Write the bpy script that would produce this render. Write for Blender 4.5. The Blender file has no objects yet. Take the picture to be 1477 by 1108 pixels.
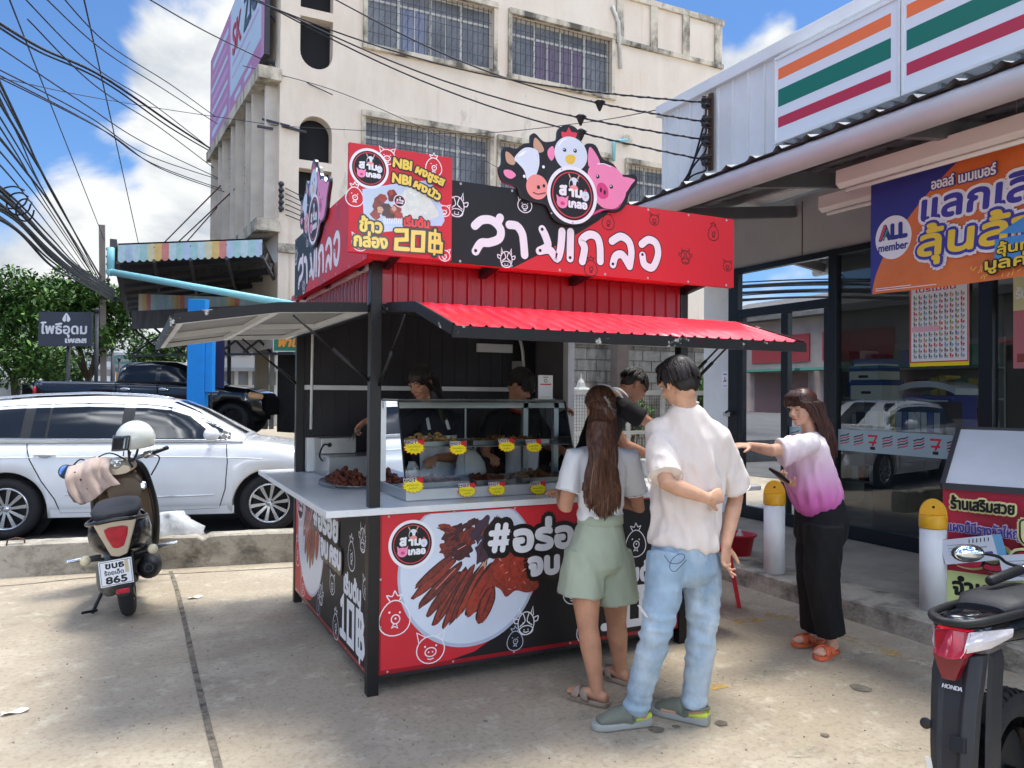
import bpy, bmesh, math, random
import numpy as np
from mathutils import Vector, Matrix, noise
from mathutils.geometry import tessellate_polygon
SC = bpy.context.scene
COL = SC.collection
rad = math.radians
# ------------------------------------------------------------------ camera
EYE = np.array([0.0, 0.0, 1.58])
FPX, AZ, PITCH, ROLL = 1112.76, 0.459169, 0.0128112, 0.00761320
def _rot():
    f = np.array([math.sin(AZ)*math.cos(PITCH), math.cos(AZ)*math.cos(PITCH), math.sin(PITCH)])
    r = np.array([math.cos(AZ), -math.sin(AZ), 0.0]); d = np.cross(f, r)
    c, s = math.cos(ROLL), math.sin(ROLL)
    return np.array([[c, -s, 0], [s, c, 0], [0, 0, 1.0]]) @ np.array([r, d, f])
RC = _rot()
cam = bpy.data.objects.new('camera', bpy.data.cameras.new('camera')); COL.objects.link(cam)
cam.matrix_world = Matrix(((RC[0][0], -RC[1][0], -RC[2][0], EYE[0]), (RC[0][1], -RC[1][1], -RC[2][1], EYE[1]),
                           (RC[0][2], -RC[1][2], -RC[2][2], EYE[2]), (0, 0, 0, 1)))
cam.data.sensor_width = 36; cam.data.lens = 36*FPX/1477; cam.data.clip_start = 0.05; cam.data.clip_end = 3000
SC.camera = cam
# ------------------------------------------------------------------ sky, sun, exposure
SUN_EL, SUN_AZ = 76, 85          # elevation; azimuth measured from +Y towards +X
W = bpy.data.worlds.new('World'); SC.world = W; W.use_nodes = True
def _world():
    nt = W.node_tree; N = nt.nodes; L = nt.links
    bg = N['Background']; bg.inputs['Strength'].default_value = 0.15
    sky = N.new('ShaderNodeTexSky'); sky.sky_type = 'NISHITA'; sky.sun_disc = False
    sky.sun_elevation = rad(SUN_EL); sky.sun_rotation = rad(SUN_AZ); sky.air_density = 1.0; sky.dust_density = 0.6; sky.ozone_density = 2.0
    tc = N.new('ShaderNodeTexCoord')
    def noi(scale, detail, rough, dist, loc, sc3=(1, 1, 1)):
        mp = N.new('ShaderNodeMapping'); mp.inputs['Location'].default_value = loc; mp.inputs['Scale'].default_value = sc3
        L.new(tc.outputs['Generated'], mp.inputs['Vector'])
        n = N.new('ShaderNodeTexNoise'); n.inputs['Scale'].default_value = scale; n.inputs['Detail'].default_value = detail
        n.inputs['Roughness'].default_value = rough; n.inputs['Distortion'].default_value = dist
        L.new(mp.outputs[0], n.inputs['Vector']); return n.outputs['Fac']
    def math_(op, a, b=None, clamp=False):
        m = N.new('ShaderNodeMath'); m.operation = op; m.use_clamp = clamp
        for i, x in enumerate((a, b)):
            if x is None: continue
            if hasattr(x, 'is_linked') or hasattr(x, 'links'): L.new(x, m.inputs[i])
            else: m.inputs[i].default_value = x
        return m.outputs[0]
    def lobe(d, lo, hi, amp):     # a soft lobe around a compass direction, for cloud cover and for added glow
        v = Vector(d).normalized()
        dp = N.new('ShaderNodeVectorMath'); dp.operation = 'DOT_PRODUCT'; dp.inputs[1].default_value = v
        nm = N.new('ShaderNodeVectorMath'); nm.operation = 'NORMALIZE'; L.new(tc.outputs['Generated'], nm.inputs[0]); L.new(nm.outputs[0], dp.inputs[0])
        mr = N.new('ShaderNodeMapRange'); mr.interpolation_type = 'SMOOTHSTEP'
        mr.inputs['From Min'].default_value = lo; mr.inputs['From Max'].default_value = hi
        mr.inputs['To Min'].default_value = 0; mr.inputs['To Max'].default_value = amp
        L.new(dp.outputs['Value'], mr.inputs['Value']); return mr.outputs[0]
    def dirp(x, y):
        d = RC.T @ np.array([(x-738.5)/FPX, (y-554)/FPX, 1.0]); return tuple(d)
    base = noi(3.6, 9, 0.56, 0.35, (3.1, 1.7, 0.4), (1, 1, 1.7))
    b = lobe(dirp(300, 190), .972, .9985, .30)
    for dd, lo, hi, amp in ((dirp(240, 95), .990, .9996, .20), (dirp(200, 215), .992, .9996, .13), (dirp(255, 330), .97, .999, .17), (dirp(330, 30), .985, .9995, .17), (dirp(1070, 48), .9965, .9999, .40), (dirp(0, 350), .988, .9996, .36), (dirp(1190, 10), .996, .9998, .12),
                            (dirp(140, 440), .985, .9995, .13), (dirp(20, 60), .95, .99, -.30), (dirp(30, 250), .98, .995, -.26), (dirp(200, 40), .99, .999, -.15), (dirp(940, -10), .985, .9995, -.28), (dirp(1120, -30), .99, .9998, -.26), (dirp(1300, -60), .98, .999, -.15)):
        b = math_('ADD', b, lobe(dd, lo, hi, amp))
    dens = math_('ADD', base, b)
    cl = N.new('ShaderNodeMapRange'); cl.interpolation_type = 'SMOOTHSTEP'
    cl.inputs['From Min'].default_value = 0.53; cl.inputs['From Max'].default_value = 0.68; L.new(dens, cl.inputs['Value'])
    shade = noi(5.0, 7, 0.55, 0.2, (7.7, 2.2, 5.1), (1, 1, 2.0))
    cr = N.new('ShaderNodeValToRGB'); cr.color_ramp.elements[0].position = .40; cr.color_ramp.elements[0].color = (1.35, 1.48, 1.66, 1)
    cr.color_ramp.elements[1].position = .57; cr.color_ramp.elements[1].color = (2.30, 2.34, 2.34, 1); L.new(shade, cr.inputs['Fac'])
    tint = N.new('ShaderNodeMix'); tint.data_type = 'RGBA'; tint.blend_type = 'MULTIPLY'; tint.inputs['Factor'].default_value = 1
    tint.inputs['B'].default_value = (.22, .31, .41, 1); L.new(sky.outputs[0], tint.inputs['A'])
    mx = N.new('ShaderNodeMix'); mx.data_type = 'RGBA'
    L.new(cl.outputs[0], mx.inputs['Factor']); L.new(tint.outputs['Result'], mx.inputs['A']); L.new(cr.outputs[0], mx.inputs['B'])
    # unseen glow added to the clouds overhead and behind the camera as fill light
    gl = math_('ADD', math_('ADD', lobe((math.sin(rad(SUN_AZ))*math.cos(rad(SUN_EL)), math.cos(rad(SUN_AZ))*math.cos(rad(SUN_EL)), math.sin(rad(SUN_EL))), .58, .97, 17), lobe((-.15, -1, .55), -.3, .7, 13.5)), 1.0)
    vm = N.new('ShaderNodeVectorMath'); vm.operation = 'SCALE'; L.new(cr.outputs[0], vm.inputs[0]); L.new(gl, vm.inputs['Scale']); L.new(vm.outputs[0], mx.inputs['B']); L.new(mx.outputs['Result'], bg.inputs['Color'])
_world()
sl = bpy.data.lights.new('sun', 'SUN'); sl.energy = 1.5; sl.angle = rad(14); sl.color = (1.0, 0.955, 0.85)
sun = bpy.data.objects.new('sun', sl); COL.objects.link(sun)
_sd = Vector((math.sin(rad(SUN_AZ))*math.cos(rad(SUN_EL)), math.cos(rad(SUN_AZ))*math.cos(rad(SUN_EL)), math.sin(rad(SUN_EL))))
sun.rotation_euler = _sd.to_track_quat('Z', 'Y').to_euler()
SC.view_settings.view_transform = 'Standard'; SC.view_settings.look = 'None'; SC.view_settings.gamma = 1
SC.view_settings.exposure = 1.52
SC.cycles.use_denoising = True
SC.cycles.max_bounces = 8; SC.cycles.transparent_max_bounces = 16
# ------------------------------------------------------------------ measuring helpers (photo pixel + real plane -> point)
def ray(x, y): return RC.T @ np.array([(x-738.5)/FPX, (y-554)/FPX, 1.0])
def onY(x, y, Y): d = ray(x, y); return Vector(EYE + d*(Y/d[1]))
def onX(x, y, X): d = ray(x, y); return Vector(EYE + d*(X/d[0]))
def onZ(x, y, Z): d = ray(x, y); return Vector(EYE + d*((Z-1.58)/d[2]))
# ------------------------------------------------------------------ materials
def s(r, g, b):
    f = lambda c: (c/255/12.92) if c <= 10.3 else ((c/255+.055)/1.055)**2.4
    return (f(r), f(g), f(b))
MATS = {}
def mat(name, col, rough=.6, metal=0, var=0, vscale=6, col2=None, bump=0, bscale=60, spec=.5, coat=0, trans=0, alpha=1, detail=5, stretch=(1, 1, 1), lo=.35, hi=.65, sheen=0, ior=1.45, vrough=0):
    if name in MATS: return MATS[name]
    m = bpy.data.materials.new(name); MATS[name] = m; m.use_nodes = True
    N = m.node_tree.nodes; L = m.node_tree.links; p = N['Principled BSDF']
    p.inputs['Base Color'].default_value = (*col, 1); p.inputs['Roughness'].default_value = rough; p.inputs['Metallic'].default_value = metal
    p.inputs['Specular IOR Level'].default_value = spec; p.inputs['Coat Weight'].default_value = coat; p.inputs['Coat Roughness'].default_value = .06
    p.inputs['Transmission Weight'].default_value = trans; p.inputs['Alpha'].default_value = alpha; p.inputs['Sheen Weight'].default_value = sheen; p.inputs['IOR'].default_value = ior
    tc = N.new('ShaderNodeTexCoord'); mp = N.new('ShaderNodeMapping'); mp.inputs['Scale'].default_value = stretch
    L.new(tc.outputs['Object'], mp.inputs['Vector'])
    if var or col2:
        n = N.new('ShaderNodeTexNoise'); n.inputs['Scale'].default_value = vscale; n.inputs['Detail'].default_value = detail; n.inputs['Roughness'].default_value = .62
        L.new(mp.outputs[0], n.inputs['Vector'])
        r = N.new('ShaderNodeValToRGB'); r.color_ramp.elements[0].position = lo; r.color_ramp.elements[1].position = hi
        c2 = col2 or tuple(min(1, c*(1+var)) for c in col); c1 = col if col2 else tuple(c*(1-var) for c in col)
        r.color_ramp.elements[0].color = (*c1, 1); r.color_ramp.elements[1].color = (*c2, 1)
        L.new(n.outputs['Fac'], r.inputs['Fac']); L.new(r.outputs[0], p.inputs['Base Color'])
        if vrough:
            mr = N.new('ShaderNodeMapRange'); mr.inputs['To Min'].default_value = rough-vrough; mr.inputs['To Max'].default_value = rough+vrough
            L.new(n.outputs['Fac'], mr.inputs['Value']); L.new(mr.outputs[0], p.inputs['Roughness'])
    if bump:
        n2 = N.new('ShaderNodeTexNoise'); n2.inputs['Scale'].default_value = bscale; n2.inputs['Detail'].default_value = 4
        L.new(mp.outputs[0], n2.inputs['Vector'])
        b = N.new('ShaderNodeBump'); b.inputs['Strength'].default_value = bump; b.inputs['Distance'].default_value = .02
        L.new(n2.outputs['Fac'], b.inputs['Height']); L.new(b.outputs[0], p.inputs['Normal'])
    return m
def layered(name, base, layers, rough=.85, bump=.25, bscale=30, spec=.3):
    """weathered surface: layers = (colour, noise scale, stretch, lo, hi, strength) of stains with a shape of their own"""
    if name in MATS: return MATS[name]
    m = bpy.data.materials.new(name); MATS[name] = m; m.use_nodes = True
    N = m.node_tree.nodes; L = m.node_tree.links; p = N['Principled BSDF']
    p.inputs['Roughness'].default_value = rough; p.inputs['Specular IOR Level'].default_value = spec
    tc = N.new('ShaderNodeTexCoord'); cur = None
    for i, (c, sc, st, lo, hi, amt) in enumerate(layers):
        mp = N.new('ShaderNodeMapping'); mp.inputs['Scale'].default_value = st; mp.inputs['Location'].default_value = (i*3.7, i*1.9, i*2.3)
        L.new(tc.outputs['Object'], mp.inputs['Vector'])
        n = N.new('ShaderNodeTexNoise'); n.inputs['Scale'].default_value = sc; n.inputs['Detail'].default_value = 8; n.inputs['Roughness'].default_value = .65
        L.new(mp.outputs[0], n.inputs['Vector'])
        mr = N.new('ShaderNodeMapRange'); mr.inputs['From Min'].default_value = lo; mr.inputs['From Max'].default_value = hi; mr.inputs['To Max'].default_value = amt
        L.new(n.outputs['Fac'], mr.inputs['Value'])
        mx = N.new('ShaderNodeMix'); mx.data_type = 'RGBA'; L.new(mr.outputs[0], mx.inputs['Factor'])
        if cur is None: mx.inputs['A'].default_value = (*base, 1)
        else: L.new(cur, mx.inputs['A'])
        mx.inputs['B'].default_value = (*c, 1); cur = mx.outputs['Result']
    L.new(cur, p.inputs['Base Color'])
    n2 = N.new('ShaderNodeTexNoise'); n2.inputs['Scale'].default_value = bscale; n2.inputs['Detail'].default_value = 6
    L.new(tc.outputs['Object'], n2.inputs['Vector'])
    b = N.new('ShaderNodeBump'); b.inputs['Strength'].default_value = bump; b.inputs['Distance'].default_value = .02
    L.new(n2.outputs['Fac'], b.inputs['Height']); L.new(b.outputs[0], p.inputs['Normal'])
    return m
# ------------------------------------------------------------------ objects
MW = {}
def tag(o, label=None, cat=None, group=None, kind=None):
    if label: o['label'] = label
    if cat: o['category'] = cat
    if group: o['group'] = group
    if kind: o['kind'] = kind
    return o
def thing(name, label, cat, loc=(0, 0, 0), rz=0, group=None):
    o = bpy.data.objects.new(name, None); COL.objects.link(o); o.empty_display_size = .1
    o.location = loc; o.rotation_euler = (0, 0, rz)
    MW[o.name] = Matrix.Translation(loc) @ Matrix.Rotation(rz, 4, 'Z')
    return tag(o, label, cat, group)
def root_of(o):
    while o.parent: o = o.parent
    return o
def copy_tree(o, loc, rz=None, label=None, parent=None):
    c = o.copy(); COL.objects.link(c); c.parent = parent
    if parent is None:
        c.location = loc
        if rz is not None: c.rotation_euler = (0, 0, rz)
        if label: c['label'] = label
    for ch in list(o.children): copy_tree(ch, None, parent=c)
    return c
class MB:
    def __init__(self): self.v = []; self.f = []; self.m = []; self.s = []
    def add(self, vs, fs, mi=0, sm=False):
        o = len(self.v); self.v += [tuple(p) for p in vs]
        for f in fs: self.f.append(tuple(i+o for i in f)); self.m.append(mi); self.s.append(sm)
        return self
    def box(self, x0, x1, y0, y1, z0, z1, mi=0):
        return self.add([(x, y, z) for x in (x0, x1) for y in (y0, y1) for z in (z0, z1)],
                        [(0, 1, 3, 2), (4, 6, 7, 5), (0, 4, 5, 1), (2, 3, 7, 6), (0, 2, 6, 4), (1, 5, 7, 3)], mi)
    def obox(self, c, a, b, d, mi=0):
        c, a, b, d = Vector(c), Vector(a), Vector(b), Vector(d)
        vs = [c+a*i+b*j+d*k for i in (-1, 1) for j in (-1, 1) for k in (-1, 1)]
        return self.add(vs, [(0, 1, 3, 2), (4, 6, 7, 5), (0, 4, 5, 1), (2, 3, 7, 6), (0, 2, 6, 4), (1, 5, 7, 3)], mi)
    def bar(self, p, q, w, h, up=(0, 0, 1), mi=0):
        p, q = Vector(p), Vector(q); d = (q-p); n = d.normalized(); u = Vector(up)
        x = n.cross(u)
        if x.length < 1e-4: x = n.cross(Vector((1, 0, 0)))
        x.normalize(); y = x.cross(n).normalized()
        return self.obox((p+q)/2, d/2, x*w/2, y*h/2, mi)
    def loft(self, rings, mi=0, sm=True, caps=True):
        n = len(rings[0]); o = len(self.v)
        for r in rings: self.v += [tuple(p) for p in r]
        for i in range(len(rings)-1):
            for j in range(n):
                a = o+i*n+j; b = o+i*n+(j+1) % n
                self.f.append((a, b, b+n, a+n)); self.m.append(mi); self.s.append(sm)
        if caps:
            self.f.append(tuple(o+j for j in range(n-1, -1, -1))); self.m.append(mi); self.s.append(False)
            e = o+(len(rings)-1)*n
            self.f.append(tuple(e+j for j in range(n))); self.m.append(mi); self.s.append(False)
        return self
    def limb(self, pts, rr, n=12, mi=0, side=None, round_=True):
        """tube through pts; rr = radius or (a across, b deep) per point; side = the across direction"""
        P = [Vector(p) for p in pts]; rings = []
        R = [(r, r) if not isinstance(r, (tuple, list)) else r for r in (rr if isinstance(rr, (list, tuple)) else [rr]*len(P))]
        ref = Vector(side) if side is not None else None
        for i, p in enumerate(P):
            t = (P[min(i+1, len(P)-1)]-P[max(i-1, 0)]).normalized()
            if ref is None:
                ref = t.cross(Vector((0, 0, 1)))
                if ref.length < .1: ref = Vector((1, 0, 0))
            x = (ref-t*ref.dot(t)).normalized(); y = t.cross(x)
            if side is None: ref = x
            a, b = R[i]
            ring = lambda c, k: [c+x*(a*k*math.cos(2*math.pi*j/n))+y*(b*k*math.sin(2*math.pi*j/n)) for j in range(n)]
            if round_ and i == 0:
                for k, q in ((.5, .85), (.85, .5)): rings.append(ring(p-t*(min(a, b)*q*.6), k))
            rings.append(ring(p, 1))
            if round_ and i == len(P)-1:
                for k, q in ((.85, .5), (.5, .85)): rings.append(ring(p+t*(min(a, b)*q*.6), k))
        return self.loft(rings, mi, True, True)
    def tube(self, pts, r, n=8, mi=0): return self.limb(pts, r, n, mi, None, False)
    def ell(self, c, r, n=14, mi=0, M=None):
        c = Vector(c); rings = []
        if not isinstance(r, (tuple, list)): r = (r, r, r)
        k = max(5, n//2)
        for i in range(1, k):
            th = math.pi*i/k
            ring = [Vector((r[0]*math.sin(th)*math.cos(2*math.pi*j/n), r[1]*math.sin(th)*math.sin(2*math.pi*j/n), -r[2]*math.cos(th))) for j in range(n)]
            rings.append([c+(M @ q if M else q) for q in ring])
        o = len(self.v); self.loft(rings, mi, True, False)
        b = Vector((0, 0, -r[2])); t = Vector((0, 0, r[2])); e = len(self.v)
        self.v += [tuple(c+(M @ b if M else b)), tuple(c+(M @ t if M else t))]; last = o+(len(rings)-1)*n
        for j in range(n):
            self.f.append((o+(j+1) % n, o+j, e)); self.f.append((last+j, last+(j+1) % n, e+1)); self.m += [mi, mi]; self.s += [True, True]
        return self
    def lathe(self, prof, c=(0, 0, 0), ax=(0, 0, 1), n=20, mi=0, sm=True, caps=True):
        c = Vector(c); ax = Vector(ax).normalized(); x = ax.orthogonal().normalized(); y = ax.cross(x)
        return self.loft([[c+ax*h+(x*math.cos(2*math.pi*j/n)+y*math.sin(2*math.pi*j/n))*r for j in range(n)] for r, h in prof], mi, sm, caps)
    def prism(self, pts, off, mi=0, sm=False):
        """flat outline pts (3D) pushed by off"""
        P = [Vector(p) for p in pts]; off = Vector(off); n = len(P)
        tris = tessellate_polygon([P]); o = len(self.v); self.v += [tuple(p) for p in P]+[tuple(p+off) for p in P]
        for t in tris: self.f.append(tuple(o+i for i in t)); self.f.append(tuple(o+n+i for i in reversed(t))); self.m += [mi, mi]; self.s += [sm, sm]
        for i in range(n): self.f.append((o+i, o+(i+1) % n, o+n+(i+1) % n, o+n+i)); self.m.append(mi); self.s.append(sm)
        return self
    def grid(self, fn, nu, nv, mi=0, sm=True):
        o = len(self.v)
        for i in range(nu+1):
            for j in range(nv+1): self.v.append(tuple(fn(i/nu, j/nv)))
        for i in range(nu):
            for j in range(nv):
                a = o+i*(nv+1)+j; self.f.append((a, a+nv+1, a+nv+2, a+1)); self.m.append(mi); self.s.append(sm)
        return self
    def build(self, name, mats, parent=None, local=False, bevel=0, seg=2, fix=True):
        me = bpy.data.meshes.new(name); V = self.v
        if parent is not None and not local:
            inv = MW[root_of(parent).name].inverted(); V = [tuple(inv @ Vector(p)) for p in V]
        me.from_pydata(V, [], self.f)
        for m in (mats if isinstance(mats, (list, tuple)) else [mats]): me.materials.append(m)
        me.polygons.foreach_set('material_index', self.m); me.polygons.foreach_set('use_smooth', self.s)
        if fix:
            bm = bmesh.new(); bm.from_mesh(me); bmesh.ops.recalc_face_normals(bm, faces=bm.faces); bm.to_mesh(me); bm.free()
        me.update(); o = bpy.data.objects.new(name, me); COL.objects.link(o)
        if parent is not None: o.parent = parent
        else: MW[o.name] = Matrix()
        if bevel:
            b = o.modifiers.new('bevel', 'BEVEL'); b.width = bevel; b.segments = seg; b.limit_method = 'ANGLE'
        return o
def remesh(mb, voxel, smooth=3, disp=None):
    me = bpy.data.meshes.new('tmp'); me.from_pydata(mb.v, [], mb.f)
    o = bpy.data.objects.new('tmp', me); COL.objects.link(o)
    bm = bmesh.new(); bm.from_mesh(me); bmesh.ops.recalc_face_normals(bm, faces=bm.faces); bm.to_mesh(me); bm.free()
    r = o.modifiers.new('r', 'REMESH'); r.mode = 'VOXEL'; r.voxel_size = voxel
    if smooth:
        q = o.modifiers.new('s', 'SMOOTH'); q.iterations = smooth; q.factor = .5
    dg = bpy.context.evaluated_depsgraph_get(); e = o.evaluated_get(dg).to_mesh()
    out = MB(); N = [v.normal.copy() for v in e.vertices]
    out.v = [tuple(v.co + (N[i]*disp(v.co, N[i]) if disp else Vector())) for i, v in enumerate(e.vertices)]
    out.f = [tuple(p.vertices) for p in e.polygons]; out.m = [0]*len(out.f); out.s = [True]*len(out.f)
    bpy.data.objects.remove(o); return out
def crom(pts, k=6, closed=False):
    P = [Vector(p) for p in pts]; n = len(P); out = []
    if n < 3: return P
    for i in range(n if closed else n-1):
        g = (lambda j: P[j % n]) if closed else (lambda j: P[max(0, min(n-1, j))])
        a, b, c, d = g(i-1), g(i), g(i+1), g(i+2)
        for q in range(k):
            t = q/k; out.append(.5*((2*b)+(c-a)*t+(2*a-5*b+4*c-d)*t*t+(3*b-a-3*c+d)*t**3))
    if not closed: out.append(P[-1])
    return out
# ------------------------------------------------------------------ printed artwork: thin layers laid on a board
_cont = {}
def text_contours(txt):
    if txt in _cont: return _cont[txt]
    c = bpy.data.curves.new('tmp', 'FONT'); c.body = txt; c.size = 1; c.fill_mode = 'NONE'; c.resolution_u = 4
    o = bpy.data.objects.new('tmp', c); me = o.to_mesh(); nb = {}
    for e in me.edges:
        a, b = e.vertices; nb.setdefault(a, []).append(b); nb.setdefault(b, []).append(a)
    co = [(v.co.x, v.co.y) for v in me.vertices]; seen = set(); loops = []
    for st in sorted(nb):
        if st in seen: continue
        lp = [st]; seen.add(st); prev, cur = None, st
        while True:
            nx = [k for k in nb[cur] if k != prev and k not in seen]
            if not nx: break
            nxt = min(nx) if prev is None else nx[0]
            prev, cur = cur, nxt; seen.add(cur); lp.append(cur)
        if len(lp) > 2: loops.append([co[i] for i in lp])
    o.to_mesh_clear(); bpy.data.objects.remove(o)
    ar = lambda l: .5*sum(l[i-1][0]*l[i][1]-l[i][0]*l[i-1][1] for i in range(len(l)))
    loops = [(l, ar(l)) for l in loops if abs(ar(l)) > 1e-6]
    def inside(p, l):
        r = False; x, y = p
        for i in range(len(l)):
            (x1, y1), (x2, y2) = l[i-1], l[i]
            if (y1 > y) != (y2 > y) and x < (x2-x1)*(y-y1)/(y2-y1)+x1: r = not r
        return r
    sg = 1 if sum(a for _, a in loops) > 0 else -1
    outs = [[l] for l, a in loops if a*sg > 0]
    for l, a in loops:
        if a*sg > 0: continue
        best = None
        for g in outs:
            if inside(l[0], g[0]) and (best is None or len(g[0]) < len(best[0])): best = g
        if best: best.append(l)
    _cont[txt] = outs; return outs
class Canvas:
    """O + u*U + v*V on a board facing n; every call lays a layer 0.25 mm further out"""
    def __init__(self, mb, O, U, V, n, step=.00006):
        self.mb, self.O, self.U, self.V, self.n, self.h, self.step = mb, Vector(O), Vector(U), Vector(V), Vector(n), .001, step; self.base, self.bx = .001, []
    def p(self, u, v, h=None): return self.O+self.U*u+self.V*v+self.n*(self.h if h is None else h)
    def lift(self): self.h += self.step; self.base = max(self.base, self.h)
    def place(self, P, w=0):        # just above whatever was printed there before
        xs, ys = [q[0] for q in P], [q[1] for q in P]; b = (min(xs)-w, max(xs)+w, min(ys)-w, max(ys)+w)
        self.h = max([self.base]+[h for c, h in self.bx if b[0] < c[1] and c[0] < b[1] and b[2] < c[3] and c[2] < b[3]])+self.step; self.bx.append((b, self.h))
    def poly(self, pts, mi, holes=(), smooth=0, closed_smooth=True):
        if smooth: pts = [(q.x, q.y) for q in crom([(a, b, 0) for a, b in pts], smooth, True)]
        self.place(pts); ls = [[Vector((a, b, 0)) for a, b in l] for l in [pts, *holes]]
        flat = [q for l in ls for q in l]; tr = tessellate_polygon(ls)
        self.mb.add([self.p(q.x, q.y) for q in flat], tr, mi)
    def ring(self, c, r, w, mi, ry=None, n=40): self.stroke([(c[0]+r*math.cos(2*math.pi*i/n), c[1]+(ry or r)*math.sin(2*math.pi*i/n)) for i in range(n)], w, mi, closed=True)
    def disc(self, c, r, mi, ry=None, n=40, rot=0):
        cs, sn = math.cos(rot), math.sin(rot); ry = ry or r
        self.poly([(c[0]+r*math.cos(t)*cs-ry*math.sin(t)*sn, c[1]+r*math.cos(t)*sn+ry*math.sin(t)*cs) for t in [2*math.pi*i/n for i in range(n)]], mi)
    def rect(self, u0, v0, u1, v1, mi): self.poly([(u0, v0), (u1, v0), (u1, v1), (u0, v1)], mi)
    def stroke(self, pts, w, mi, closed=False, smooth=0, cap=True):
        if smooth: pts = [(q.x, q.y) for q in crom([(a, b, 0) for a, b in pts], smooth, closed)]
        P = [Vector((a, b)) for a, b in pts]; P = [q for i, q in enumerate(P) if i == 0 or (q-P[i-1]).length > 1e-6]
        if len(P) < 2: return
        n = len(P); L = []; R = []; self.place(P, w/2)
        for i in range(n):
            a = P[i-1] if (i > 0 or closed) else None; b = P[(i+1) % n] if (i < n-1 or closed) else None
            d1 = (P[i]-a).normalized() if a is not None else None; d2 = (b-P[i]).normalized() if b is not None else None
            d1 = d1 or d2; d2 = d2 or d1
            n1 = Vector((-d1.y, d1.x)); n2 = Vector((-d2.y, d2.x)); m = n1+n2
            if m.length < .15: m = n1
            m.normalize(); k = min(1.6, 1/max(.3, m.dot(n1)))
            L.append(P[i]+m*(w/2*k)); R.append(P[i]-m*(w/2*k))
        vs = [self.p(*q) for q in L]+[self.p(*q) for q in R]
        fs = [(i, (i+1) % n, n+(i+1) % n, n+i) for i in range(n if closed else n-1)]
        self.mb.add(vs, fs, mi)
        if cap and not closed:
            for e, q, d in ((0, P[0], P[0]-P[1]), (n-1, P[-1], P[-1]-P[-2])):
                an = math.atan2(d.y, d.x); arc = [q+Vector((math.cos(an+t), math.sin(an+t)))*(w/2) for t in [(-.5+j/8)*math.pi for j in range(9)]]
                self.mb.add([self.p(*z) for z in arc], [tuple(range(9))], mi)
    def text(self, txt, u, v, size, mi, width=None, align='l', bold=0, outline=None, ow=0, rot=0, skew=0, fn=None, outline2=None, ow2=0):
        G = text_contours(txt); xs = [q[0] for g in G for l in g for q in l]
        if not xs: return
        x0, x1 = min(xs), max(xs); kx = width/((x1-x0)) if width else size
        off = {'l': -x0, 'c': -(x0+x1)/2, 'r': -x1}[align]; cs, sn = math.cos(rot), math.sin(rot)
        def T(q):
            a, b = (q[0]+off)*kx, q[1]*size; a += skew*b
            if fn: return fn(a, b)
            return (u+a*cs-b*sn, v+a*sn+b*cs)
        GG = [[[T(q) for q in l] for l in g] for g in G]
        ringdirs = lambda w, n: [(w*math.cos(2*math.pi*k/n), w*math.sin(2*math.pi*k/n)) for k in range(n)] if w else [(0, 0)]
        for om, w in ((outline2, ow2), (outline, ow)):
            if om is None: continue
            for g in GG:
                for dx, dy in [(0, 0)]+ringdirs(w, 12): self.poly([(x+dx, y+dy) for x, y in g[0]], om)
        for g in GG:
            for dx, dy in ringdirs(bold, 8)+([(0, 0)] if bold else []): self.poly([(x+dx, y+dy) for x, y in g[0]], mi, [[(x+dx, y+dy) for x, y in l] for l in g[1:]])
# ================================================================== SETTING
def struct(o): o['kind'] = 'structure'; return o
m_conc = layered('lot_concrete', s(168, 155, 136), [(s(132, 122, 108), 0.55, (1, 1, 1), .42, .7, .5), (s(188, 178, 160), 1.1, (1, 1.5, 1), .5, .72, .75), (s(112, 104, 95), 2.6, (1, 1, 1), .56, .74, .55), (s(198, 189, 172), 7, (1, 1, 1), .56, .70, .6), (s(104, 95, 84), 5.5, (.35, 1.6, 1), .62, .74, .45), (s(112, 104, 92), 34, (1, 1, 1), .5, .68, .5), (s(206, 198, 182), 60, (1, 1, 1), .6, .7, .45)], rough=.82, bump=.16, bscale=70)
m_curb = layered('kerb_concrete', s(172, 164, 150), [(s(84, 80, 72), 3.2, (1, 1, 1.2), .47, .66, .85), (s(190, 184, 172), 5, (1, 1, 3), .52, .7, .6), (s(60, 56, 50), 22, (1, 1, 1), .58, .7, .5)], rough=.9, bump=.5, bscale=40)
m_walk = layered('walk_concrete', s(158, 151, 140), [(s(104, 99, 92), 1.2, (1, 1, 1), .42, .68, .7), (s(166, 160, 150), 4, (1, 1, 1), .52, .72, .5), (s(92, 86, 80), 25, (1, 1, 1), .55, .75, .3)], rough=.8, bump=.15, bscale=60)
m_dark = mat('dark_gap', (.02, .019, .017), .95)
g = MB(); g.add([(-400, -200, 0), (600, -200, 0), (600, 900, 0), (-400, 900, 0)], [(0, 1, 2, 3)]); struct(g.build('ground', m_conc))
# road beyond the low kerb wall
m_asph = layered('asphalt', s(92, 90, 88), [(s(66, 64, 62), 1.1, (1, 1, 1), .4, .7, .7), (s(120, 117, 112), 12, (1, 1, 1), .5, .75, .4)], rough=.9, bump=.2, bscale=120)
g = MB(); g.add([(-60, 8.05, .004), (1.1, 7.75, .004), (2.8, 14, .004), (-60, 14, .004)], [(0, 1, 2, 3)]); struct(g.build('road', m_asph))
g = MB(); g.box(-60, 2.9, 13.9, 60, -.2, .52); struct(g.build('raised_forecourt', m_asph))
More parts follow.
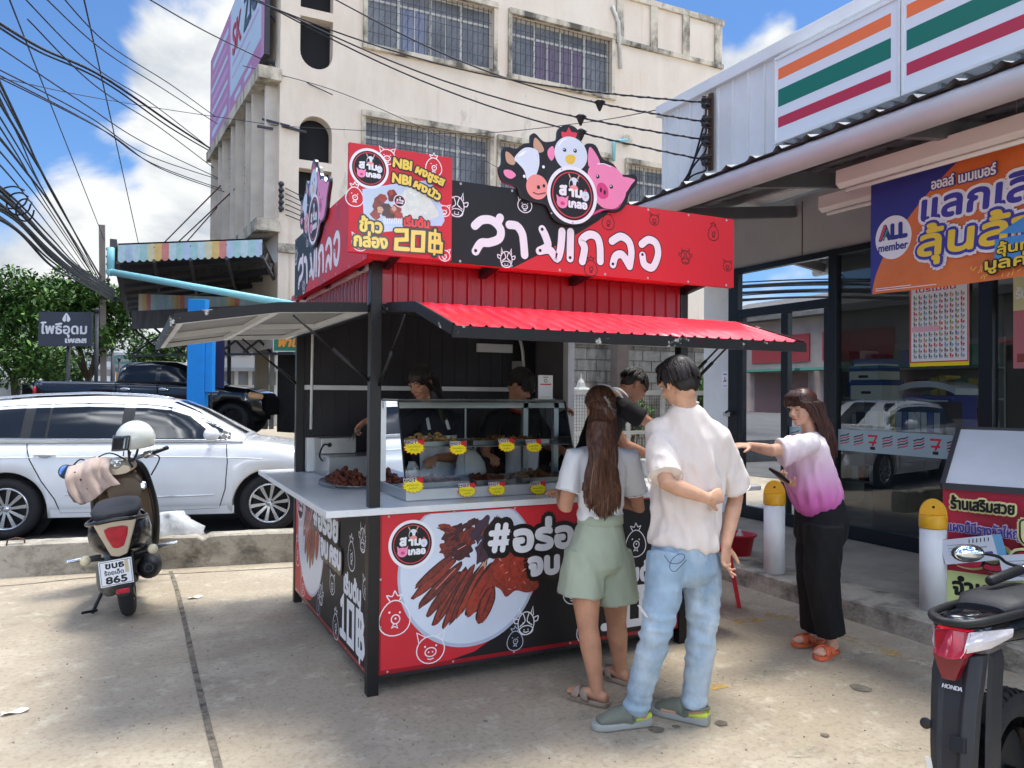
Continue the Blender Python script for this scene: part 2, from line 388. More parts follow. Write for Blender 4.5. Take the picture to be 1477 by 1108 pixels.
# expansion joint with a crumbly dark fill
def joint(pts, w, name):
    P = crom(pts, 14); b = MB(); rnd = random.Random(4); vs = []; fs = []
    for i, p in enumerate(P):
        t = (P[min(i+1, len(P)-1)]-P[max(i-1, 0)]).normalized(); nn = Vector((-t.y, t.x, 0)); ww = w*(.75+.5*rnd.random())
        vs += [p+nn*ww/2, p-nn*ww/2]
        if i: fs.append((2*i-2, 2*i-1, 2*i+1, 2*i))
    b.add(vs, fs); return struct(b.build(name, layered('joint_fill', s(136, 127, 113), [(s(66, 60, 54), 14, (1, 1, 1), .45, .62, .8), (s(130, 122, 110), 40, (1, 1, 1), .55, .7, .6)], bump=.8, bscale=90)))
jp = [onZ(x, y, .004) for x, y in ((246, 824), (255, 850), (268, 905), (284, 980), (301, 1050), (316, 1108), (345, 1230))]
joint(jp, .026, 'ground_joint'); joint([p+Vector((-.013, 0, .001)) for p in jp], .0045, 'ground_joint_edge'); joint([p+Vector((.014, .0, .001)) for p in jp], .0045, 'ground_joint_edge')
joint([onZ(x, y, .004) for x, y in ((-80, 852), (40, 842), (130, 833), (240, 828), (430, 818))], .018, 'ground_joint')
# worn bay paint
def worn(name, col, lo):
    m = mat(name, col, .7, var=.15, vscale=9); N = m.node_tree.nodes; L = m.node_tree.links
    tc = N.new('ShaderNodeTexCoord'); n = N.new('ShaderNodeTexNoise'); n.inputs['Scale'].default_value = 7; n.inputs['Detail'].default_value = 8; n.inputs['Roughness'].default_value = .7
    L.new(tc.outputs['Object'], n.inputs['Vector']); r = N.new('ShaderNodeMapRange'); r.inputs['From Min'].default_value = lo; r.inputs['From Max'].default_value = lo+.16; r.inputs['To Max'].default_value = .75
    L.new(n.outputs['Fac'], r.inputs['Value']); L.new(r.outputs[0], N['Principled BSDF'].inputs['Alpha']); return m
wy, ww = worn('worn_yellow_paint', s(214, 172, 80), .44), worn('worn_white_paint', s(205, 196, 176), .44)
def strip(a, b, w, m, z=.004):
    a, b = onZ(*a, z), onZ(*b, z); t = (b-a).normalized(); n = Vector((-t.y, t.x, 0))*w/2
    q = MB(); q.add([a+n, a-n, b-n, b+n], [(0, 1, 2, 3)]); struct(q.build('bay_marking', m))
strip((1060, 897), (1100, 893), .09, wy); strip((1103, 886), (1150, 892), .09, wy); strip((1146, 892), (1180, 905), .09, ww)
strip((1215, 918), (1250, 929), .1, wy, .0045); strip((1247, 930), (1300, 945), .12, wy); strip((1318, 951), (1480, 1004), .10, ww)
strip((1256, 940), (1190, 952), .11, ww, .0055); strip((1190, 952), (1050, 985), .11, worn('faint_paint', s(190, 182, 160), .52)); strip((1045, 986), (1010, 992), .1, wy); strip((1000, 994), (800, 1040), .1, worn('faint_paint', s(190, 182, 160), .5))
strip((1330, 1075), (1130, 1085), .1, worn('faint_paint', s(190, 182, 160), .5))
# oil spots and chips of litter
sp = mat('oil_stain', s(112, 104, 93), .6, var=.3, vscale=20); rnd = random.Random(8)
for (x, y, r) in ((1241, 992, .055), (947, 1052, .035), (975, 1048, .02), (1040, 1043, .03), (540, 995, .02), (700, 1040, .012), (1190, 1060, .02)):
    c = onZ(x, y, .0045); b = MB(); b.add([c+Vector((math.cos(t)*r*(.8+.4*rnd.random()), math.sin(t)*r*(.8+.4*rnd.random()), 0)) for t in [i*math.pi/9 for i in range(18)]], [tuple(range(18))]); struct(b.build('oil_stain', sp))
lit = mat('paper_scrap', s(226, 224, 216), .8)
for x, y, a, bb, lab in ((22, 1028, .055, .02, 'white paper strip lying on the concrete at the bottom left'), (282, 862, .05, .025, 'pale crumpled scrap on the concrete right of the parked scooter')):
    c = onZ(x, y, .006); b = MB()
    b.grid(lambda u, v: c+Vector(((u-.5)*2*a, (v-.5)*2*bb+.3*a*u, .006*math.sin(7*u+3*v)+.004)), 8, 4); tag(b.build('paper_scrap', lit), lab, 'litter', None)
b = MB(); rnd = random.Random(3)
for i in range(420):
    x = rnd.uniform(0, 1400); y = rnd.uniform(850, 1105)
    if 540 < x < 980 and y < 960: continue
    c = onZ(x, y, .0); r = rnd.uniform(.0015, .0055); b.ell(c+Vector((0, 0, r*.5)), (r, r*rnd.uniform(.6, 1.4), r*.7), 6)
o = b.build('ground_grit', mat('grit', s(140, 132, 120), .9, var=.5, vscale=9)); o['kind'] = 'stuff'; o['label'] = 'fine grit and tiny pebbles scattered over the concrete'
# low concrete kerb wall behind the scooter
t = thing('kerb_wall', 'low weathered concrete wall running behind the scooter and in front of the white car', 'wall', (0, 7.5, 0))
b = MB(); a0, a1 = Vector((-14, 9.62, 0)), Vector((1.42, 7.36, 0)); a0 = Vector((-.96, 7.72, 0))-(a1-Vector((-.96, 7.72, 0)))*5; a1 = a1+(a1-Vector((-.96, 7.72, 0)))*.9
d = (a1-a0).normalized(); n = Vector((-d.y, d.x, 0)); rnd = random.Random(2); L_ = (a1-a0).length; N_ = 300
top = lambda i, q: .285+.008*noise.noise(Vector((i*.21, q, 0)))+.006*noise.noise(Vector((i*.9, q*2, 3)))-(.03 if (i % 47 == 11) else 0)
rings = []
for i in range(N_+1):
    p = a0+d*(L_*i/N_); e = .012*noise.noise(Vector((i*.3, 1, 7)))
    rings.append([p-n*(.0+e*.5), p-n*(e)+Vector((0, 0, top(i, 0)-.018)), p+n*(.02-e)+Vector((0, 0, top(i, 0))), p+n*.17+Vector((0, 0, top(i, 4))), p+n*.2+Vector((0, 0, .26)), p+n*.2])
b.loft(rings, 0, False); b.build('wall', m_curb, t)
b = MB(); c = onZ(20, 790, .27)+Vector((0, .12, 0)); b.tube([c+Vector((-.07, 0, -.02)), c+Vector((-.06, 0, .045)), c+Vector((0, 0, .06)), c+Vector((.06, 0, .045)), c+Vector((.07, 0, -.02))], .007); b.build('lifting_loop', mat('rust_steel', s(92, 70, 54), .8, .4), t)
# ================================================================== CONVENIENCE STORE
XC, XF, ZS = 4.57, 6.50, .15
b = MB(); rings = []
for i in range(140):
    y = -6+i*.1; e = .006*noise.noise(Vector((y*3, 2, 0))); rings.append([(XC+e, y, 0), (XC+.004+e, y, ZS-.015), (XC+.02+e, y, ZS), (XC+.42, y, ZS), (XC+.42, y, 0)])
b.loft(rings, 0, False); struct(b.build('pavement_kerb', m_curb))
b = MB(); b.box(XC+.424, XF+6, -6, 7.95, -.1, ZS-.003); struct(b.build('pavement', m_walk))
m_frame = mat('navy_frame', s(24, 30, 38), .35, .3, spec=.5)
m_wall = mat('store_grey_panel', s(168, 170, 172), .5, var=.05, vscale=3)
m_white = mat('white_paint_metal', s(222, 226, 228), .4, var=.05, vscale=2, spec=.4)
def glass(name, tint=(.62, .72, .72), rough=0.0, boost=1.7):
    if name in MATS: return MATS[name]
    m = bpy.data.materials.new(name); MATS[name] = m; m.use_nodes = True; N = m.node_tree.nodes; L = m.node_tree.links
    N.remove(N['Principled BSDF']); out = N['Material Output']
    tr = N.new('ShaderNodeBsdfTransparent'); tr.inputs[0].default_value = (*tint, 1)
    gl = N.new('ShaderNodeBsdfGlossy'); gl.inputs['Roughness'].default_value = rough; gl.inputs['Color'].default_value = (.95, .97, 1, 1)
    fr = N.new('ShaderNodeFresnel'); fr.inputs['IOR'].default_value = 1.5
    mu = N.new('ShaderNodeMath'); mu.operation = 'MULTIPLY'; mu.inputs[1].default_value = boost; mu.use_clamp = True; L.new(fr.outputs[0], mu.inputs[0])
    mx = N.new('ShaderNodeMixShader'); L.new(mu.outputs[0], mx.inputs[0]); L.new(tr.outputs[0], mx.inputs[1]); L.new(gl.outputs[0], mx.inputs[2])
    L.new(mx.outputs[0], out.inputs['Surface']); return m
m_sglass = glass('shop_glass', (.66, .75, .76), 0.0, 2.0)
st = thing('convenience_store', 'convenience store with dark framed glass front, white ribbed upper wall and striped fascia signs', 'shop', (XF, 3, ZS))
yJ = 7.17; ZT = 3.10; ym1, ym2 = 5.66, 4.07
b = MB()
b.box(XF, XF+.3, 7.2, 7.68, ZS, 3.7); b.build('pillar', m_white, st, bevel=.006)
b = MB(); b.box(XF+.02, XF+.25, -6, 7.198, ZT, 3.75)
for y in (6.1, 4.6, 3.1): b.box(XF+.016, XF+.021, y-.004, y+.004, ZT, 3.7, 1)
b.build('fascia_panel', [m_wall, m_dark], st)
b = MB()
def vbar(y, w, z0=ZS, z1=ZT, dx=.09): b.box(XF-.03, XF-.03+dx, y-w/2, y+w/2, z0, z1)
vbar(7.12, .16); vbar(ym1, .10); vbar(ym2, .12); vbar(2.5, .12); vbar(1.0, .1); vbar(-1.5, .1)
b.box(XF-.028, XF+.05, ym1+.05, 7.04, 2.50, 2.60); b.box(XF-.028, XF+.05, -6, 7.04, ZT-.07, ZT-.003); b.box(XF-.027, XF+.05, -6, 7.04, ZS, ZS+.14)
b.box(XF-.026, XF+.045, 6.26, 6.36, ZS+.14, 2.5); b.box(XF-.024, XF+.04, 6.96, 7.04, ZS+.14, 2.5); b.box(XF-.024, XF+.04, 5.71, 5.77, ZS+.14, 2.5)
b.build('door_frame', m_frame, st, bevel=.004)
for (y0, y1, z0, z1) in ((ym1+.05, 7.04, 2.6, 3.03), (6.36, 6.96, ZS+.14, 2.5), (5.77, 6.26, ZS+.14, 2.5), (ym2+.06, ym1-.05, ZS+.14, 3.03), (2.56, ym2-.06, ZS+.14, 3.03), (1.05, 2.44, ZS+.14, 3.03), (-1.45, .95, ZS+.14, 3.03)):
    q = MB(); q.add([(XF+.01, y0, z0), (XF+.01, y1, z0), (XF+.01, y1, z1), (XF+.01, y0, z1)], [(0, 1, 2, 3)]); q.build('glass_pane', m_sglass, st)
# printed band across the panes
m_band = mat('window_film', s(186, 208, 214), .5, alpha=.72); m_red = mat('print_red', s(206, 40, 52), .5); m_blk = mat('print_black', s(22, 20, 24), .5); m_or = mat('print_orange', s(240, 128, 60), .5); m_grn = mat('print_green', s(20, 112, 92), .5); m_wht = mat('print_white', s(236, 236, 240), .5)
for (y0, y1, seq) in ((ym1-.05, ym2+.06, 'ssnsssnss'), (6.26, 5.77, 'sns'), (ym2-.06, 2.56, 'snssnss')):
    q = MB(); C = Canvas(q, (XF+.006, y0, 1.03), (0, -1, 0), (0, 0, 1), (-1, 0, 0)); w = y0-y1
    C.rect(0, 0, w, .215, 0); k = len(seq)
    for i, ch in enumerate(seq):
        u = (i+.5)*w/k
        if ch == 's':
            for j, mi in enumerate((1, 2, 1, 2)): C.stroke([(u-.052, .065+j*.026), (u-.02, .077+j*.026), (u+.02, .082+j*.026), (u+.052, .098+j*.026)], .011, mi, smooth=4)
        else:
            C.stroke([(u-.045, .165), (u+.045, .165), (u+.0, .075)], .022, 3 if i % 2 else 1); C.rect(u-.045, .092, u+.045, .112, 1); C.rect(u-.028, .03, u+.028, .06, 2)
    q.build('window_film', [m_band, m_red, m_blk, m_or], st)
# upper wall with standing ribs
XU = 5.85; ZU0, ZU1 = 3.62, 5.12
b = MB(); b.box(XU, XU+.2, -6, 7.7, ZU0, ZU1); b.box(XU+.2, XF+4, 7.5, 7.7, 3.0, ZU1)
y = 7.62
while y > -6: b.box(XU-.022, XU+.002, y-.012, y+.012, ZU0, ZU1-.002); y -= .235
for k in range(10): b.box(XU+.3+k*.235, XU+.324+k*.235, 7.699, 7.722, 3.0, ZU1-.002)
b.build('upper_wall', m_white, st)
b = MB(); b.box(XU-.06, XU+.24, -6, 7.76, ZU1-.10, ZU1+.03); b.box(XU-.03, XU+.24, -6, 7.73, ZU1+.03, ZU1+.045); b.build('wall_cap', m_white, st, bevel=.006)
b = MB(); b.box(XU+.2, XF+6, -6, 7.5, 4.9, 4.95); b.build('flat_roof', m_wall, st)
b = MB(); b.box(XF+.3, XF+6, 7.45, 7.66, ZS, 3.6); b.box(XF+5.8, XF+6, -6, 7.45, ZS, 3.6); b.box(XF+.25, XF+6, -6, 7.45, 3.2, 3.25); b.build('inner_wall', mat('shop_inside', s(120, 122, 122), .7), st)
# striped fascia signs
XS = XU-.2
def fsign(y0, y1, z0, z1, nm):
    q = MB(); q.box(XS, XU-.03, y1, y0, z0, z1, 0); C = Canvas(q, (XS, y0, z0), (0, -1, 0), (0, 0, 1), (-1, 0, 0)); w = y0-y1; h = z1-z0
    for f0, f1, mi in ((.11, .25, 1), (.375, .59, 2), (.72, .85, 3)): C.rect(.025, h*(1-f1), w-.07, h*(1-f0), mi)
    q.build('sign_face', [mat('sign_acrylic', s(226, 232, 238), .25, spec=.5, coat=.3), mat('stripe_orange', s(244, 122, 66), .3), mat('stripe_green', s(30, 116, 98), .3), mat('stripe_red', s(190, 48, 74), .3)], sg_)
    q = MB()
    for (a, c, e, f) in ((y1-.02, y0+.02, z1, z1+.035), (y1-.02, y0+.02, z0-.035, z0), (y0, y0+.02, z0, z1), (y1-.02, y1, z0, z1)): q.box(XS-.012, XU-.028, a, c, e, f)
    q.build('sign_frame', m_white, sg_, bevel=.004)
    for k in range(9):
        q = MB(); yy = y0-(k+.5)*w/9; q.box(XS+.02, XU-.02, yy-.012, yy+.012, z0-.075, z0-.037); q.build('bracket', mat('galv', s(150, 152, 154), .4, .6), sg_)
A, B_ = onX(1120, 85.5, XS), onX(1120, 202, XS); Cc, D = onX(1296, 1.8, XS), onX(1296, 136, XS)
zt, zb = (A.z+Cc.z)/2, (B_.z+D.z)/2
for lab, y0, y1 in (('white fascia sign with orange, green and red stripes, nearest the cable rack', A.y, Cc.y), ('white fascia sign with orange, green and red stripes, cut by the right frame edge', Cc.y-.05, Cc.y-1.85)):
    sg_ = thing('fascia_sign', lab, 'sign', (XS, y0, zb), 0, 'striped fascia signs'); fsign(y0, y1, zb, zt, lab)
# canopy over the pavement
XG = 4.40; ZG = 3.34
cn = thing('shop_canopy', 'grey metal canopy with pipe gutter over the store pavement', 'canopy', (XG, 3, ZG))
b = MB(); nY = 460
def roofz(x, y):
    w = (y*3.6) % 1.0; rib = .05*max(0, 1-abs(w-.5)/.16)
    return ZG+.10+(x-XG)*.16+min(.035, rib)
b.grid(lambda u, v: (XG-.06+(XU-XG+.05)*v, 7.8-13.8*u, roofz(XG-.06+(XU-XG+.05)*v, 7.8-13.8*u)), nY, 1, 0, False)
b.grid(lambda u, v: (XG-.06+(XU-XG+.05)*v, 7.8-13.8*u, roofz(XG-.06+(XU-XG+.05)*v, 7.8-13.8*u)-.006), nY, 1, 0, False)
b.build('roof_sheet', mat('roof_sheet', s(120, 124, 128), .5, .3, var=.15, vscale=2), cn, fix=False)
b = MB(); prof = [(-.01, .095), (-.055, .06), (-.075, .01), (-.065, -.04), (-.03, -.075), (.03, -.085), (.075, -.07), (.09, -.02), (.085, .05), (.08, .095), (.07, .095), (.06, -.06), (-.02, -.06), (-.05, .05)]
b.loft([[(XG+.01+px, y, ZG+pz) for px, pz in prof] for y in (7.8, 5.6, 3.0, 0, -6)], 0, True); b.build('gutter', mat('gutter_grey', s(182, 186, 190), .35, var=.06, vscale=1.5), cn)
m_steel = mat('grey_steel', s(112, 114, 118), .5, .2, var=.1, vscale=4)
b = MB()
for x in (4.75, 5.2, 5.65, 6.1): b.box(x-.025, x+.025, -6, 7.75, ZG+.04+(x-XG)*.16, ZG+.09+(x-XG)*.16)
for y in (7.6, 6.2, 4.8, 3.4, 2.0): b.bar((XG+.1, y, ZG-.0), (XF, y, ZG+.26), .06, .12)
b.build('rafters', m_steel, cn)
# batten lamps under the canopy
m_lampw = mat('lamp_white', s(232, 232, 230), .35)
def batten(y0, y1, x, z, lab):
    t = thing('batten_lamp', lab, 'lamp', (x, y0, z), 0, 'batten lamps under the canopy')
    q = MB(); q.loft([[(x-.05, y, z+.14), (x-.055, y, z+.03), (x-.012, y, z), (x+.012, y, z), (x+.055, y, z+.03), (x+.05, y, z+.14)] for y in (y0, y1)], 0, False); q.build('housing', m_lampw, t, bevel=.004)
    q = MB(); q.tube([(x-.0, y0-.06, z-.022), (x, y1+.06, z-.022)], .017, 10); q.build('tube', mat('tube_white', s(240, 240, 238), .2), t)
    for yy in (y0-.25, y1+.25): q = MB(); q.tube([(x, yy, z+.14), (x, yy, z+.42)], .004, 5); q.build('hanger', m_steel, t)
p1_ = onX(1212, 262, 5.0); batten(p1_.y, p1_.y-1.6, 5.0, p1_.z-.06, 'long white batten lamp above the blue and orange banner')
p2_ = onX(1186, 296, 5.55); batten(p2_.y, p2_.y-1.3, 5.55, p2_.z-.07, 'second batten lamp deeper under the canopy, partly behind the banner')
# cable rack on the upper wall
XR = XU-.03
rk = thing('cable_rack', 'rusty steel rack with four spool insulators on the white upper wall', 'insulator rack', (XR, onX(1026, 200, XR).y, onX(1026, 200, XR).z))
ra, rb_ = onX(1027, 138, XR), onX(1027, 246, XR); b = MB(); b.box(XR-.03, XR, ra.y-.03, ra.y+.03, rb_.z, ra.z+.02); b.build('backing_bar', mat('rust_steel', s(92, 70, 54), .8, .4), rk)
INS = []
for py in (148, 176, 202, 231):
    c = onX(1018, py, XR-.1); INS.append(c); b = MB(); b.lathe([(.03, -.05), (.05, -.045), (.05, -.02), (.028, -.01), (.028, .01), (.05, .02), (.05, .045), (.03, .05)], c, (0, 0, 1), 16); b.build('insulator', mat('black_ceramic', s(40, 36, 38), .25), rk)
    b = MB(); b.box(XR-.14, XR-.031, c.y-.015, c.y+.015, c.z+.055, c.z+.068); b.box(XR-.14, XR-.031, c.y-.015, c.y+.015, c.z-.068, c.z-.055); b.build('clevis', mat('rust_steel', s(92, 70, 54)), rk)
# bollards
m_bw = mat('bollard_white', s(228, 230, 232), .4, var=.05, vscale=5, bump=.05); m_by = mat('bollard_yellow', s(226, 168, 36), .45, var=.1, vscale=6)
for (x, y, lab) in ((4.70, 4.68, 'white steel bollard with yellow cap beside the woman in pink'), (4.86, 3.41, 'white steel bollard with yellow cap beside the lottery stand')):
    t = thing('bollard', lab, 'bollard', (x, y, ZS), 0, 'bollards along the pavement')
    b = MB(); b.lathe([(.083, 0), (.083, .555)], (x, y, ZS), n=28); b.build('post', m_bw, t)
    b = MB(); b.lathe([(.086, .55), (.087, .555), (.087, .635), (.082, .640)], (x, y, ZS), n=28); b.build('cap_band', m_by, t)
    b = MB(); C_ = Vector((x, y, ZS+.64)); fd = Vector((-.72, -.69, 0)).normalized(); sd_ = Vector((-fd.y, fd.x, 0))
    pts = [C_+sd_*(.084*math.cos(a))+Vector((0, 0, .105*math.sin(a))) for a in [math.pi*i/20 for i in range(21)]]
    b.prism([q+fd*.012 for q in pts], -fd*.024); b.build('cap_tab', m_by, t, bevel=.004)
    b = MB(); b.lathe([(.009, 0), (.009, .002)], C_+fd*.0125+Vector((0, 0, .05)), fd, 12); b.build('tab_hole', m_dark, t)
# ================================================================== FOOD KIOSK
KX0, KX1, KY0, KY1 = 1.15, 3.17, 3.94, 5.96
m_kred = mat('vinyl_red', s(214, 16, 44), .32, var=.04, vscale=2, coat=.25)
m_sheetred = mat('red_sheet', s(142, 14, 34), .34, var=.10, vscale=3, coat=.4)
m_kblk = mat('black_steel', s(26, 24, 26), .4, .1, var=.25, vscale=8)
m_kwht = mat('white_sheet', s(214, 216, 218), .45, var=.06, vscale=3)
m_ctr = layered('counter_white', s(222, 224, 226), [(s(188, 188, 184), 3, (1, 1, 1), .5, .75, .5), (s(150, 146, 138), 14, (1, 1, 1), .62, .75, .4)], rough=.3, bump=.03, spec=.5)
m_in = mat('dark_interior_sheet', s(44, 42, 48), .55, var=.15, vscale=3)
AN = ['red', 'black', 'white', 'yellow', 'outline', 'pink', 'hotpink', 'tan', 'salmon', 'comb', 'beak', 'greywhite', 'plate', 'meat', 'meat2', 'meat3', 'meatdark', 'rice', 'tray', 'brightred', 'darkred', 'chrome', 'plateedge', 'purple', 'skyblue', 'gloss']
AC = dict(red=s(208, 16, 46), black=s(38, 34, 42), white=s(232, 230, 236), yellow=s(236, 206, 82), outline=s(30, 24, 26), pink=s(240, 138, 180), hotpink=s(216, 66, 128), tan=s(198, 158, 128), salmon=s(238, 150, 142), comb=s(222, 58, 74), beak=s(230, 196, 70),
          greywhite=s(216, 226, 238), plate=s(214, 222, 236), meat=s(116, 48, 40), meat2=s(142, 54, 42), meat3=s(160, 58, 42), meatdark=s(72, 38, 40), rice=s(214, 222, 212), tray=s(186, 202, 218), brightred=s(224, 40, 44), darkred=s(150, 14, 30), chrome=s(180, 180, 184), plateedge=s(182, 192, 212), purple=s(74, 54, 70), skyblue=s(186, 204, 232), gloss=s(246, 248, 252))
ART = [mat('print_'+k, AC[k], .34, coat=.2, **({'var': .38, 'vscale': 26, 'bump': .25, 'bscale': 60, 'lo': .3, 'hi': .7} if k.startswith('meat') else ({'var': .07, 'vscale': 40} if k == 'rice' else ({'var': .04, 'vscale': 2, 'bump': .10, 'bscale': 4})))) for k in AN]
A_ = {k: i for i, k in enumerate(AN)}
def ico_chick(C, u, v, q, w, c):
    C.stroke([(u+q*.5*math.sin(t)*(1-.18*math.cos(t)), v-q*.06+q*.55*math.cos(t)) for t in [2*math.pi*i/22 for i in range(22)]], w, c, closed=True)
    C.stroke([(u-.16*q, v+.48*q), (u-.26*q, v+.66*q), (u-.08*q, v+.62*q), (u, v+.78*q), (u+.1*q, v+.62*q), (u+.24*q, v+.66*q), (u+.16*q, v+.49*q)], w, c, smooth=3)
    C.ring((u+.03*q, v-.1*q), .14*q, w, c, n=14); C.disc((u+.03*q, v-.08*q), .035*q, c, n=8); C.disc((u-.17*q, v+.13*q), .035*q, c, n=8); C.disc((u+.17*q, v+.1*q), .035*q, c, n=8)
    C.stroke([(u-.03*q, v-.24*q), (u-.1*q, v-.36*q), (u, v-.32*q), (u+.1*q, v-.38*q), (u+.06*q, v-.24*q)], w, c)
def ico_pig(C, u, v, q, w, c):
    C.ring((u, v), .5*q, w, c, ry=.46*q, n=22)
    C.stroke([(u-.42*q, v+.28*q), (u-.5*q, v+.62*q), (u-.18*q, v+.44*q)], w, c); C.stroke([(u+.42*q, v+.28*q), (u+.52*q, v+.58*q), (u+.2*q, v+.43*q)], w, c)
    C.ring((u, v-.08*q), .2*q, w, c, ry=.15*q, n=14); C.disc((u-.07*q, v-.08*q), .03*q, c, n=8); C.disc((u+.07*q, v-.08*q), .03*q, c, n=8)
    C.disc((u-.2*q, v+.12*q), .035*q, c, n=8); C.disc((u+.2*q, v+.12*q), .035*q, c, n=8); C.stroke([(u-.1*q, v-.3*q), (u, v-.33*q), (u+.1*q, v-.3*q)], w, c)
def ico_cow(C, u, v, q, w, c):
    C.ring((u, v), .4*q, w, c, ry=.5*q, n=22); C.ring((u, v-.3*q), .34*q, w, c, ry=.2*q, n=18)
    for k in (-1, 1):
        C.stroke([(u+k*.24*q, v+.42*q), (u+k*.34*q, v+.7*q), (u+k*.36*q, v+.34*q)], w, c); C.stroke([(u+k*.38*q, v+.2*q), (u+k*.6*q, v+.26*q), (u+k*.56*q, v+.06*q), (u+k*.4*q, v+.04*q)], w, c, smooth=3)
        C.disc((u+k*.15*q, v+.02*q), .035*q, c, n=8); C.disc((u+k*.1*q, v-.28*q), .03*q, c, n=8); C.stroke([(u+k*.16*q, v+.46*q), (u+k*.05*q, v+.1*q), (u+k*.3*q, v-.1*q)], w, c, smooth=3)
    C.stroke([(u-.12*q, v-.36*q), (u, v-.4*q), (u+.12*q, v-.36*q)], w, c)
def emblem(C, u, v, r, full=True):
    C.disc((u, v), r, A_['white'], n=48); C.disc((u, v), r*.87, A_['black'], n=48); C.ring((u, v), r*.78, r*.035, A_['comb'], n=48)
    C.disc((u+.06*r, v+.38*r), .2*r, A_['greywhite'], ry=.24*r, n=18); C.disc((u-.05*r, v+.36*r), .07*r, A_['black'], ry=.15*r, n=12); C.disc((u+.2*r, v+.36*r), .06*r, A_['black'], ry=.15*r, n=12); C.disc((u+.06*r, v+.24*r), .17*r, A_['salmon'], ry=.11*r, n=16)
    for k in (-1, 1): C.stroke([(u+(.06+k*.13)*r, v+.56*r), (u+(.06+k*.2)*r, v+.7*r)], .05*r, A_['tan']); C.disc((u+(.06+k*.28)*r, v+.44*r), .09*r, A_['black'], ry=.05*r, n=10)
    C.text('ส', u-.5*r, v-.02*r, .52*r, A_['white'], bold=.035*r); C.text('าม', u-.13*r, v-.04*r, .42*r, A_['white'], width=.5*r, bold=.03*r)
    C.disc((u+.52*r, v+.02*r), .15*r, A_['greywhite'], ry=.18*r, n=16); C.disc((u+.52*r, v+.22*r), .05*r, A_['comb'], n=8); C.disc((u+.52*r, v+.0*r), .04*r, A_['beak'], n=8)
    C.disc((u-.4*r, v-.3*r), .22*r, A_['pink'], ry=.2*r, n=20); C.disc((u-.39*r, v-.33*r), .09*r, A_['hotpink'], ry=.065*r, n=12)
    for k in (-1, 1): C.poly([(u+(-.4+k*.1)*r, v-.14*r), (u+(-.4+k*.24)*r, v-.04*r), (u+(-.4+k*.21)*r, v-.24*r)], A_['pink'])
    C.text('เกลอ', u-.14*r, v-.42*r, .36*r, A_['white'], width=.72*r, bold=.026*r)
# --- structure
kq = thing('food_kiosk', 'red and black fried chicken kiosk with counter, open awnings and big printed signs', 'food stall', (KX0, KY0, 0))
for x in (KX0, KX1):
    for y in (KY0, KY1): b = MB(); b.box(x-.03, x+.03, y-.01 if y == KY0 else y-.03, y+.05 if y == KY0 else y+.03, 0, 2.27); b.build('post', m_kblk, kq, bevel=.004)
b = MB(); b.box(KX0+.03, KX1-.03, KY1-.012, KY1, .1, 2.27, 0); x = KX0+.05
while x < KX1-.05: b.box(x, x+.02, KY1-.02, KY1-.011, .1, 2.27); x += .11
b.build('back_wall', m_in, kq)
b = MB(); b.box(KX1-.012, KX1, 5.43, KY1-.03, .1, 2.27); b.build('side_wall', mat('grey_inner_sheet', s(92, 90, 94), .5, var=.1, vscale=3), kq)
b = MB(); b.box(KX0+.03, KX1-.03, KY1-.06, KY1-.025, 1.60, 1.635); b.build('wall_rail', m_kwht, kq)
b = MB(); b.box(KX1-.03, KX1+.03, 5.34, 5.42, .1, 2.2); b.build('door_frame', m_kwht, kq, bevel=.004)
b = MB(); b.box(KX0-.0, KX1-.0, KY0+.06, KY1-.06, .06, .1); b.build('floor_plate', m_in, kq)
b = MB(); b.box(KX0-.06, KX1+.04, KY0-.05, KY1+.05, 2.272, 2.31); b.build('roof', mat('roof_trim_red', s(196, 60, 76), .4, var=.1, vscale=4), kq, bevel=.005)
b = MB(); b.box(KX0-.02, KX1+.02, KY0+.02, KY1-.02, 2.235, 2.268); b.build('ceiling', m_kwht, kq)
# ribbed valances
def ribs(axis, at, a0, a1, z0, z1, out, nm):
    q = MB(); pts = []; a = a0; k = 0
    while a < a1:
        for da, h in ((0, 0), (.055, 0), (.062, .012), (.078, .012), (.085, 0)):
            if a+da <= a1: pts.append((a+da, h))
        a += .085
    pts.append((a1, 0)); vs = []
    for a, h in pts:
        for z in (z0, z1): vs.append((a, at+out*h, z) if axis == 'x' else (at+out*h, a, z))
    n = len(pts); q.add(vs, [(2*i, 2*i+1, 2*i+3, 2*i+2) for i in range(n-1)])
    o = q.build(nm, m_sheetred, kq); sd = o.modifiers.new('thick', 'SOLIDIFY'); sd.thickness = .0015; return o
ribs('x', KY0, KX0+.03, KX1-.03, 2.05, 2.268, -1, 'valance'); ribs('y', KX0, KY0+.05, KY1-.03, 2.05, 2.268, -1, 'valance'); ribs('y', KX1, KY0+.05, KY1-.03, 2.05, 2.268, 1, 'valance')
for (a, c, e, f) in ((KX0+.031, KX1-.031, KY0-.008, KY0+.04), (KX0-.028, KX0+.025, KY0+.051, KY1+.2)): b = MB(); b.box(a, c, e, f, 2.0, 2.048); b.build('top_beam', m_kblk, kq, bevel=.004)
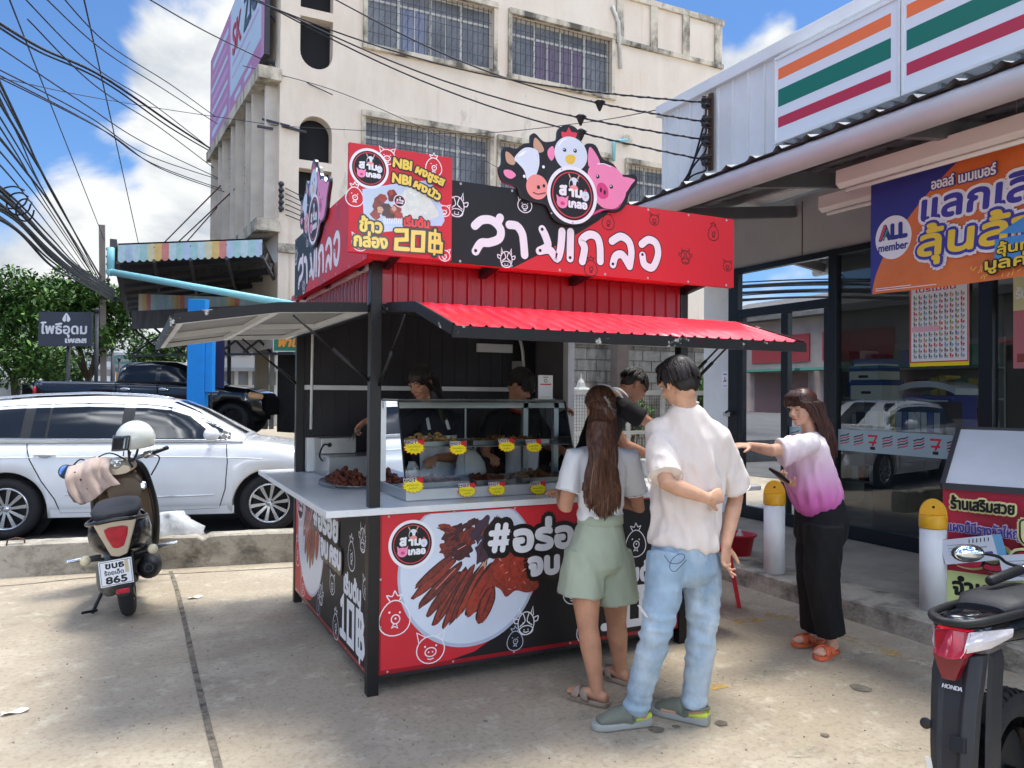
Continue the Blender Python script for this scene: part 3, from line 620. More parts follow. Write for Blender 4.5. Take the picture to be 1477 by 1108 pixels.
# awnings: hinge, a flatter inner half and a steeper outer half
PR = [(0, 2.03), (.45, 1.99), (.92, 1.85)]
def aw_z(d): return PR[0][1]+(PR[1][1]-PR[0][1])*d/.45 if d < .45 else PR[1][1]+(PR[2][1]-PR[1][1])*(d-.45)/.47
def awning(fn, w, name, topm, undm, PR=PR):
    aw_z = lambda d: PR[0][1]+(PR[1][1]-PR[0][1])*d/.45 if d < .45 else PR[1][1]+(PR[2][1]-PR[1][1])*(d-.45)/.47
    # fn(a along, d out, z)
    t = MB(); nu = int(w/.0125)
    h = lambda a: .014*max(0, min(1, (abs(((a/.075) % 1)-.5)-.32)/.08))
    def P(u, v, dz): a = w*u; d = .92*v; return fn(a, d, aw_z(d)+h(a)+dz)
    t.grid(lambda u, v: P(u, v, .012), nu, 4, 0, False); t.build('awning_sheet', topm, aw, fix=False)
    t = MB(); t.grid(lambda u, v: P(u, v, .008), nu, 4, 0, False); t.build('awning_underside', undm, aw, fix=False)
    t = MB()
    for d in (.01, .46, .905): t.bar(fn(0, d, aw_z(d)-.012), fn(w, d, aw_z(d)-.012), .03, .03)
    t.build('awning_rail', m_kwht if name == 'side' else m_kblk, aw)
    for a in (.012, w*.5, w-.012):
        t = MB(); t.bar(fn(a, 0, aw_z(0)-.012), fn(a, .45, aw_z(.45)-.012), .03, .03); t.bar(fn(a, .45, aw_z(.45)-.012), fn(a, .92, aw_z(.92)-.012), .03, .03); t.build('awning_rib', m_kwht if name == 'side' else m_kblk, aw)
    t = MB(); t.bar(fn(-.01, .935, aw_z(.92)-.012), fn(w+.01, .935, aw_z(.92)-.012), .024, .05); t.bar(fn(-.006, 0, aw_z(0)+.0), fn(-.006, .45, aw_z(.45)+.0), .012, .05); t.bar(fn(-.006, .45, aw_z(.45)), fn(-.006, .925, aw_z(.92)), .012, .05)
    t.bar(fn(w+.006, 0, aw_z(0)), fn(w+.006, .45, aw_z(.45)), .012, .05); t.bar(fn(w+.006, .45, aw_z(.45)), fn(w+.006, .925, aw_z(.92)), .012, .05)
    t.build('awning_edge', m_chip, aw)
m_chip = layered('chipped_black_paint', s(30, 28, 30), [(s(196, 192, 186), 9, (1, 1, 1), .60, .64, .9)], rough=.5, bump=.1)
aw = tag(MB().box(KX0+.03, KX1-.02, KY0-.03, KY0-.012, 2.018, 2.03).build('front_awning', m_kblk, kq), 'glossy red ribbed awning over the front counter')
awning(lambda a, d, z: Vector((1.21+a, KY0-.02-d, z)), 1.99, 'front', mat('awning_red', s(236, 40, 58), .3, var=.05, vscale=2, coat=.4), m_in)
aw = tag(MB().box(KX0-.05, KX0-.032, KY0+.03, 6.28, 2.018, 2.03).build('side_awning', m_kblk, kq), 'side awning raised with its pale underside showing')
awning(lambda a, d, z: Vector((KX0-.04-d, 6.30-a, z)), 2.32, 'side', m_sheetred, mat('underside_grey', s(150, 150, 150), .5, var=.08, vscale=3), [(0, 2.03), (.45, 2.005), (.92, 1.925)])
for p, q in (((1.205, 3.62, 1.97), (1.17, 3.93, 1.62)), ((3.19, 3.42, 1.96), (3.17, 3.93, 1.60)), ((3.13, 3.42, 1.96), (3.13, 3.93, 1.62)), ((.73, 3.97, 1.97), (1.13, 3.97, 1.64)), ((.73, 5.95, 1.97), (1.13, 5.95, 1.64))):
    p, q = Vector(p), Vector(q); b = MB(); mid = p.lerp(q, .5); b.tube([p, mid], .006, 8); b.tube([mid, q], .010, 8); b.build('gas_strut', m_kblk, kq)
# counter
b = MB(); b.prism([(.89, 3.90, .945), (3.22, 3.90, .945), (3.22, 4.62, .945), (1.62, 4.62, .945), (1.62, 6.2, .945), (.89, 6.2, .945)], (0, 0, .035)); b.build('counter_top', m_ctr, kq, bevel=.005)
b = MB(); b.box(3.225, 3.80, 3.90, 4.62, .948, .978); b.build('counter_flap', m_ctr, kq, bevel=.005)
b = MB(); b.bar((3.62, 4.2, .945), (3.2, 4.2, .55), .03, .03); b.build('flap_bracket', m_kblk, kq)
# ----- printed lower panels
def panel_art(C, w, h, front):
    C.rect(.0, .0, w, h, A_['darkred']); C.rect(.012, .022, w-.012, h-.006, A_['red'])
    edge = [(.42, .022), (.55, .05), (.80, .18), (.93, .36), (.99, .55), (1.16, .66), (1.42, .70), (w-.012, .70)] if not front else [(.40, .022), (.55, .05), (.80, .18), (.93, .36), (.97, .56), (1.10, .66), (1.24, .74), (1.34, h-.01), (w-.012, h-.01)]
    if not front: edge = [(.36, .022), (.55, .05), (.80, .18), (.93, .36), (1.0, .5), (1.22, .57), (1.34, .66), (1.40, h-.006), (w-.012, h-.006)]
    C.poly(edge+[(w-.012, .022)], A_['black'])
    top = [(x, y) for x, y in [(.52+.42*math.cos(t), .50+.42*math.sin(t)) for t in [2*math.pi*i/72 for i in range(72)]]]
    top = [(x, min(y, h-.012)) for x, y in top]; C.poly(top, A_['plateedge'])
    C.poly([(x, min(y, h-.014)) for x, y in [(.52+.405*math.cos(t), .505+.405*math.sin(t)) for t in [2*math.pi*i/72 for i in range(72)]]], A_['plate'])
    if front:
        rnd = random.Random(11)
        def blob(c, a, bb, rot, mi, jag=.12, hl=True):
            pts = []
            for i in range(22):
                t = 2*math.pi*i/22; k = 1+jag*(rnd.random()-.5)*2; x, y = a*math.cos(t)*k, bb*math.sin(t)*k
                pts.append((c[0]+x*math.cos(rot)-y*math.sin(rot), c[1]+x*math.sin(rot)+y*math.cos(rot)))
            C.poly(pts, A_[mi], smooth=3)
            if hl and bb > .02:
                for k in range(3):
                    o = (rnd.random()-.5)*1.1*bb; l = a*.55*rnd.random()+.015; sx = (rnd.random()-.5)*a*.7
                    p = [(c[0]+(sx+e*l)*math.cos(rot)-o*math.sin(rot), c[1]+(sx+e*l)*math.sin(rot)+o*math.cos(rot)) for e in (-1, 0, 1)]
                    C.stroke(p, .003+.005*rnd.random(), A_[rnd.choice(['meat3', 'meatdark', 'meatdark', 'salmon' if k == 2 else 'meatdark'])])
        for c, a, bb, r_, mi in (((.42, .70), .075, .05, .6, 'meatdark'), ((.50, .68), .07, .05, 1.2, 'meat'), ((.40, .63), .06, .05, 0, 'meat'), ((.58, .72), .08, .045, 1.0, 'purple'), ((.64, .69), .08, .035, 1.3, 'purple'), ((.47, .61), .06, .05, .4, 'meatdark'), ((.60, .60), .08, .05, 1.4, 'purple'), ((.38, .74), .05, .025, -.3, 'meat2'), ((.52, .76), .05, .02, .4, 'meatdark'), ((.66, .75), .05, .02, 1.0, 'meat')): blob(c, a, bb, r_, mi, .2)
        def finger(p, q, wd, mi):
            p, q = Vector(p), Vector(q); d = q-p; blob(((p.x+q.x)/2, (p.y+q.y)/2), d.length/2, wd, math.atan2(d.y, d.x), 'meatdark', .05, False); blob(((p.x+q.x)/2, (p.y+q.y)/2-.004), d.length/2-.006, wd-.008, math.atan2(d.y, d.x), mi, .1)
        for p, q, wd, mi in (((.22, .33), (.47, .55), .030, 'meat'), ((.18, .38), (.44, .58), .028, 'meat2'), ((.20, .44), (.42, .60), .024, 'meat'), ((.30, .22), (.50, .52), .034, 'meat2'), ((.26, .27), (.46, .50), .028, 'meat'), ((.36, .20), (.54, .53), .030, 'meat2'), ((.40, .22), (.58, .52), .026, 'meat'), ((.46, .27), (.62, .56), .030, 'tan'), ((.44, .25), (.60, .52), .024, 'meat3')): finger(p, q, wd, mi)
        finger((.50, .25), (.70, .55), .055, 'meat3'); finger((.57, .20), (.66, .40), .045, 'meat2')
        C.poly([(.60, .44), (.66, .54), (.72, .60), (.80, .58), (.86, .60), (.93, .57), (.92, .46), (.95, .37), (.88, .34), (.80, .36), (.74, .33), (.70, .38)], A_['meat2'], smooth=4); C.poly([(.66, .47), (.72, .56), (.80, .55), (.88, .57), (.90, .47), (.86, .40), (.74, .39)], A_['meat3'], smooth=4)
        for i in range(34):
            x, y = rnd.uniform(.64, .91), rnd.uniform(.37, .57); C.stroke([(x, y), (x+rnd.uniform(-.02, .02), y+rnd.uniform(-.015, .015))], rnd.uniform(.002, .006), A_[rnd.choice(['meat', 'meatdark', 'meat3', 'salmon'])])
    else:
        for i, (p, q) in enumerate((((.30, .45), (.45, .70)), ((.35, .33), (.5, .68)), ((.43, .28), (.55, .70)), ((.52, .26), (.6, .66)), ((.6, .30), (.68, .62)), ((.72, .36), (.78, .60)))):
            m = ((p[0]+q[0])/2, (p[1]+q[1])/2); l = math.hypot(q[0]-p[0], q[1]-p[1])/2; C.disc(m, l, A_[('meat', 'meat2', 'meat3')[i % 3]], ry=.05, rot=math.atan2(q[1]-p[1], q[0]-p[0]), n=18)
        C.disc((.45, .72), .16, A_['meatdark'], ry=.07, n=20)
        rnd = random.Random(5)
        for i in range(26):
            x = rnd.uniform(.2, .55); C.stroke([(x-.12, .40+rnd.random()*.1), (x+.1, .66+rnd.random()*.1), (x+.22, .80)], .003, A_['salmon' if i % 3 else 'gloss'], smooth=3)
    emblem(C, .178, .672, .13)
    kw = dict(bold=.012, outline=A_['outline'], ow=.038)
    for cc, ww in (('outline', .098), ('white', .034)):
        for l in ([(.665, .60), (.685, .735)], [(.715, .60), (.735, .735)], [(.645, .695), (.755, .695)], [(.640, .64), (.75, .64)]): C.stroke(l, ww, A_[cc])
    C.text('อร่อย', .79, .585, .205, A_['white'], width=.53, **kw); C.text('จบ', .885, .44, .17, A_['white'], width=.19, **kw); C.text('ครบ', 1.14, .44, .17, A_['white'], width=.27, **kw)
    C.text('เริ่มต้น', 1.47, .33, .14, A_['white'], width=.36, bold=.009)
    Wt = A_['white']; sw = .048
    C.stroke([(1.41, .245), (1.455, .285), (1.455, .075)], sw, Wt); C.stroke([(1.40, .075), (1.505, .075)], sw, Wt)
    C.stroke([(1.565, .28), (1.68, .28), (1.68, .075), (1.565, .075)], sw, Wt, closed=True)
    C.stroke([(1.76, .075), (1.76, .28), (1.86, .28), (1.88, .24), (1.86, .185), (1.78, .18)], sw, Wt); C.stroke([(1.78, .18), (1.88, .165), (1.90, .11), (1.87, .075), (1.76, .075)], sw, Wt); C.stroke([(1.82, .325), (1.82, .03)], .03, Wt)
    lw = .006
    ico_chick(C, .086, .30, .17, lw, Wt); ico_pig(C, .29, .095, .16, lw, Wt); ico_cow(C, .87, .165, .13, lw, Wt); ico_chick(C, 1.63, .57, .15, lw, Wt); ico_pig(C, 1.18, .30, .13, lw, Wt); ico_cow(C, 1.86, .69, .13, lw, Wt); ico_pig(C, 1.93, .44, .12, lw, Wt); ico_chick(C, 1.28, .08, .14, lw, Wt); ico_chick(C, .80, .08, .1, lw*.8, A_['plateedge'])
    for i in range(6):
        for y in (.012, h-.012): C.disc((.05+i*(w-.1)/5, y), .006, A_['chrome'], n=10)
    for y in (.25, .5): C.disc((.008, y), .006, A_['chrome'], n=10); C.disc((w-.01, y), .006, A_['chrome'], n=10)
w, h = KX1-KX0-.062, .84
b = MB(); b.box(KX0+.031, KX1-.031, KY0+.004, KY0+.02, .10, .942, 0); C = Canvas(b, (KX0+.031, KY0+.004, .10), (1, 0, 0), (0, 0, 1), (0, -1, 0)); panel_art(C, w, h, True); b.build('front_panel', ART, kq, fix=False)
b = MB(); b.box(KX0-.024, KX0-.008, KY0+.055, KY1-.035, .10, .942, 0); C = Canvas(b, (KX0-.024, KY1-.035, .10), (0, -1, 0), (0, 0, 1), (-1, 0, 0)); panel_art(C, KY1-KY0-.09, h, False); b.build('side_panel', ART, kq, fix=False)
b = MB(); b.box(KX1+.008, KX1+.024, KY0+.055, KY1-.035, .10, .942, 0); b.build('side_panel', m_kred, kq)
# ----- big name signs
YS = 3.68
def kA(cx, cy): return (700+cx/3.078, 160+cy/3.078)
def sF(px, py): v = onY(px, py, YS); return (v.x-1.455, v.z-2.25)
SW_, SH_ = 1.895, .425
def name_art(C):
    F = lambda *L: [sF(*kA(a, b_)) for a, b_ in L]
    C.rect(0, 0, SW_, SH_, A_['black'])
    u1 = sF(*kA(120, 697))[0]
    mid = F((235, 640), (330, 590), (420, 540), (500, 490), (560, 440)); top = sF(*kA(590, 400))[0]
    C.poly([(u1, 0)]+mid+[(top, SH_), (SW_, SH_), (SW_, 0)], A_['red'])
    lw = .005
    def ic(f, cx, cy, q, c): u, v = sF(*kA(cx, cy)); f(C, u, v, q, lw, A_[c])
    ic(ico_cow, -128, 425, .105, 'white'); ic(ico_pig, 175, 420, .085, 'white'); ic(ico_cow, 93, 660, .085, 'white')
    for f, x, y in ((ico_chick, 545, 490), (ico_pig, 750, 485), (ico_chick, 1012, 540), (ico_cow, 888, 650), (ico_pig, 1075, 690), (ico_chick, 468, 695)): ic(f, x, y, .082 if f is not ico_pig else .066, 'outline')
    p1c = lambda L: [sF(400+a/3.694, 160+b_/3.694) for a, b_ in L]
    so = p1c([(1052, 612), (1090, 582), (1145, 585), (1188, 630), (1182, 680), (1130, 702), (1085, 705), (1056, 748)])
    st_ = [so, p1c([(1172, 600), (1186, 570)]), F((106, 506), (140, 512), (163, 545), (170, 590), (174, 640)),
           F((252, 526), (268, 560), (276, 600), (240, 622)), F((240, 622), (285, 618), (318, 655), (334, 610), (340, 536)), F((378, 538), (376, 655)),
           F((430, 668), (440, 610), (428, 575), (460, 550), (494, 560), (508, 600), (510, 668)), F((562, 578), (600, 558), (636, 580), (648, 630), (640, 690)), F((640, 690), (608, 640), (578, 645), (566, 682)),
           F((694, 592), (725, 572), (758, 590), (766, 640), (742, 695), (706, 682), (697, 642))]
    for l in st_: C.stroke(l, .058, A_['outline'], smooth=5)
    for l in st_: C.stroke(l, .045, A_['white'], smooth=5)
    C.lift()
    for cx, cy in ((252, 526), (243, 620), (376, 652), (566, 680), (697, 638)): C.disc(sF(*kA(cx, cy)), .009, A_['outline'], n=14)
    C.disc(p1c([(1056, 745)])[0], .009, A_['outline'], n=14)
    for i in range(7):
        for y in (.012, SH_-.012): C.disc((.06+i*(SW_-.12)/6, y), .007, A_['chrome'], n=10)
def mascots(mb, base, n):
    """cut-out board of cow, chicken and pig round the emblem; base(u, v) -> world point on the board face"""
    F = lambda L: [sF(*kA(a, b_)) for a, b_ in L]
    out = F([(52, 262), (66, 235), (70, 175), (95, 165), (130, 172), (165, 150), (192, 145), (195, 112), (215, 106), (250, 140), (290, 140), (310, 128), (318, 85), (355, 66), (398, 84), (412, 130), (438, 170), (442, 150), (482, 158), (512, 215), (560, 240), (595, 285), (655, 288), (664, 325), (630, 372), (618, 418), (580, 452), (510, 448), (470, 490), (380, 512), (300, 490), (262, 425), (210, 410), (150, 388), (130, 342), (72, 318)])
    sm = [(q.x, q.y) for q in crom([(a, b_, 0) for a, b_ in out], 4, True)]
    P = [base(u, v) for u, v in sm]; mb.prism(P, -Vector(n)*.018, A_['outline'])
    C = Canvas(mb, base(0, 0), base(1, 0)-base(0, 0), base(0, 1)-base(0, 0), n)
    def E(cx, cy, rx, ry, c, rot=0, dark=None):
        u, v = sF(*kA(cx, cy)); ru = abs(sF(*kA(cx+rx, cy))[0]-u); rv = abs(sF(*kA(cx, cy+ry))[1]-v); C.disc((u, v), ru, A_[c], ry=rv, rot=rot, n=40)
    PZ = lambda c, *L: C.poly(F(L), A_[c], smooth=4)
    PZ('black', (70, 262), (110, 205), (150, 165), (230, 165), (275, 200), (262, 300), (230, 395), (170, 385), (140, 340), (75, 305))
    PZ('tan', (82, 188), (100, 192), (125, 222), (118, 245), (88, 232)); PZ('tan', (212, 124), (240, 150), (252, 182), (225, 190), (206, 165))
    PZ('pink', (75, 268), (105, 268), (128, 290), (105, 306), (80, 292)); PZ('pink', (270, 178), (292, 162), (300, 200), (286, 226), (270, 205))
    PZ('greywhite', (130, 200), (170, 168), (222, 180), (232, 230), (225, 270), (205, 310), (180, 318), (165, 270), (135, 235), (122, 222)); PZ('gloss', (136, 205), (160, 186), (176, 184), (150, 205))
    E(222, 342, 48, 55, 'salmon', .35); E(228, 343, 7, 9, 'outline'); E(252, 337, 6, 8, 'outline'); C.stroke(F([(205, 366), (225, 374), (258, 368)]), .006, A_['outline'], smooth=3)
    E(165, 295, 6, 7, 'gloss'); E(250, 253, 6, 7, 'gloss')
    PZ('comb', (335, 125), (330, 98), (350, 100), (362, 78), (374, 98), (398, 104), (388, 130), (362, 134))
    E(372, 197, 72, 77, 'greywhite'); E(343, 178, 8, 9, 'outline'); E(390, 182, 8, 9, 'outline'); E(341, 175, 3, 3, 'gloss'); E(388, 179, 3, 3, 'gloss'); PZ('beak', (348, 208), (372, 198), (392, 210), (385, 235), (368, 242), (352, 232))
    C.stroke(F([(318, 160), (332, 138), (352, 130)]), .006, A_['gloss'], smooth=3)
    PZ('pink', (452, 168), (476, 185), (500, 235), (470, 250), (448, 245)); PZ('pink', (585, 300), (652, 308), (640, 330), (608, 368)); E(535, 340, 82, 96, 'pink'); PZ('pink', (450, 260), (500, 240), (560, 262), (600, 310), (606, 360), (580, 430), (520, 436), (480, 400), (450, 340))
    PZ('hotpink', (490, 330), (515, 325), (535, 350), (535, 385), (510, 395), (488, 375)); E(504, 355, 5, 11, 'outline'); E(521, 366, 5, 11, 'outline'); E(490, 296, 8, 9, 'outline'); E(550, 341, 8, 9, 'outline'); E(488, 293, 3, 3, 'gloss'); E(548, 338, 3, 3, 'gloss')
    C.stroke(F([(490, 240), (520, 240), (548, 252)]), .005, A_['gloss'], smooth=3)
    PZ('hotpink', (460, 470), (500, 440), (575, 440), (600, 405), (575, 436), (520, 444))
    u, v = sF(*kA(378, 378)); emblem(C, u, v, sF(*kA(378, 250))[1]-v)
    for cx, cy in ((488, 408), (285, 458), (380, 500), (330, 265)): E(cx, cy, 4, 4, 'chrome')
def signboard(name, O, U, n, lab):
    O, U, n = Vector(O), Vector(U), Vector(n); Vv = Vector((0, 0, 1)); mb = MB()
    mb.obox(O+U*SW_/2+Vv*SH_/2-n*.0225, U*SW_/2, Vv*SH_/2, n*.0215, A_['red']); C = Canvas(mb, O, U, Vv, n); name_art(C); mb.build(name, ART, kq, fix=False)
    mb = MB(); mascots(mb, lambda u, v: O+U*u+Vv*v+n*.02, n); mb.build('mascot_board', ART, kq, fix=False)
signboard('name_sign', (1.455, YS, 2.25), (1, 0, 0), (0, -1, 0), '')
signboard('name_sign', (1.05, 5.66, 2.25), (0, -1, 0), (-1, 0, 0), '')
for x in (1.75, 2.33, 3.16): b = MB(); b.bar((x, 3.75, 2.275), (x, KY0-.014, 2.245), .04, .05); b.build('sign_bracket', m_kblk, kq)
for y in (4.1, 4.9, 5.6): b = MB(); b.bar((1.075, y, 2.272), (KX0-.032, y, 2.25), .04, .03); b.build('sign_bracket', m_kblk, kq)
# ----- square price sign
b = MB(); q0 = Vector((.925, YS-.03, 2.255)); QW, QH = .53, .525; b.box(q0.x, q0.x+QW, YS-.029, YS-.004, q0.z, q0.z+QH, A_['red'])
C = Canvas(b, q0, (1, 0, 0), (0, 0, 1), (0, -1, 0)); C.rect(0, 0, QW, QH, A_['red'])
def kS(cx, cy): v = onY(490+cx/5.83, 200+cy/5.83, YS-.03); return (v.x-q0.x, v.z-q0.z)
FS = lambda *L: [kS(*p) for p in L]
lw = .0045
for f, x, y, z in ((ico_chick, 125, 480, .085), (ico_pig, 398, 155, .08), (ico_chick, 790, 232, .085), (ico_pig, 880, 610, .06), (ico_pig, 880, 985, .06), (ico_pig, 170, 880, .08)): u, v = kS(x, y); f(C, u, v, z, lw, A_['white'])
C.poly(FS((190, 425), (440, 385), (740, 352), (790, 400), (850, 560), (882, 690), (855, 735), (640, 730), (520, 770), (250, 800), (205, 760)), A_['skyblue']); C.poly(FS((215, 445), (440, 408), (720, 380), (770, 420), (850, 670), (560, 690), (330, 705), (240, 690)), A_['tray'])
C.poly(FS((540, 440), (640, 405), (720, 440), (790, 560), (830, 650), (700, 690), (560, 670), (520, 560)), A_['rice'], smooth=4)
rnd = random.Random(3)
for i in range(30):
    x, y = rnd.uniform(550, 790), rnd.uniform(450, 650); C.stroke(FS((x, y), (x+rnd.uniform(-25, 25), y+rnd.uniform(-15, 15))), .003, A_[rnd.choice(['gloss', 'tray', 'rice'])])
for (x, y, rx, ry, c) in ((330, 560, 62, 80, 'meat'), (300, 640, 50, 40, 'meat2'), (390, 600, 55, 60, 'meatdark'), (440, 480, 48, 55, 'meat'), (470, 610, 60, 55, 'meat2'), (500, 650, 40, 30, 'meat3'), (360, 500, 45, 35, 'meat3'), (420, 650, 55, 28, 'meatdark'), (340, 600, 30, 30, 'tan'), (455, 590, 25, 22, 'tan'), (430, 460, 22, 26, 'meat3')):
    u, v = kS(x, y); C.poly([(u+rx*.0005*math.cos(t)*(1+.15*math.sin(5*t+x)), v+ry*.00058*math.sin(t)*(1+.12*math.cos(4*t+y))) for t in [2*math.pi*i/22 for i in range(22)]], A_[c])
for i in range(11): C.stroke(FS((370+i*15, 670), (374+i*15, 715)), .003, A_['gloss'])
u, v = kS(248, 252); emblem(C, u, v, .0975)
u, v = kS(503, 525); emblem(C, u, v, .031)
ty = dict(bold=.0035, outline=A_['outline'], ow=.011)
def tline(txt, a, bq, size, col, width=None, **k):
    a, bq = kS(*a), kS(*bq); C.text(txt, a[0], a[1], size, A_[col], width=width, rot=math.atan2(bq[1]-a[1], bq[0]-a[0]), **k)
tline('NBI', (448, 235), (600, 270), .064, 'yellow', **ty); tline('ผงชูรส', (632, 285), (900, 420), .056, 'yellow', width=.155, **ty)
tline('NBI', (442, 365), (590, 395), .064, 'yellow', **ty); tline('ผงนัว', (615, 405), (850, 535), .056, 'yellow', width=.145, **ty)
C.text('เริ่มต้น', *kS(540, 732), .058, A_['brightred'], width=.128, bold=.003, outline=A_['outline'], ow=.009)
C.text('ข้าว', *kS(168, 775), .085, A_['yellow'], width=.108, bold=.004, outline=A_['outline'], ow=.013); C.text('กล่อง', *kS(120, 900), .085, A_['yellow'], width=.162, bold=.004, outline=A_['outline'], ow=.013)
big = [FS((472, 775), (560, 775), (560, 850), (475, 853), (470, 925), (572, 933)), FS((615, 790), (702, 795), (696, 942), (610, 936)), FS((752, 945), (758, 800), (832, 812), (836, 860), (765, 868)), FS((765, 868), (852, 885), (848, 955), (752, 945)), FS((800, 770), (792, 975))]
for i, l in enumerate(big): C.stroke(l, .036, A_['outline'], closed=i == 1)
for i, l in enumerate(big): C.stroke(l, (.021, .021, .017, .017, .012)[i], A_['yellow'], closed=i == 1)
b.build('price_sign', ART, kq, fix=False)
b = MB(); b.bar((1.2, YS, 2.29), (1.2, KY0, 2.245), .03, .03); b.build('sign_bracket', m_kblk, kq)
# ----- fittings inside
b = MB(); b.tube([Vector(p) for p in ((1.23, 5.9, 2.2), (1.23, 5.9, 1.95), (1.225, 5.9, 1.3))], .011); b.build('conduit', m_kwht, kq)
b = MB(); b.box(1.19, 1.27, 5.86, 5.93, .985, 1.24); b.build('junction_box', m_kwht, kq, bevel=.006)
b = MB(); b.box(2.60, 2.92, 5.90, 5.94, 1.93, 2.0); b.build('wall_notice', m_kwht, kq); b = MB(); b.tube(crom([(2.95, 5.9, 2.15), (3.0, 5.88, 1.98), (3.02, 5.89, 1.8), (3.0, 5.9, 1.62)], 5), .014); b.build('cable', m_kwht, kq)
b = MB(); b.box(2.93, 3.02, 5.88, 5.94, 1.62, 1.86); b.build('fuse_box', mat('box_grey', s(150, 150, 154), .5), kq, bevel=.006)
# ================================================================== THINGS ON THE COUNTER
m_cg = glass('case_glass', (.86, .90, .89), 0.0, 1.1); m_alu = mat('aluminium', s(186, 190, 192), .35, .6, var=.06, vscale=5)
cs = thing('display_case', 'glass hot food display case with aluminium frame and yellow price tags', 'display case', (1.37, 4.1, .98))
x0, x1, yf, yb, z0, z1 = 1.37, 2.47, 4.08, 4.56, .982, 1.535; ytf = 4.24; zb = 1.045
b = MB(); b.box(x0, x1, yf, yb, z0, zb); b.build('base', m_alu, cs, bevel=.004)
sl_ = lambda z: yf+(ytf-yf)*(z-zb)/(z1-zb)
def pane(pts, nm): q = MB(); q.add(pts, [(0, 1, 2, 3)]); q.build(nm, m_cg, cs)
pane([(x0, yf+.004, zb), (x1, yf+.004, zb), (x1, ytf+.004, z1), (x0, ytf+.004, z1)], 'front_glass'); pane([(x0+.004, yf, zb), (x0+.004, yb, zb), (x0+.004, yb, z1), (x0+.004, ytf, z1)], 'side_glass'); pane([(x1-.004, yf, zb), (x1-.004, yb, zb), (x1-.004, yb, z1), (x1-.004, ytf, z1)], 'side_glass')
for nm, a, c in (('frame_rail', (x0, yb, z1-.03), (x1, yb, z1-.03)), ('frame_rail', (x0, yb, zb), (x0, yb, z1)), ('frame_rail', (x1-.12, yb, zb), (x1-.12, yb, z1))): q = MB(); q.bar(a, c, .035, .035); q.build(nm, m_alu, cs)
q = MB(); q.bar((x0+.55, yb-.01, zb), (x0+.55, yb-.01, z1-.05), .008, .008); q.build('sliding_door_edge', m_alu, cs)
m_edge = mat('dark_edge', s(30, 34, 36), .3)
for a, c in (((x0, ytf, z1), (x1, ytf, z1)), ((x0, yf, zb), (x0, ytf, z1)), ((x1, yf, zb), (x1, ytf, z1)), ((x0, ytf, z1), (x0, yb, z1)), ((x1, ytf, z1), (x1, yb, z1))): q = MB(); q.bar(a, c, .008, .008); q.build('edge_trim', m_edge, cs)
q = MB(); q.box(x0+.004, x1-.004, ytf, yb, z1+.0045, z1+.010); q.build('top_glass', mat('case_top', s(90, 100, 98), .15, alpha=.75), cs)
q = MB(); q.box(x0+.01, x1-.01, sl_(1.27)+.02, yb-.02, 1.265, 1.271); q.build('shelf', mat('shelf_glass', s(150, 160, 156), .2, alpha=.6), cs)
# price tags: jagged yellow bursts
m_ty = mat('tag_yellow', s(246, 226, 20), .5); m_tr = mat('tag_red', s(206, 34, 44), .5); m_tk = mat('tag_ink', s(30, 26, 24), .6)
def tagc(u, z, sc, k):
    q = MB(); O = Vector((u, sl_(z)-.004, z)); sl = Vector((0, ytf-yf, z1-zb)).normalized(); C = Canvas(q, O, (1, 0, 0), sl, (0, -sl.z, sl.y)); rnd = random.Random(k)
    st_ = lambda g: [((1 if i % 2 else .78)*g*sc*.052*math.cos(t+.1)*1.12, (1 if i % 2 else .74)*g*sc*.036*math.sin(t+.1)-.012) for i, t in enumerate([2*math.pi*i/28 for i in range(28)])]
    q.prism([C.p(a, b_, -.001) for a, b_ in st_(1.06)], C.n*.001, 1)
    C.rect(-.028*sc, .005, .052*sc, .034, 1); C.poly(st_(1), 0); C.text('HOT', -.045*sc, .012, .028, 3, width=.062*sc, bold=.0035); C.text('HOT', -.045*sc, .012, .028, 2, width=.062*sc, bold=.001); C.disc((.042*sc, .02), .015*sc, 1, ry=.012); C.stroke([(.045*sc, .032), (.06*sc, .04)], .004, 1)
    x = -.032*sc
    for r_, yy in enumerate((-.008, -.025)):
        x = -.034*sc+.012*r_
        while x < .03*sc-.014*r_: wv = rnd.uniform(.004, .009); C.stroke([(x, yy+rnd.uniform(-.003, .003)), (x+wv*.5, yy+rnd.uniform(.0, .009)), (x+wv, yy-.003)], .0016, 2); x += wv+.0025
    q.build('price_tag', [m_ty, m_tr, m_tk, m_wht], cs, fix=False)
for k, (px, py) in enumerate(((597, 643), (660, 645), (730, 641), (769, 642), (595, 698), (671, 705), (714, 703), (773, 702))):
    v = onY(px, py, sl_(1.28 if k < 4 else 1.09)); tagc(v.x, v.z, 1.0 if k % 4 else 1.12, k)
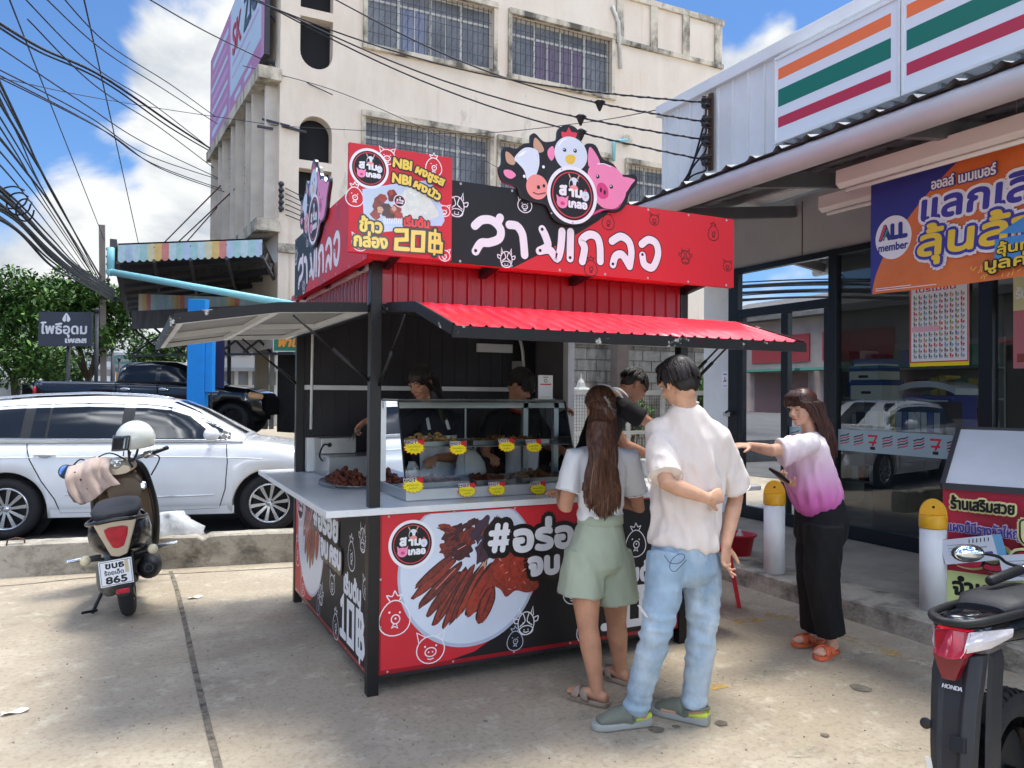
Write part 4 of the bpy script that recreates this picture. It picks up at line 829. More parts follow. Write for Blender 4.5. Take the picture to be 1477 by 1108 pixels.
# food and trays in the case
m_fry = mat('fried_batter', s(176, 112, 52), .7, col2=s(108, 62, 30), vscale=35, bump=.6, bscale=70); m_fry2 = mat('crispy_pale', s(206, 160, 100), .7, col2=s(150, 104, 56), vscale=40, bump=.7, bscale=80); m_frd = mat('fried_dark', s(120, 58, 34), .5, col2=s(78, 36, 24), vscale=30, bump=.6, bscale=60)
m_tray = mat('steel_tray', s(150, 152, 152), .3, .85)
def heap(x0, x1, y0, y1, z, hh, n, rr, seed, q=None):
    q = q or MB(); rnd = random.Random(seed)
    for i in range(n):
        u, v = rnd.random(), rnd.random(); x, y = x0+(x1-x0)*u, y0+(y1-y0)*v; zz = z+hh*(1-abs(2*u-1)**2)*(1-abs(2*v-1)**2)*rnd.random()
        r = rr*rnd.uniform(.6, 1.3); M = Matrix.Rotation(rnd.uniform(0, 6.3), 3, Vector((rnd.random()-.5, rnd.random()-.5, rnd.random()-.5)).normalized()); q.ell((x, y, zz+r*.4), (r*1.5, r*.8, r*.65), 8, 0, M)
    return q
def trayth(lab, x0, x1, y0, y1, z, m, hh, n, rr, seed, foodnm='food'):
    t = thing('food_tray', lab, 'tray', ((x0+x1)/2, (y0+y1)/2, z)); q = MB(); q.box(x0, x1, y0, y1, z, z+.004); 
    for a in ((x0, x1, y0, y0+.006), (x0, x1, y1-.006, y1), (x0, x0+.006, y0+.006, y1-.006), (x1-.006, x1, y0+.006, y1-.006)): q.box(*a, z+.004, z+.026)
    q.build('pan', m_tray, t); heap(x0+.03, x1-.03, y0+.03, y1-.03, z+.006, hh, n, rr, seed).build(foodnm, m, t)
trayth('steel tray of pale crispy fried pieces heaped on the upper shelf of the display case', 1.40, 1.80, 4.24, 4.50, 1.272, m_fry2, .06, 150, .014, 1, 'fried_pieces')
trayth('tray of golden skewers on the right of the upper shelf of the display case', 1.84, 2.36, 4.24, 4.50, 1.272, m_fry, .03, 60, .016, 2, 'fried_pieces')
trayth('low tray of dark fried meat at the bottom left of the display case', 1.40, 1.78, 4.14, 4.46, 1.046, m_frd, .03, 90, .017, 3, 'fried_meat')
trayth('low tray of fried meat at the bottom middle of the display case', 1.82, 2.08, 4.14, 4.46, 1.046, m_frd, .025, 50, .017, 4, 'fried_meat')
trayth('low tray of brown fried wings at the bottom right of the display case', 2.12, 2.42, 4.14, 4.46, 1.046, m_fry, .04, 80, .018, 5, 'fried_wings')
# wire tray of fried chicken on the side counter
t = thing('wire_tray', 'oval wire draining tray heaped with brown fried chicken on the side counter', 'tray', (1.28, 5.15, .98)); q = MB()
cx_, cy_ = 1.27, 4.98; el = [Vector((cx_+.17*math.cos(a), cy_+.30*math.sin(a), 1.003)) for a in [2*math.pi*i/30 for i in range(31)]]; q.tube(el, .004, 6); q.tube([p+Vector((0, 0, -.018)) for p in el], .003, 6)
for i in range(15):
    y = cy_-.28+i*.04; hw = .17*math.sqrt(max(0, 1-((y-cy_)/.30)**2)); q.tube([(cx_-hw, y, 1.0), (cx_, y, .992), (cx_+hw, y, 1.0)], .0018, 5)
q.build('wire_rack', m_tray, t); heap(cx_-.11, cx_+.11, cy_-.2, cy_+.2, 1.0, .07, 120, .021, 9).build('fried_chicken', m_frd, t)
# fryer
t = thing('deep_fryer', 'stainless box fryer with raised control head and black cable on the side counter', 'fryer', (1.4, 5.6, .98)); m_ss = mat('stainless', s(176, 176, 176), .32, .75, var=.08, vscale=3)
b = MB(); b.box(1.24, 1.62, 5.38, 5.82, .982, 1.13); b.build('tank', m_ss, t, bevel=.006); b = MB(); b.box(1.24, 1.50, 5.62, 5.83, 1.132, 1.25); b.build('control_head', m_ss, t, bevel=.006)
b = MB(); b.tube(crom([(1.30, 5.615, 1.2), (1.25, 5.58, 1.2), (1.215, 5.55, 1.13), (1.235, 5.53, 1.09)], 5), .006); b.build('power_cable', m_kblk, t); b = MB(); b.lathe([(.016, 0), (.016, .02), (.01, .03)], (1.30, 5.62, 1.2), (0, -1, 0), 12); b.build('plug', m_kblk, t)
# payment stand on the case
t = thing('payment_stand', 'small white acrylic payment stand on top of the display case', 'sign stand', (2.38, 4.34, 1.546)); b = MB(); v0 = Vector((2.345, 4.36, 1.547)); b.box(v0.x, v0.x+.105, v0.y, v0.y+.006, v0.z, v0.z+.155); b.box(v0.x-.02, v0.x+.125, v0.y+.0065, v0.y+.05, v0.z, v0.z+.004)
C = Canvas(b, v0, (1, 0, 0), (0, 0, 1), (0, -1, 0)); C.rect(.012, .092, .093, .1, 1); C.ring((.052, .12), .01, .004, 2, n=16); C.rect(.02, .012, .085, .017, 3); C.stroke([(.034, .142), (.07, .142)], .004, 2)
b.build('card', [mat('acrylic_white', s(228, 228, 232), .3), m_red, m_blk, mat('tag_yellow2', s(200, 190, 60))], t, fix=False)
# bags
m_bag = mat('plastic_bag', s(206, 208, 210), .35, alpha=.82, var=.08, vscale=12, bump=.6, bscale=14)
def bag(c, w, d, h, lab, m=None, handles=True, seed=1):
    t = thing('plastic_bag', lab, 'bag', c); q = MB(); rnd = random.Random(seed); rings = []
    for k, (f, g_) in enumerate(((0, .82), (.08, 1.0), (.35, 1.05), (.6, .92), (.8, .72), (.92, .5), (1.0, .42))):
        rings.append([Vector(c)+Vector((w/2*g_*math.cos(a)*(1+.14*math.sin(3*a+k)+(.10 if handles else .45)*noise.noise(Vector((math.cos(a)*2.6, math.sin(a)*2.6, k*1.4+seed)))), d/2*g_*math.sin(a)*(1+.14*math.cos(4*a+k*1.3)), h*f)) for a in [2*math.pi*i/26 for i in range(26)]])
    q.loft(rings, 0, True, True); q.build('sack', m or m_bag, t)
    if handles:
        for k in (-1, 1): q = MB(); q.tube(crom([Vector(c)+Vector((k*w*.18, 0, h*.98)), Vector(c)+Vector((k*w*.25, 0, h*1.2)), Vector(c)+Vector((k*w*.06, 0, h*1.3)), Vector(c)+Vector((k*w*.04, 0, h*1.0))], 4), .006); q.build('handle', m or m_bag, t)
bag((1.98, 4.62, 1.0), .2, .14, .22, 'white plastic bag standing behind the middle of the display case'); 
bag((1.62, 4.70, .984), .09, .09, .16, 'small white tub shaped bag on the counter behind the left of the display case', handles=False, seed=4)
t = thing('sauce_cup', 'pinkish brown plastic sauce tub behind the lower left of the display case', 'tub', (1.50, 4.66, .982)); b = MB(); b.lathe([(.045, 0), (.055, .11), (.058, .112), (.058, .12), (.05, .12)], (1.50, 4.66, .982)); b.build('cup', mat('tub_brown', s(150, 108, 96), .4), t); b = MB(); b.lathe([(.0585, .1205), (.0585, .128), (.02, .132)], (1.50, 4.66, .982)); b.build('lid', mat('tub_lid', s(168, 126, 112), .4), t)
for k, (px, py, lab) in enumerate(((930, 688, 'clear plastic cup with lid on the counter between the woman and the man'), (941, 676, 'stack of clear plastic cups further back on the counter beside the man'))):
    c = onZ(px, py, .982); t = thing('plastic_cup', lab, 'cup', tuple(c)); hh = .11+.1*k; b = MB(); b.lathe([(.028, 0), (.04, hh), (.043, hh+.003), (.041, hh+.006), (.036, hh), (.025, .004)], c, n=20); b.build('cup', mat('clear_cup', s(206, 212, 214), .12, alpha=.45), t); b = MB(); b.lathe([(.044, hh+.0065), (.044, hh+.014), (.03, hh+.022), (.001, hh+.023)], c, n=20); b.build('lid', mat('cup_lid', s(214, 218, 220), .2, alpha=.7), t)
# ================================================================== BIG OLD BUILDING
CA, SA = math.cos(AZ), math.sin(AZ)
def cw(lat, dep, z=0): return Vector((lat*CA+dep*SA, -lat*SA+dep*CA, z))      # metres right of / ahead of the camera
def pd(px, py, dep): return Vector(EYE+ray(px, py)*dep)                        # photo pixel at a given distance ahead
m_bld = layered('old_render', s(229, 215, 198), [(s(214, 194, 174), .35, (1, 1, 1), .42, .66, .7), (s(206, 188, 168), 1.0, (1, 1, .22), .5, .75, .6), (s(166, 124, 94), 2.6, (1, 1, .04), .61, .74, .5), (s(112, 106, 98), 1.8, (1, 1, .3), .62, .74, .55), (s(96, 92, 86), 7, (1, 1, .5), .68, .78, .5)], rough=.9, bump=.25, bscale=14)
m_stain = layered('stained_cornice', s(206, 194, 174), [(s(70, 66, 60), 1.5, (1, 1, .5), .45, .62, .9), (s(230, 220, 202), 4, (1, 1, 1), .5, .7, .5)], rough=.95, bump=.4, bscale=18)
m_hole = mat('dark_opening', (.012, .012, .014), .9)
m_fr = mat('window_white', s(196, 194, 188), .6, var=.12, vscale=4); m_pane = mat('old_pane', s(120, 122, 126), .3, var=.3, vscale=1.2, spec=.4); m_curt = mat('purple_curtain', s(118, 104, 124), .7, var=.25, vscale=7, stretch=(8, 1, .3)); m_gr = mat('grille', s(60, 60, 66), .6)
bd = thing('old_building', 'tall cream rendered building with arched openings, barred windows and stained parapet behind the kiosk', 'building', (9, 18, 0))
BY, BX0, BX1, BZ0, BZ1 = 18.0, 2.96, 15.9, 2.6, 12.75
def capsule(x0, x1, z0, z1, top=False, bot=False):
    r = (x1-x0)/2; cx = (x0+x1)/2; P = []
    P += [(cx-r*math.cos(t), z0+r-r*math.sin(t)) for t in [math.pi*i/12 for i in range(13)]] if bot else [(x0, z0), (x1, z0)]
    P += [(cx+r*math.cos(t), z1-r+r*math.sin(t)) for t in [math.pi*i/12 for i in range(13)]] if top else [(x1, z1), (x0, z1)]
    return P
WIN = [(4.96, 8.28, 9.9, 11.52), (8.80, 11.90, 9.9, 11.48), (4.94, 8.2, 6.60, 8.16), (8.5, 11.8, 6.60, 8.12), (12.48, 15.2, 6.60, 8.08)]
ARC = [(3.40, 4.15, 6.93, 7.98, True, False), (3.40, 4.15, 5.75, 6.74, False, True), (3.40, 4.15, 10.46, 11.4, True, False), (3.40, 4.15, 9.08, 10.26, False, True)]
holes = [[(a, z0), (b_, z0), (b_, z1), (a, z1)] for a, b_, z0, z1 in WIN]+[capsule(*q) for q in ARC]
b = MB(); outer = [(BX0, BZ0), (BX1, BZ0), (BX1, BZ1), (BX0, BZ1)]
ls = [[Vector((x, z, 0)) for x, z in l] for l in [outer, *holes]]; flat = [q for l in ls for q in l]
b.add([(q.x, BY, q.y) for q in flat], tessellate_polygon(ls))
for l in holes:
    n = len(l); b.add([(x, BY, z) for x, z in l]+[(x, BY+.32, z) for x, z in l], [(i, (i+1) % n, n+(i+1) % n, n+i) for i in range(n)])
LF = Vector((2.5, 25.3, 0)); b.add([(BX0, BY, BZ0), (LF.x, LF.y, BZ0), (LF.x, LF.y, BZ1), (BX0, BY, BZ1)], [(0, 1, 2, 3)]); b.add([(BX1, BY, 0), (BX1, BY+12, 0), (BX1, BY+12, BZ1), (BX1, BY, BZ1)], [(0, 1, 2, 3)])
b.add([(BX0, BY, BZ1), (BX1, BY, BZ1), (BX1, BY+9, BZ1), (LF.x, BY+9, BZ1)], [(0, 1, 2, 3)]); b.build('wall', m_bld, bd, fix=False)
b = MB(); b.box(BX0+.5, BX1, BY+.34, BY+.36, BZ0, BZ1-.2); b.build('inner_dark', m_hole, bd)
b = MB(); b.box(6.2, BX1+.02, BY-.08, BY+.4, BZ1-.02, BZ1+.14); b.build('parapet_coping', m_stain, bd)
b = MB(); b.box(BX0-.1, 5.2, BY-.06, BY-.002, BZ1-.2, BZ1+.1); b.build('parapet_coping', m_stain, bd)
pv = [onY(680+cx/3.357, cy/3.357, BY) for cx, cy in ((716, 60), (880, 60), (1035, 80), (1190, 100))]
for p in pv: b = MB(); b.box(p.x-.12, p.x+.12, BY-.07, BY-.002, 11.55, BZ1-.02); b.build('parapet_pilaster', m_stain, bd)
b = MB(); b.box(pv[0].x-.12, BX1, BY-.075, BY-.003, 11.42, 11.55); b.build('parapet_band', m_stain, bd)
for x0, x1, z0, z1 in WIN:
    top = z0 > 9; q = MB()
    for a, c, e, f in ((x0-.10, x1+.10, z1, z1+.14), (x0-.12, x1+.12, z0-.12, z0)): q.box(a, c, BY-.12, BY-.002, e, f)
    for a in (x0-.1, x1): q.box(a, a+.1, BY-.07, BY-.003, z0, z1)
    wn = q.build('window', m_stain, bd)
    q = MB(); w = x1-x0; zt = z1-.42
    for i in range(5): x = x0+w*i/4; q.box(x-.03, x+.03, BY+.16, BY+.20, z0, z1)
    for z in (z0+.03, zt, z1-.03): q.box(x0, x1, BY+.158, BY+.202, z-.03, z+.03)
    for i in range(4):
        if i in (1, 2): x = x0+w*(i+.5)/4; q.box(x-.015, x+.015, BY+.165, BY+.195, z0, zt)
    q.build('frame', m_fr, wn)
    q = MB(); q.add([(x0, BY+.19, z0), (x1, BY+.19, z0), (x1, BY+.19, z1), (x0, BY+.19, z1)], [(0, 1, 2, 3)]); q.build('pane', m_pane, wn)
    if top and x0 > 8: q = MB(); q.grid(lambda u, v: (x0+w*.27+w*.46*u, BY+.182+.004*math.sin(u*60), z0+.06+(zt-z0-.1)*v), 60, 1); q.build('curtain', m_curt, wn)
    elif top: q = MB(); q.grid(lambda u, v: (x0+w*.27+w*.2*u, BY+.182+.004*math.sin(u*50), z0+.06+(zt-z0-.1)*v), 40, 1); q.build('curtain', mat('grey_curtain', s(132, 138, 160), .7, var=.2, vscale=5, stretch=(8, 1, .3)), wn)
    q = MB(); k = 0; x = x0+.02
    while x < x1: q.box(x-.008, x+.008, BY+.05, BY+.06, z0, z1); x += .145
    z = z0+.05
    while z < z1: q.box(x0, x1, BY+.045, BY+.05, z-.005, z+.005); z += .30
    x = x0+.07
    while x < x1-.15:
        z = z0+.05
        while z < z1-.3: q.bar((x, BY+.055, z), (x+.145, BY+.055, z+.3), .012, .008); z += .3
        x += .29
    q.build('grille', m_gr, wn)
# fins and slabs on the street side
ld = Vector((LF.x-BX0, LF.y-BY, 0)).normalized(); ln = Vector((-ld.y, ld.x, 0)); L0 = Vector((BX0, BY, 0))
m_fin = mat('fin_grey', s(198, 190, 180), .8, var=.12, vscale=1.5)
for k in range(11):
    p = L0+ld*(.35+k*.66); w = .42 if k % 3 else .26
    for z0, z1 in ((5.35, 8.62),): b = MB(); b.obox(p+ln*(w/2)+Vector((0, 0, (z0+z1)/2)), ld*.045, ln*w/2, Vector((0, 0, (z1-z0)/2))); b.build('fin', m_fin, bd)
for z in (8.62, 5.2): b = MB(); b.obox(L0+ld*3.65+ln*.24+Vector((0, 0, z+.14)), ld*3.75, ln*.26, Vector((0, 0, .14))); b.build('slab_edge', m_stain, bd)
b = MB(); b.box(BX0-.02, 4.6, BY-.1, BY-.002, 4.75, 4.95); b.build('slab_edge', m_stain, bd)
b = MB(); b.tube([onY(680+682/3.357, 30/3.357, BY-.06), onY(680+712/3.357, 110/3.357, BY-.06), onY(680+722/3.357, 330/3.357, BY-.06)], .05); b.build('drain_pipe', m_fr, bd)
m_pipeb = mat('blue_pvc', s(128, 190, 200), .4)
b = MB(); c = onY(905, 202, BY-.1); e = onY(886, 204, BY-.1); b.tube([c, e, onY(885, 232, BY-.1)], .05); b.build('wall_pipe', m_pipeb, bd); b = MB(); b.lathe([(.16, -.02), (.16, .02)], c, (0, 1, 0), 18); b.build('pipe_plate', m_stain, bd)
b = MB(); b.box(BX1+.05, BX1+3, BY+3, BY+8, 8, 12.2); b.build('rear_block', m_bld, bd)
rl = thing('roof_railing', 'thin steel railing on the roof edge beside the stained parapet', 'railing', (BX1+1, BY+3, 12.2))
for k in range(9): b = MB(); x = BX1+.15+k*.3; b.box(x-.015, x+.015, BY+3.03, BY+3.06, 12.2, 13.3); b.build('baluster', m_gr, rl)
for z in (12.6, 13.28): b = MB(); b.box(BX1+.1, BX1+2.65, BY+3.0, BY+3.029, z, z+.04); b.build('rail', m_gr, rl)
b = MB(); a0 = L0+ln*.1+ld*.2+Vector((0, 0, 7.6)); b.bar(a0, a0+ln*.35, .05, .05); b.bar(a0+Vector((.3, -.35, .0)), a0+Vector((-.2, .2, .25)), .05, .05); b.bar(Vector((3.0, 17.95, 7.62)), Vector((3.55, 17.95, 7.56)), .05, .05); b.build('bracket', m_gr, bd)
# billboard
bA, bB = cw(-5.71, 17.5, 9.3), cw(-9.85, 24.9, 9.3); bu = (bB-bA); bl = bu.length; bu.normalize(); bn = Vector((bu.y, -bu.x, 0)); bn = bn if bn.x < 0 else -bn
bb = thing('billboard', 'long pink and pale blue oil brand billboard on the building street side', 'billboard', tuple(bA)); q = MB(); bh = 3.0
q.obox((bA+bB)/2+Vector((0, 0, bh/2))+bn*-.06, bu*bl/2, bn*.06, Vector((0, 0, bh/2)))
C = Canvas(q, bB, -bu, (0, 0, 1), bn, .002); C.rect(0, 0, bl, bh, 1); C.rect(bl*.46, .5, bl-.35, bh, 2); C.rect(bl*.44, 0, bl*.46, bh, 5); C.rect(bl-.35, 0, bl, bh, 3)
C.text('SK', bl*.50, 1.55, 1.15, 4, width=1.3, bold=.03); C.text('ZIC', bl*.70, 1.55, 1.25, 6, width=1.75, bold=.05); C.stroke([(bl*.5, 1.3), (bl*.92, 1.3)], .08, 5); C.stroke([(bl*.5, .95), (bl*.8, .95)], .05, 5)
rnd = random.Random(6)
for r_ in range(7): C.stroke([(.3+rnd.random()*.4, 2.6-r_*.36), (bl*.36+rnd.random()*.4, 2.6-r_*.36)], .13 if r_ % 3 else .2, 5 if r_ % 2 else 2)
for x in (bl*.55, bl*.72): C.stroke([(x, .25), (x+.8, .25)], .16, 2)
q.build('board', [m_gr, mat('bill_pink', s(186, 122, 160), .5), mat('bill_blue', s(190, 206, 222), .5), mat('bill_pink2', s(200, 140, 176), .5), mat('bill_red', s(200, 70, 90), .5), mat('bill_pale', s(196, 150, 196), .5), mat('bill_dark', s(70, 86, 100), .5)], bb, fix=False)
for k in range(6): b = MB(); p = bA+bu*(.3+k*bl/6.2); b.bar(p+Vector((0, 0, .05)), p+bn*-1.2+Vector((0, 0, -.35)), .07, .07); b.bar(p+bn*-.1+Vector((0, 0, 1.2)), p+bn*-1.2+Vector((0, 0, -.1)), .05, .05); b.build('truss_arm', m_gr, bb)
# ================================================================== OLD SHOP CANOPIES ON THE LEFT
oc = thing('striped_canopy', 'old sheet canopy with pastel striped edge over the workshop forecourt', 'canopy', tuple(cw(-7, 15, 4.3)))
fl, fr_ = pd(170, 355, 15.0), pd(378, 347, 15.3); bl_, br_ = cw(-13.2, 26.5, fl.z), cw(-6.3, 21.5, fl.z)
STC = ['a', 'b', 'a', 'c', 'd', 'e', 'f', 'a', 'c', 'b', 'c', 'a', 'd', 'e', 'f', 'b', 'c', 'a', 'c', 'b']
stm = [mat('stripe_'+k, c, .6, var=.08, vscale=8) for k, c in (('a', s(178, 196, 200)), ('b', s(168, 184, 204)), ('c', s(156, 190, 190)), ('d', s(196, 190, 158)), ('e', s(208, 172, 108)), ('f', s(196, 124, 116)))]
def stripes(A, B, h, n, nm, par, seed=0, thick=.02):
    q = MB(); A, B = Vector(A), Vector(B); d = B-A
    for i in range(n):
        a, c = A+d*(i/n), A+d*((i+1)/n); mi = 'abcdef'.index(STC[(i+seed) % len(STC)]); vs = []
        for j in range(4):
            p = a.lerp(c, j/3); zb_ = -h-.05*math.sin(math.pi*j/3); vs += [p, p+Vector((0, 0, zb_))]
        q.add(vs, [(2*j, 2*j+1, 2*j+3, 2*j+2) for j in range(3)], mi)
    o = q.build(nm, stm, par, fix=False); sd = o.modifiers.new('t', 'SOLIDIFY'); sd.thickness = thick; return o
stripes(fl+Vector((0, 0, .02)), fr_+Vector((0, 0, .02)), .30, 20, 'striped_edge', oc)
m_rust = mat('old_roof_sheet', s(74, 72, 70), .75, var=.3, vscale=2, stretch=(1, 6, 1))
q = MB(); q.add([fl, fr_, br_, bl_], [(0, 1, 2, 3)]); q.add([p+Vector((0, 0, .05)) for p in (fl, fr_, br_, bl_)], [(0, 1, 2, 3)]); q.build('roof_sheet', m_rust, oc, fix=False)
for k in range(8):
    t_ = (k+.3)/8; a, c = fl.lerp(bl_, t_), fr_.lerp(br_, t_); b = MB(); b.bar(a+Vector((0, 0, -.14)), c+Vector((0, 0, -.14)), .06, .1); b.build('purlin', m_gr if k % 2 else m_rust, oc)
for k in range(5):
    t_ = k/4; a, c = fl.lerp(fr_, t_), bl_.lerp(br_, t_); b = MB(); b.bar(a+Vector((0, 0, -.32)), c+Vector((0, 0, -.32)), .06, .06)
    for j in range(12): p, r_ = a.lerp(c, j/12), a.lerp(c, (j+1)/12); b.bar(p+Vector((0, 0, -.32 if j % 2 else -.05)), r_+Vector((0, 0, -.05 if j % 2 else -.32)), .03, .03)
    b.build('truss', m_gr, oc)
b = MB(); b.bar(fl+Vector((-.08, 0, .05)), bl_+Vector((-.08, 0, .05)), .12, .16); b.build('side_gutter', m_rust, oc)
b = MB(); b.tube([fl+Vector((-.12, -.05, -.05)), fl+Vector((-.12, -.05, -.52))], .07); b.tube([fl+Vector((-.12, -.05, -.52)), pd(425, 440, 13.5)], .065); b.ell(fl+Vector((-.12, -.05, -.52)), .085, 12); b.build('drain_pipe', m_pipeb, oc)
o2 = thing('inner_canopy', 'dim inner workshop canopy with hanging striped sheets under the big canopy', 'canopy', tuple(cw(-8, 20, 3.2)))
A, B = pd(200, 424, 20), pd(425, 432, 17.5); stripes(A, B, .62, 34, 'hanging_sheet', o2, 4)
b = MB(); A2, B2 = pd(192, 462, 19.5), pd(425, 452, 17.2); b.bar(A2, B2, .08, .45); b.build('front_beam', m_rust, o2)
for k in range(6): p = A2.lerp(B2, k/7); b = MB(); b.bar(p+Vector((0, 0, -.2)), p+Vector((.8, .9, -.85)), .04, .04); b.bar(p+Vector((.8, .9, -.2)), p+Vector((0, 0, -.85)), .04, .04); b.build('brace', m_gr, o2)
b = MB(); b.bar(A2+Vector((0, 0, -.9)), B2+Vector((0, 0, -.9)), .05, .05); b.build('tie_rail', m_gr, o2)
# workshop depth under the building, columns and things seen through it
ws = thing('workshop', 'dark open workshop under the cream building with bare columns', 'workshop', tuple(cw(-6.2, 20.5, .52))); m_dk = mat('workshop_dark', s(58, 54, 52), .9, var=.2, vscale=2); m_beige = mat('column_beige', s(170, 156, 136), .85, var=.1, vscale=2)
for px, w, mm in ((377, .35, m_beige), (392, .12, m_fr), (330, .1, m_gr)): p = pd(px, 560, 22.5); b = MB(); b.box(p.x-w/2, p.x+w/2, p.y-w/2, p.y+w/2, .5, 3.6); b.build('column', mm, ws)
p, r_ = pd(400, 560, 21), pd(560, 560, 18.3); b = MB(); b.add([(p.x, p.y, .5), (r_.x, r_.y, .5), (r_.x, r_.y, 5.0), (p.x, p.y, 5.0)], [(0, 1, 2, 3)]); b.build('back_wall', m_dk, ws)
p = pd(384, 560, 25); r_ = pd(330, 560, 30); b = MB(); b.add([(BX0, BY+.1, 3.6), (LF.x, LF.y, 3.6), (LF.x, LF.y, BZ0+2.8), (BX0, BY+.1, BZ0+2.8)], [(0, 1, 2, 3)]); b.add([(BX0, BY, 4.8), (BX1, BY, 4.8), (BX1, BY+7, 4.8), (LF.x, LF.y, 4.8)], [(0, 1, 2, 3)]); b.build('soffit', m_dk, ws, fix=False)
t = thing('workshop_sign', 'green shop sign with slanted orange letters under the workshop canopy', 'sign', tuple(pd(410, 494, 16))); q = MB(); A = pd(395, 506, 16); C = Canvas(q, A, Vector((CA, -SA, 0)), (0, 0, 1), Vector((-SA, -CA, 0)), .002)
C.rect(-.02, -.02, 1.3, .36, 2); C.rect(0, 0, 1.28, .34, 0); C.text('พานิช', .08, .09, .26, 1, bold=.012, skew=.25); q.build('board', [mat('sign_green', s(40, 110, 84), .5), mat('sign_orange', s(226, 140, 40), .5), m_fr], t, fix=False)
t = thing('blue_pillar_sign', 'tall bright blue sign pillar standing behind the white car', 'sign', tuple(cw(-5.9, 14.6, 0))); m_bl = mat('bright_blue', s(14, 132, 214), .5, var=.06); a = cw(-5.9, 14.6, 0); ux = Vector((CA, -SA, 0)); uy = Vector((SA, CA, 0))
za, zb = pd(288, 432, 14.6).z, pd(288, 490, 14.6).z; q = MB(); q.obox(a+Vector((-.05*CA, .05*SA, za/2)), ux*.165, uy*.10, Vector((0, 0, za/2))); q.build('post', m_bl, t, bevel=.01)
q = MB(); zc = pd(300, 566, 14.6).z; q.obox(a+ux*.185+Vector((0, 0, (zb+zc)/2)), ux*.07, uy*.08, Vector((0, 0, (zb-zc)/2))); q.build('side_panel', m_bl, t, bevel=.01)
t = thing('navy_banner', 'narrow dark navy vertical banner right of the blue pillar', 'banner', tuple(pd(312, 560, 13))); p = pd(314, 488, 15.5); r_ = pd(314, 560, 15.5); q = MB(); q.obox((p+r_)/2, ux*.13, uy*.02, Vector((0, 0, (p.z-r_.z)/2))); q.build('cloth', mat('navy_cloth', s(32, 36, 78), .7), t); b = MB(); b.tube([p+ux*-.12, (r_.x-ux.x*.12, r_.y-ux.y*.12, .3)], .02); b.build('pole', m_gr, t)
# white block seen through the workshop, left neighbours
def farblock(lab, px0, px1, pyt, dep, base, col, rows, cols, cat='building'):
    a, c = pd(px0, pyt, dep), pd(px1, pyt, dep); t = thing('far_building', lab, cat, (a.x, a.y, 0)); w = (c-a).length; q = MB(); q.obox((a+c)/2+Vector((0, 0, (base-a.z)/2))+uy*3, ux*w/2, uy*3, Vector((0, 0, (a.z-base)/2))); q.build('wall', mat('far_'+str(px0), col, .8, var=.06, vscale=.4), t)
    h = a.z-base
    for i in range(rows):
        q = MB(); z = base+h*(i+.62)/rows; q.obox((a+c)/2+Vector((0, 0, 0))-Vector((0, 0, (a+c).z/2))+Vector((0, 0, z+.28*h/rows))-uy*.1, ux*w/2, uy*.12, Vector((0, 0, .02*h))); q.build('floor_slab', m_wall, t)
        for j in range(cols):
            q = MB(); q.obox(Vector((a.x, a.y, z))+ux*(w*(j+.5)/cols)-uy*.03, ux*w/cols*.34, uy*.04, Vector((0, 0, h/rows*.24))); q.build('window', m_pane, t)
farblock('pale four storey building far behind the street trees on the left', 108, 196, 508, 62, 0, s(206, 210, 214), 4, 6)
farblock('pale house seen through the open workshop between its columns', 322, 402, 486, 36, 0, s(214, 212, 206), 3, 4)
farblock('low grey warehouse far down the street at the left edge', -40, 60, 536, 70, 0, s(196, 200, 204), 2, 6)

t = thing('green_street_sign', 'pale green and white street sign far down the road', 'sign', tuple(pd(180, 545, 40))); p = pd(180, 525, 40); q = MB(); q.obox(p, ux*.62, uy*.05, Vector((0, 0, .42)), 0); q.obox(p-uy*.06-Vector((0, 0, .12)), ux*.5, uy*.006, Vector((0, 0, .1)), 1); q.obox(p-uy*.06+Vector((0, 0, .18)), ux*.4, uy*.006, Vector((0, 0, .06)), 1); q.build('board', [mat('pale_green_sign', s(120, 164, 160), .5), m_fr], t); b = MB(); b.tube([(p.x-.5, p.y, p.z), (p.x-.5, p.y, 0)], .06); b.build('post', m_gr, t)
# hotel sign
t = thing('hotel_sign', 'dark grey hotel sign board with white leaf and lettering before the trees', 'sign', tuple(pd(93, 560, 22))); A = pd(55, 499, 22); wv = (pd(131, 500, 22)-A).length; hv = pd(93, 450, 22).z-A.z; q = MB(); n_ = -uy; q.obox(A+ux*wv/2+Vector((0, 0, hv/2))+uy*.06, ux*wv/2, uy*.058, Vector((0, 0, hv/2)))
C = Canvas(q, A, ux, (0, 0, 1), n_, .002); C.rect(0, 0, wv, hv, 0); C.text('โพธิ์อุดม', .08, hv*.36, .40, 1, width=wv-.2, bold=.012); C.text('เพลส', wv*.52, hv*.10, .2, 1, width=wv*.4, bold=.012)
C.poly([(wv*.53, hv*.97), (wv*.47, hv*.85), (wv*.455, hv*.77), (wv*.49, hv*.71), (wv*.53, hv*.74), (wv*.57, hv*.71), (wv*.605, hv*.77), (wv*.59, hv*.85)], 1, smooth=3); C.stroke([(wv*.53, hv*.9), (wv*.53, hv*.66)], .02, 0)
q.build('board', [mat('sign_charcoal', s(66, 70, 80), .6), m_wht], t, fix=False); b = MB(); b.tube([pd(95, 499, 22)+uy*.14, (pd(95, 499, 22).x+uy.x*.14, pd(95, 499, 22).y+uy.y*.14, 0)], .05); b.build('post', m_gr, t)
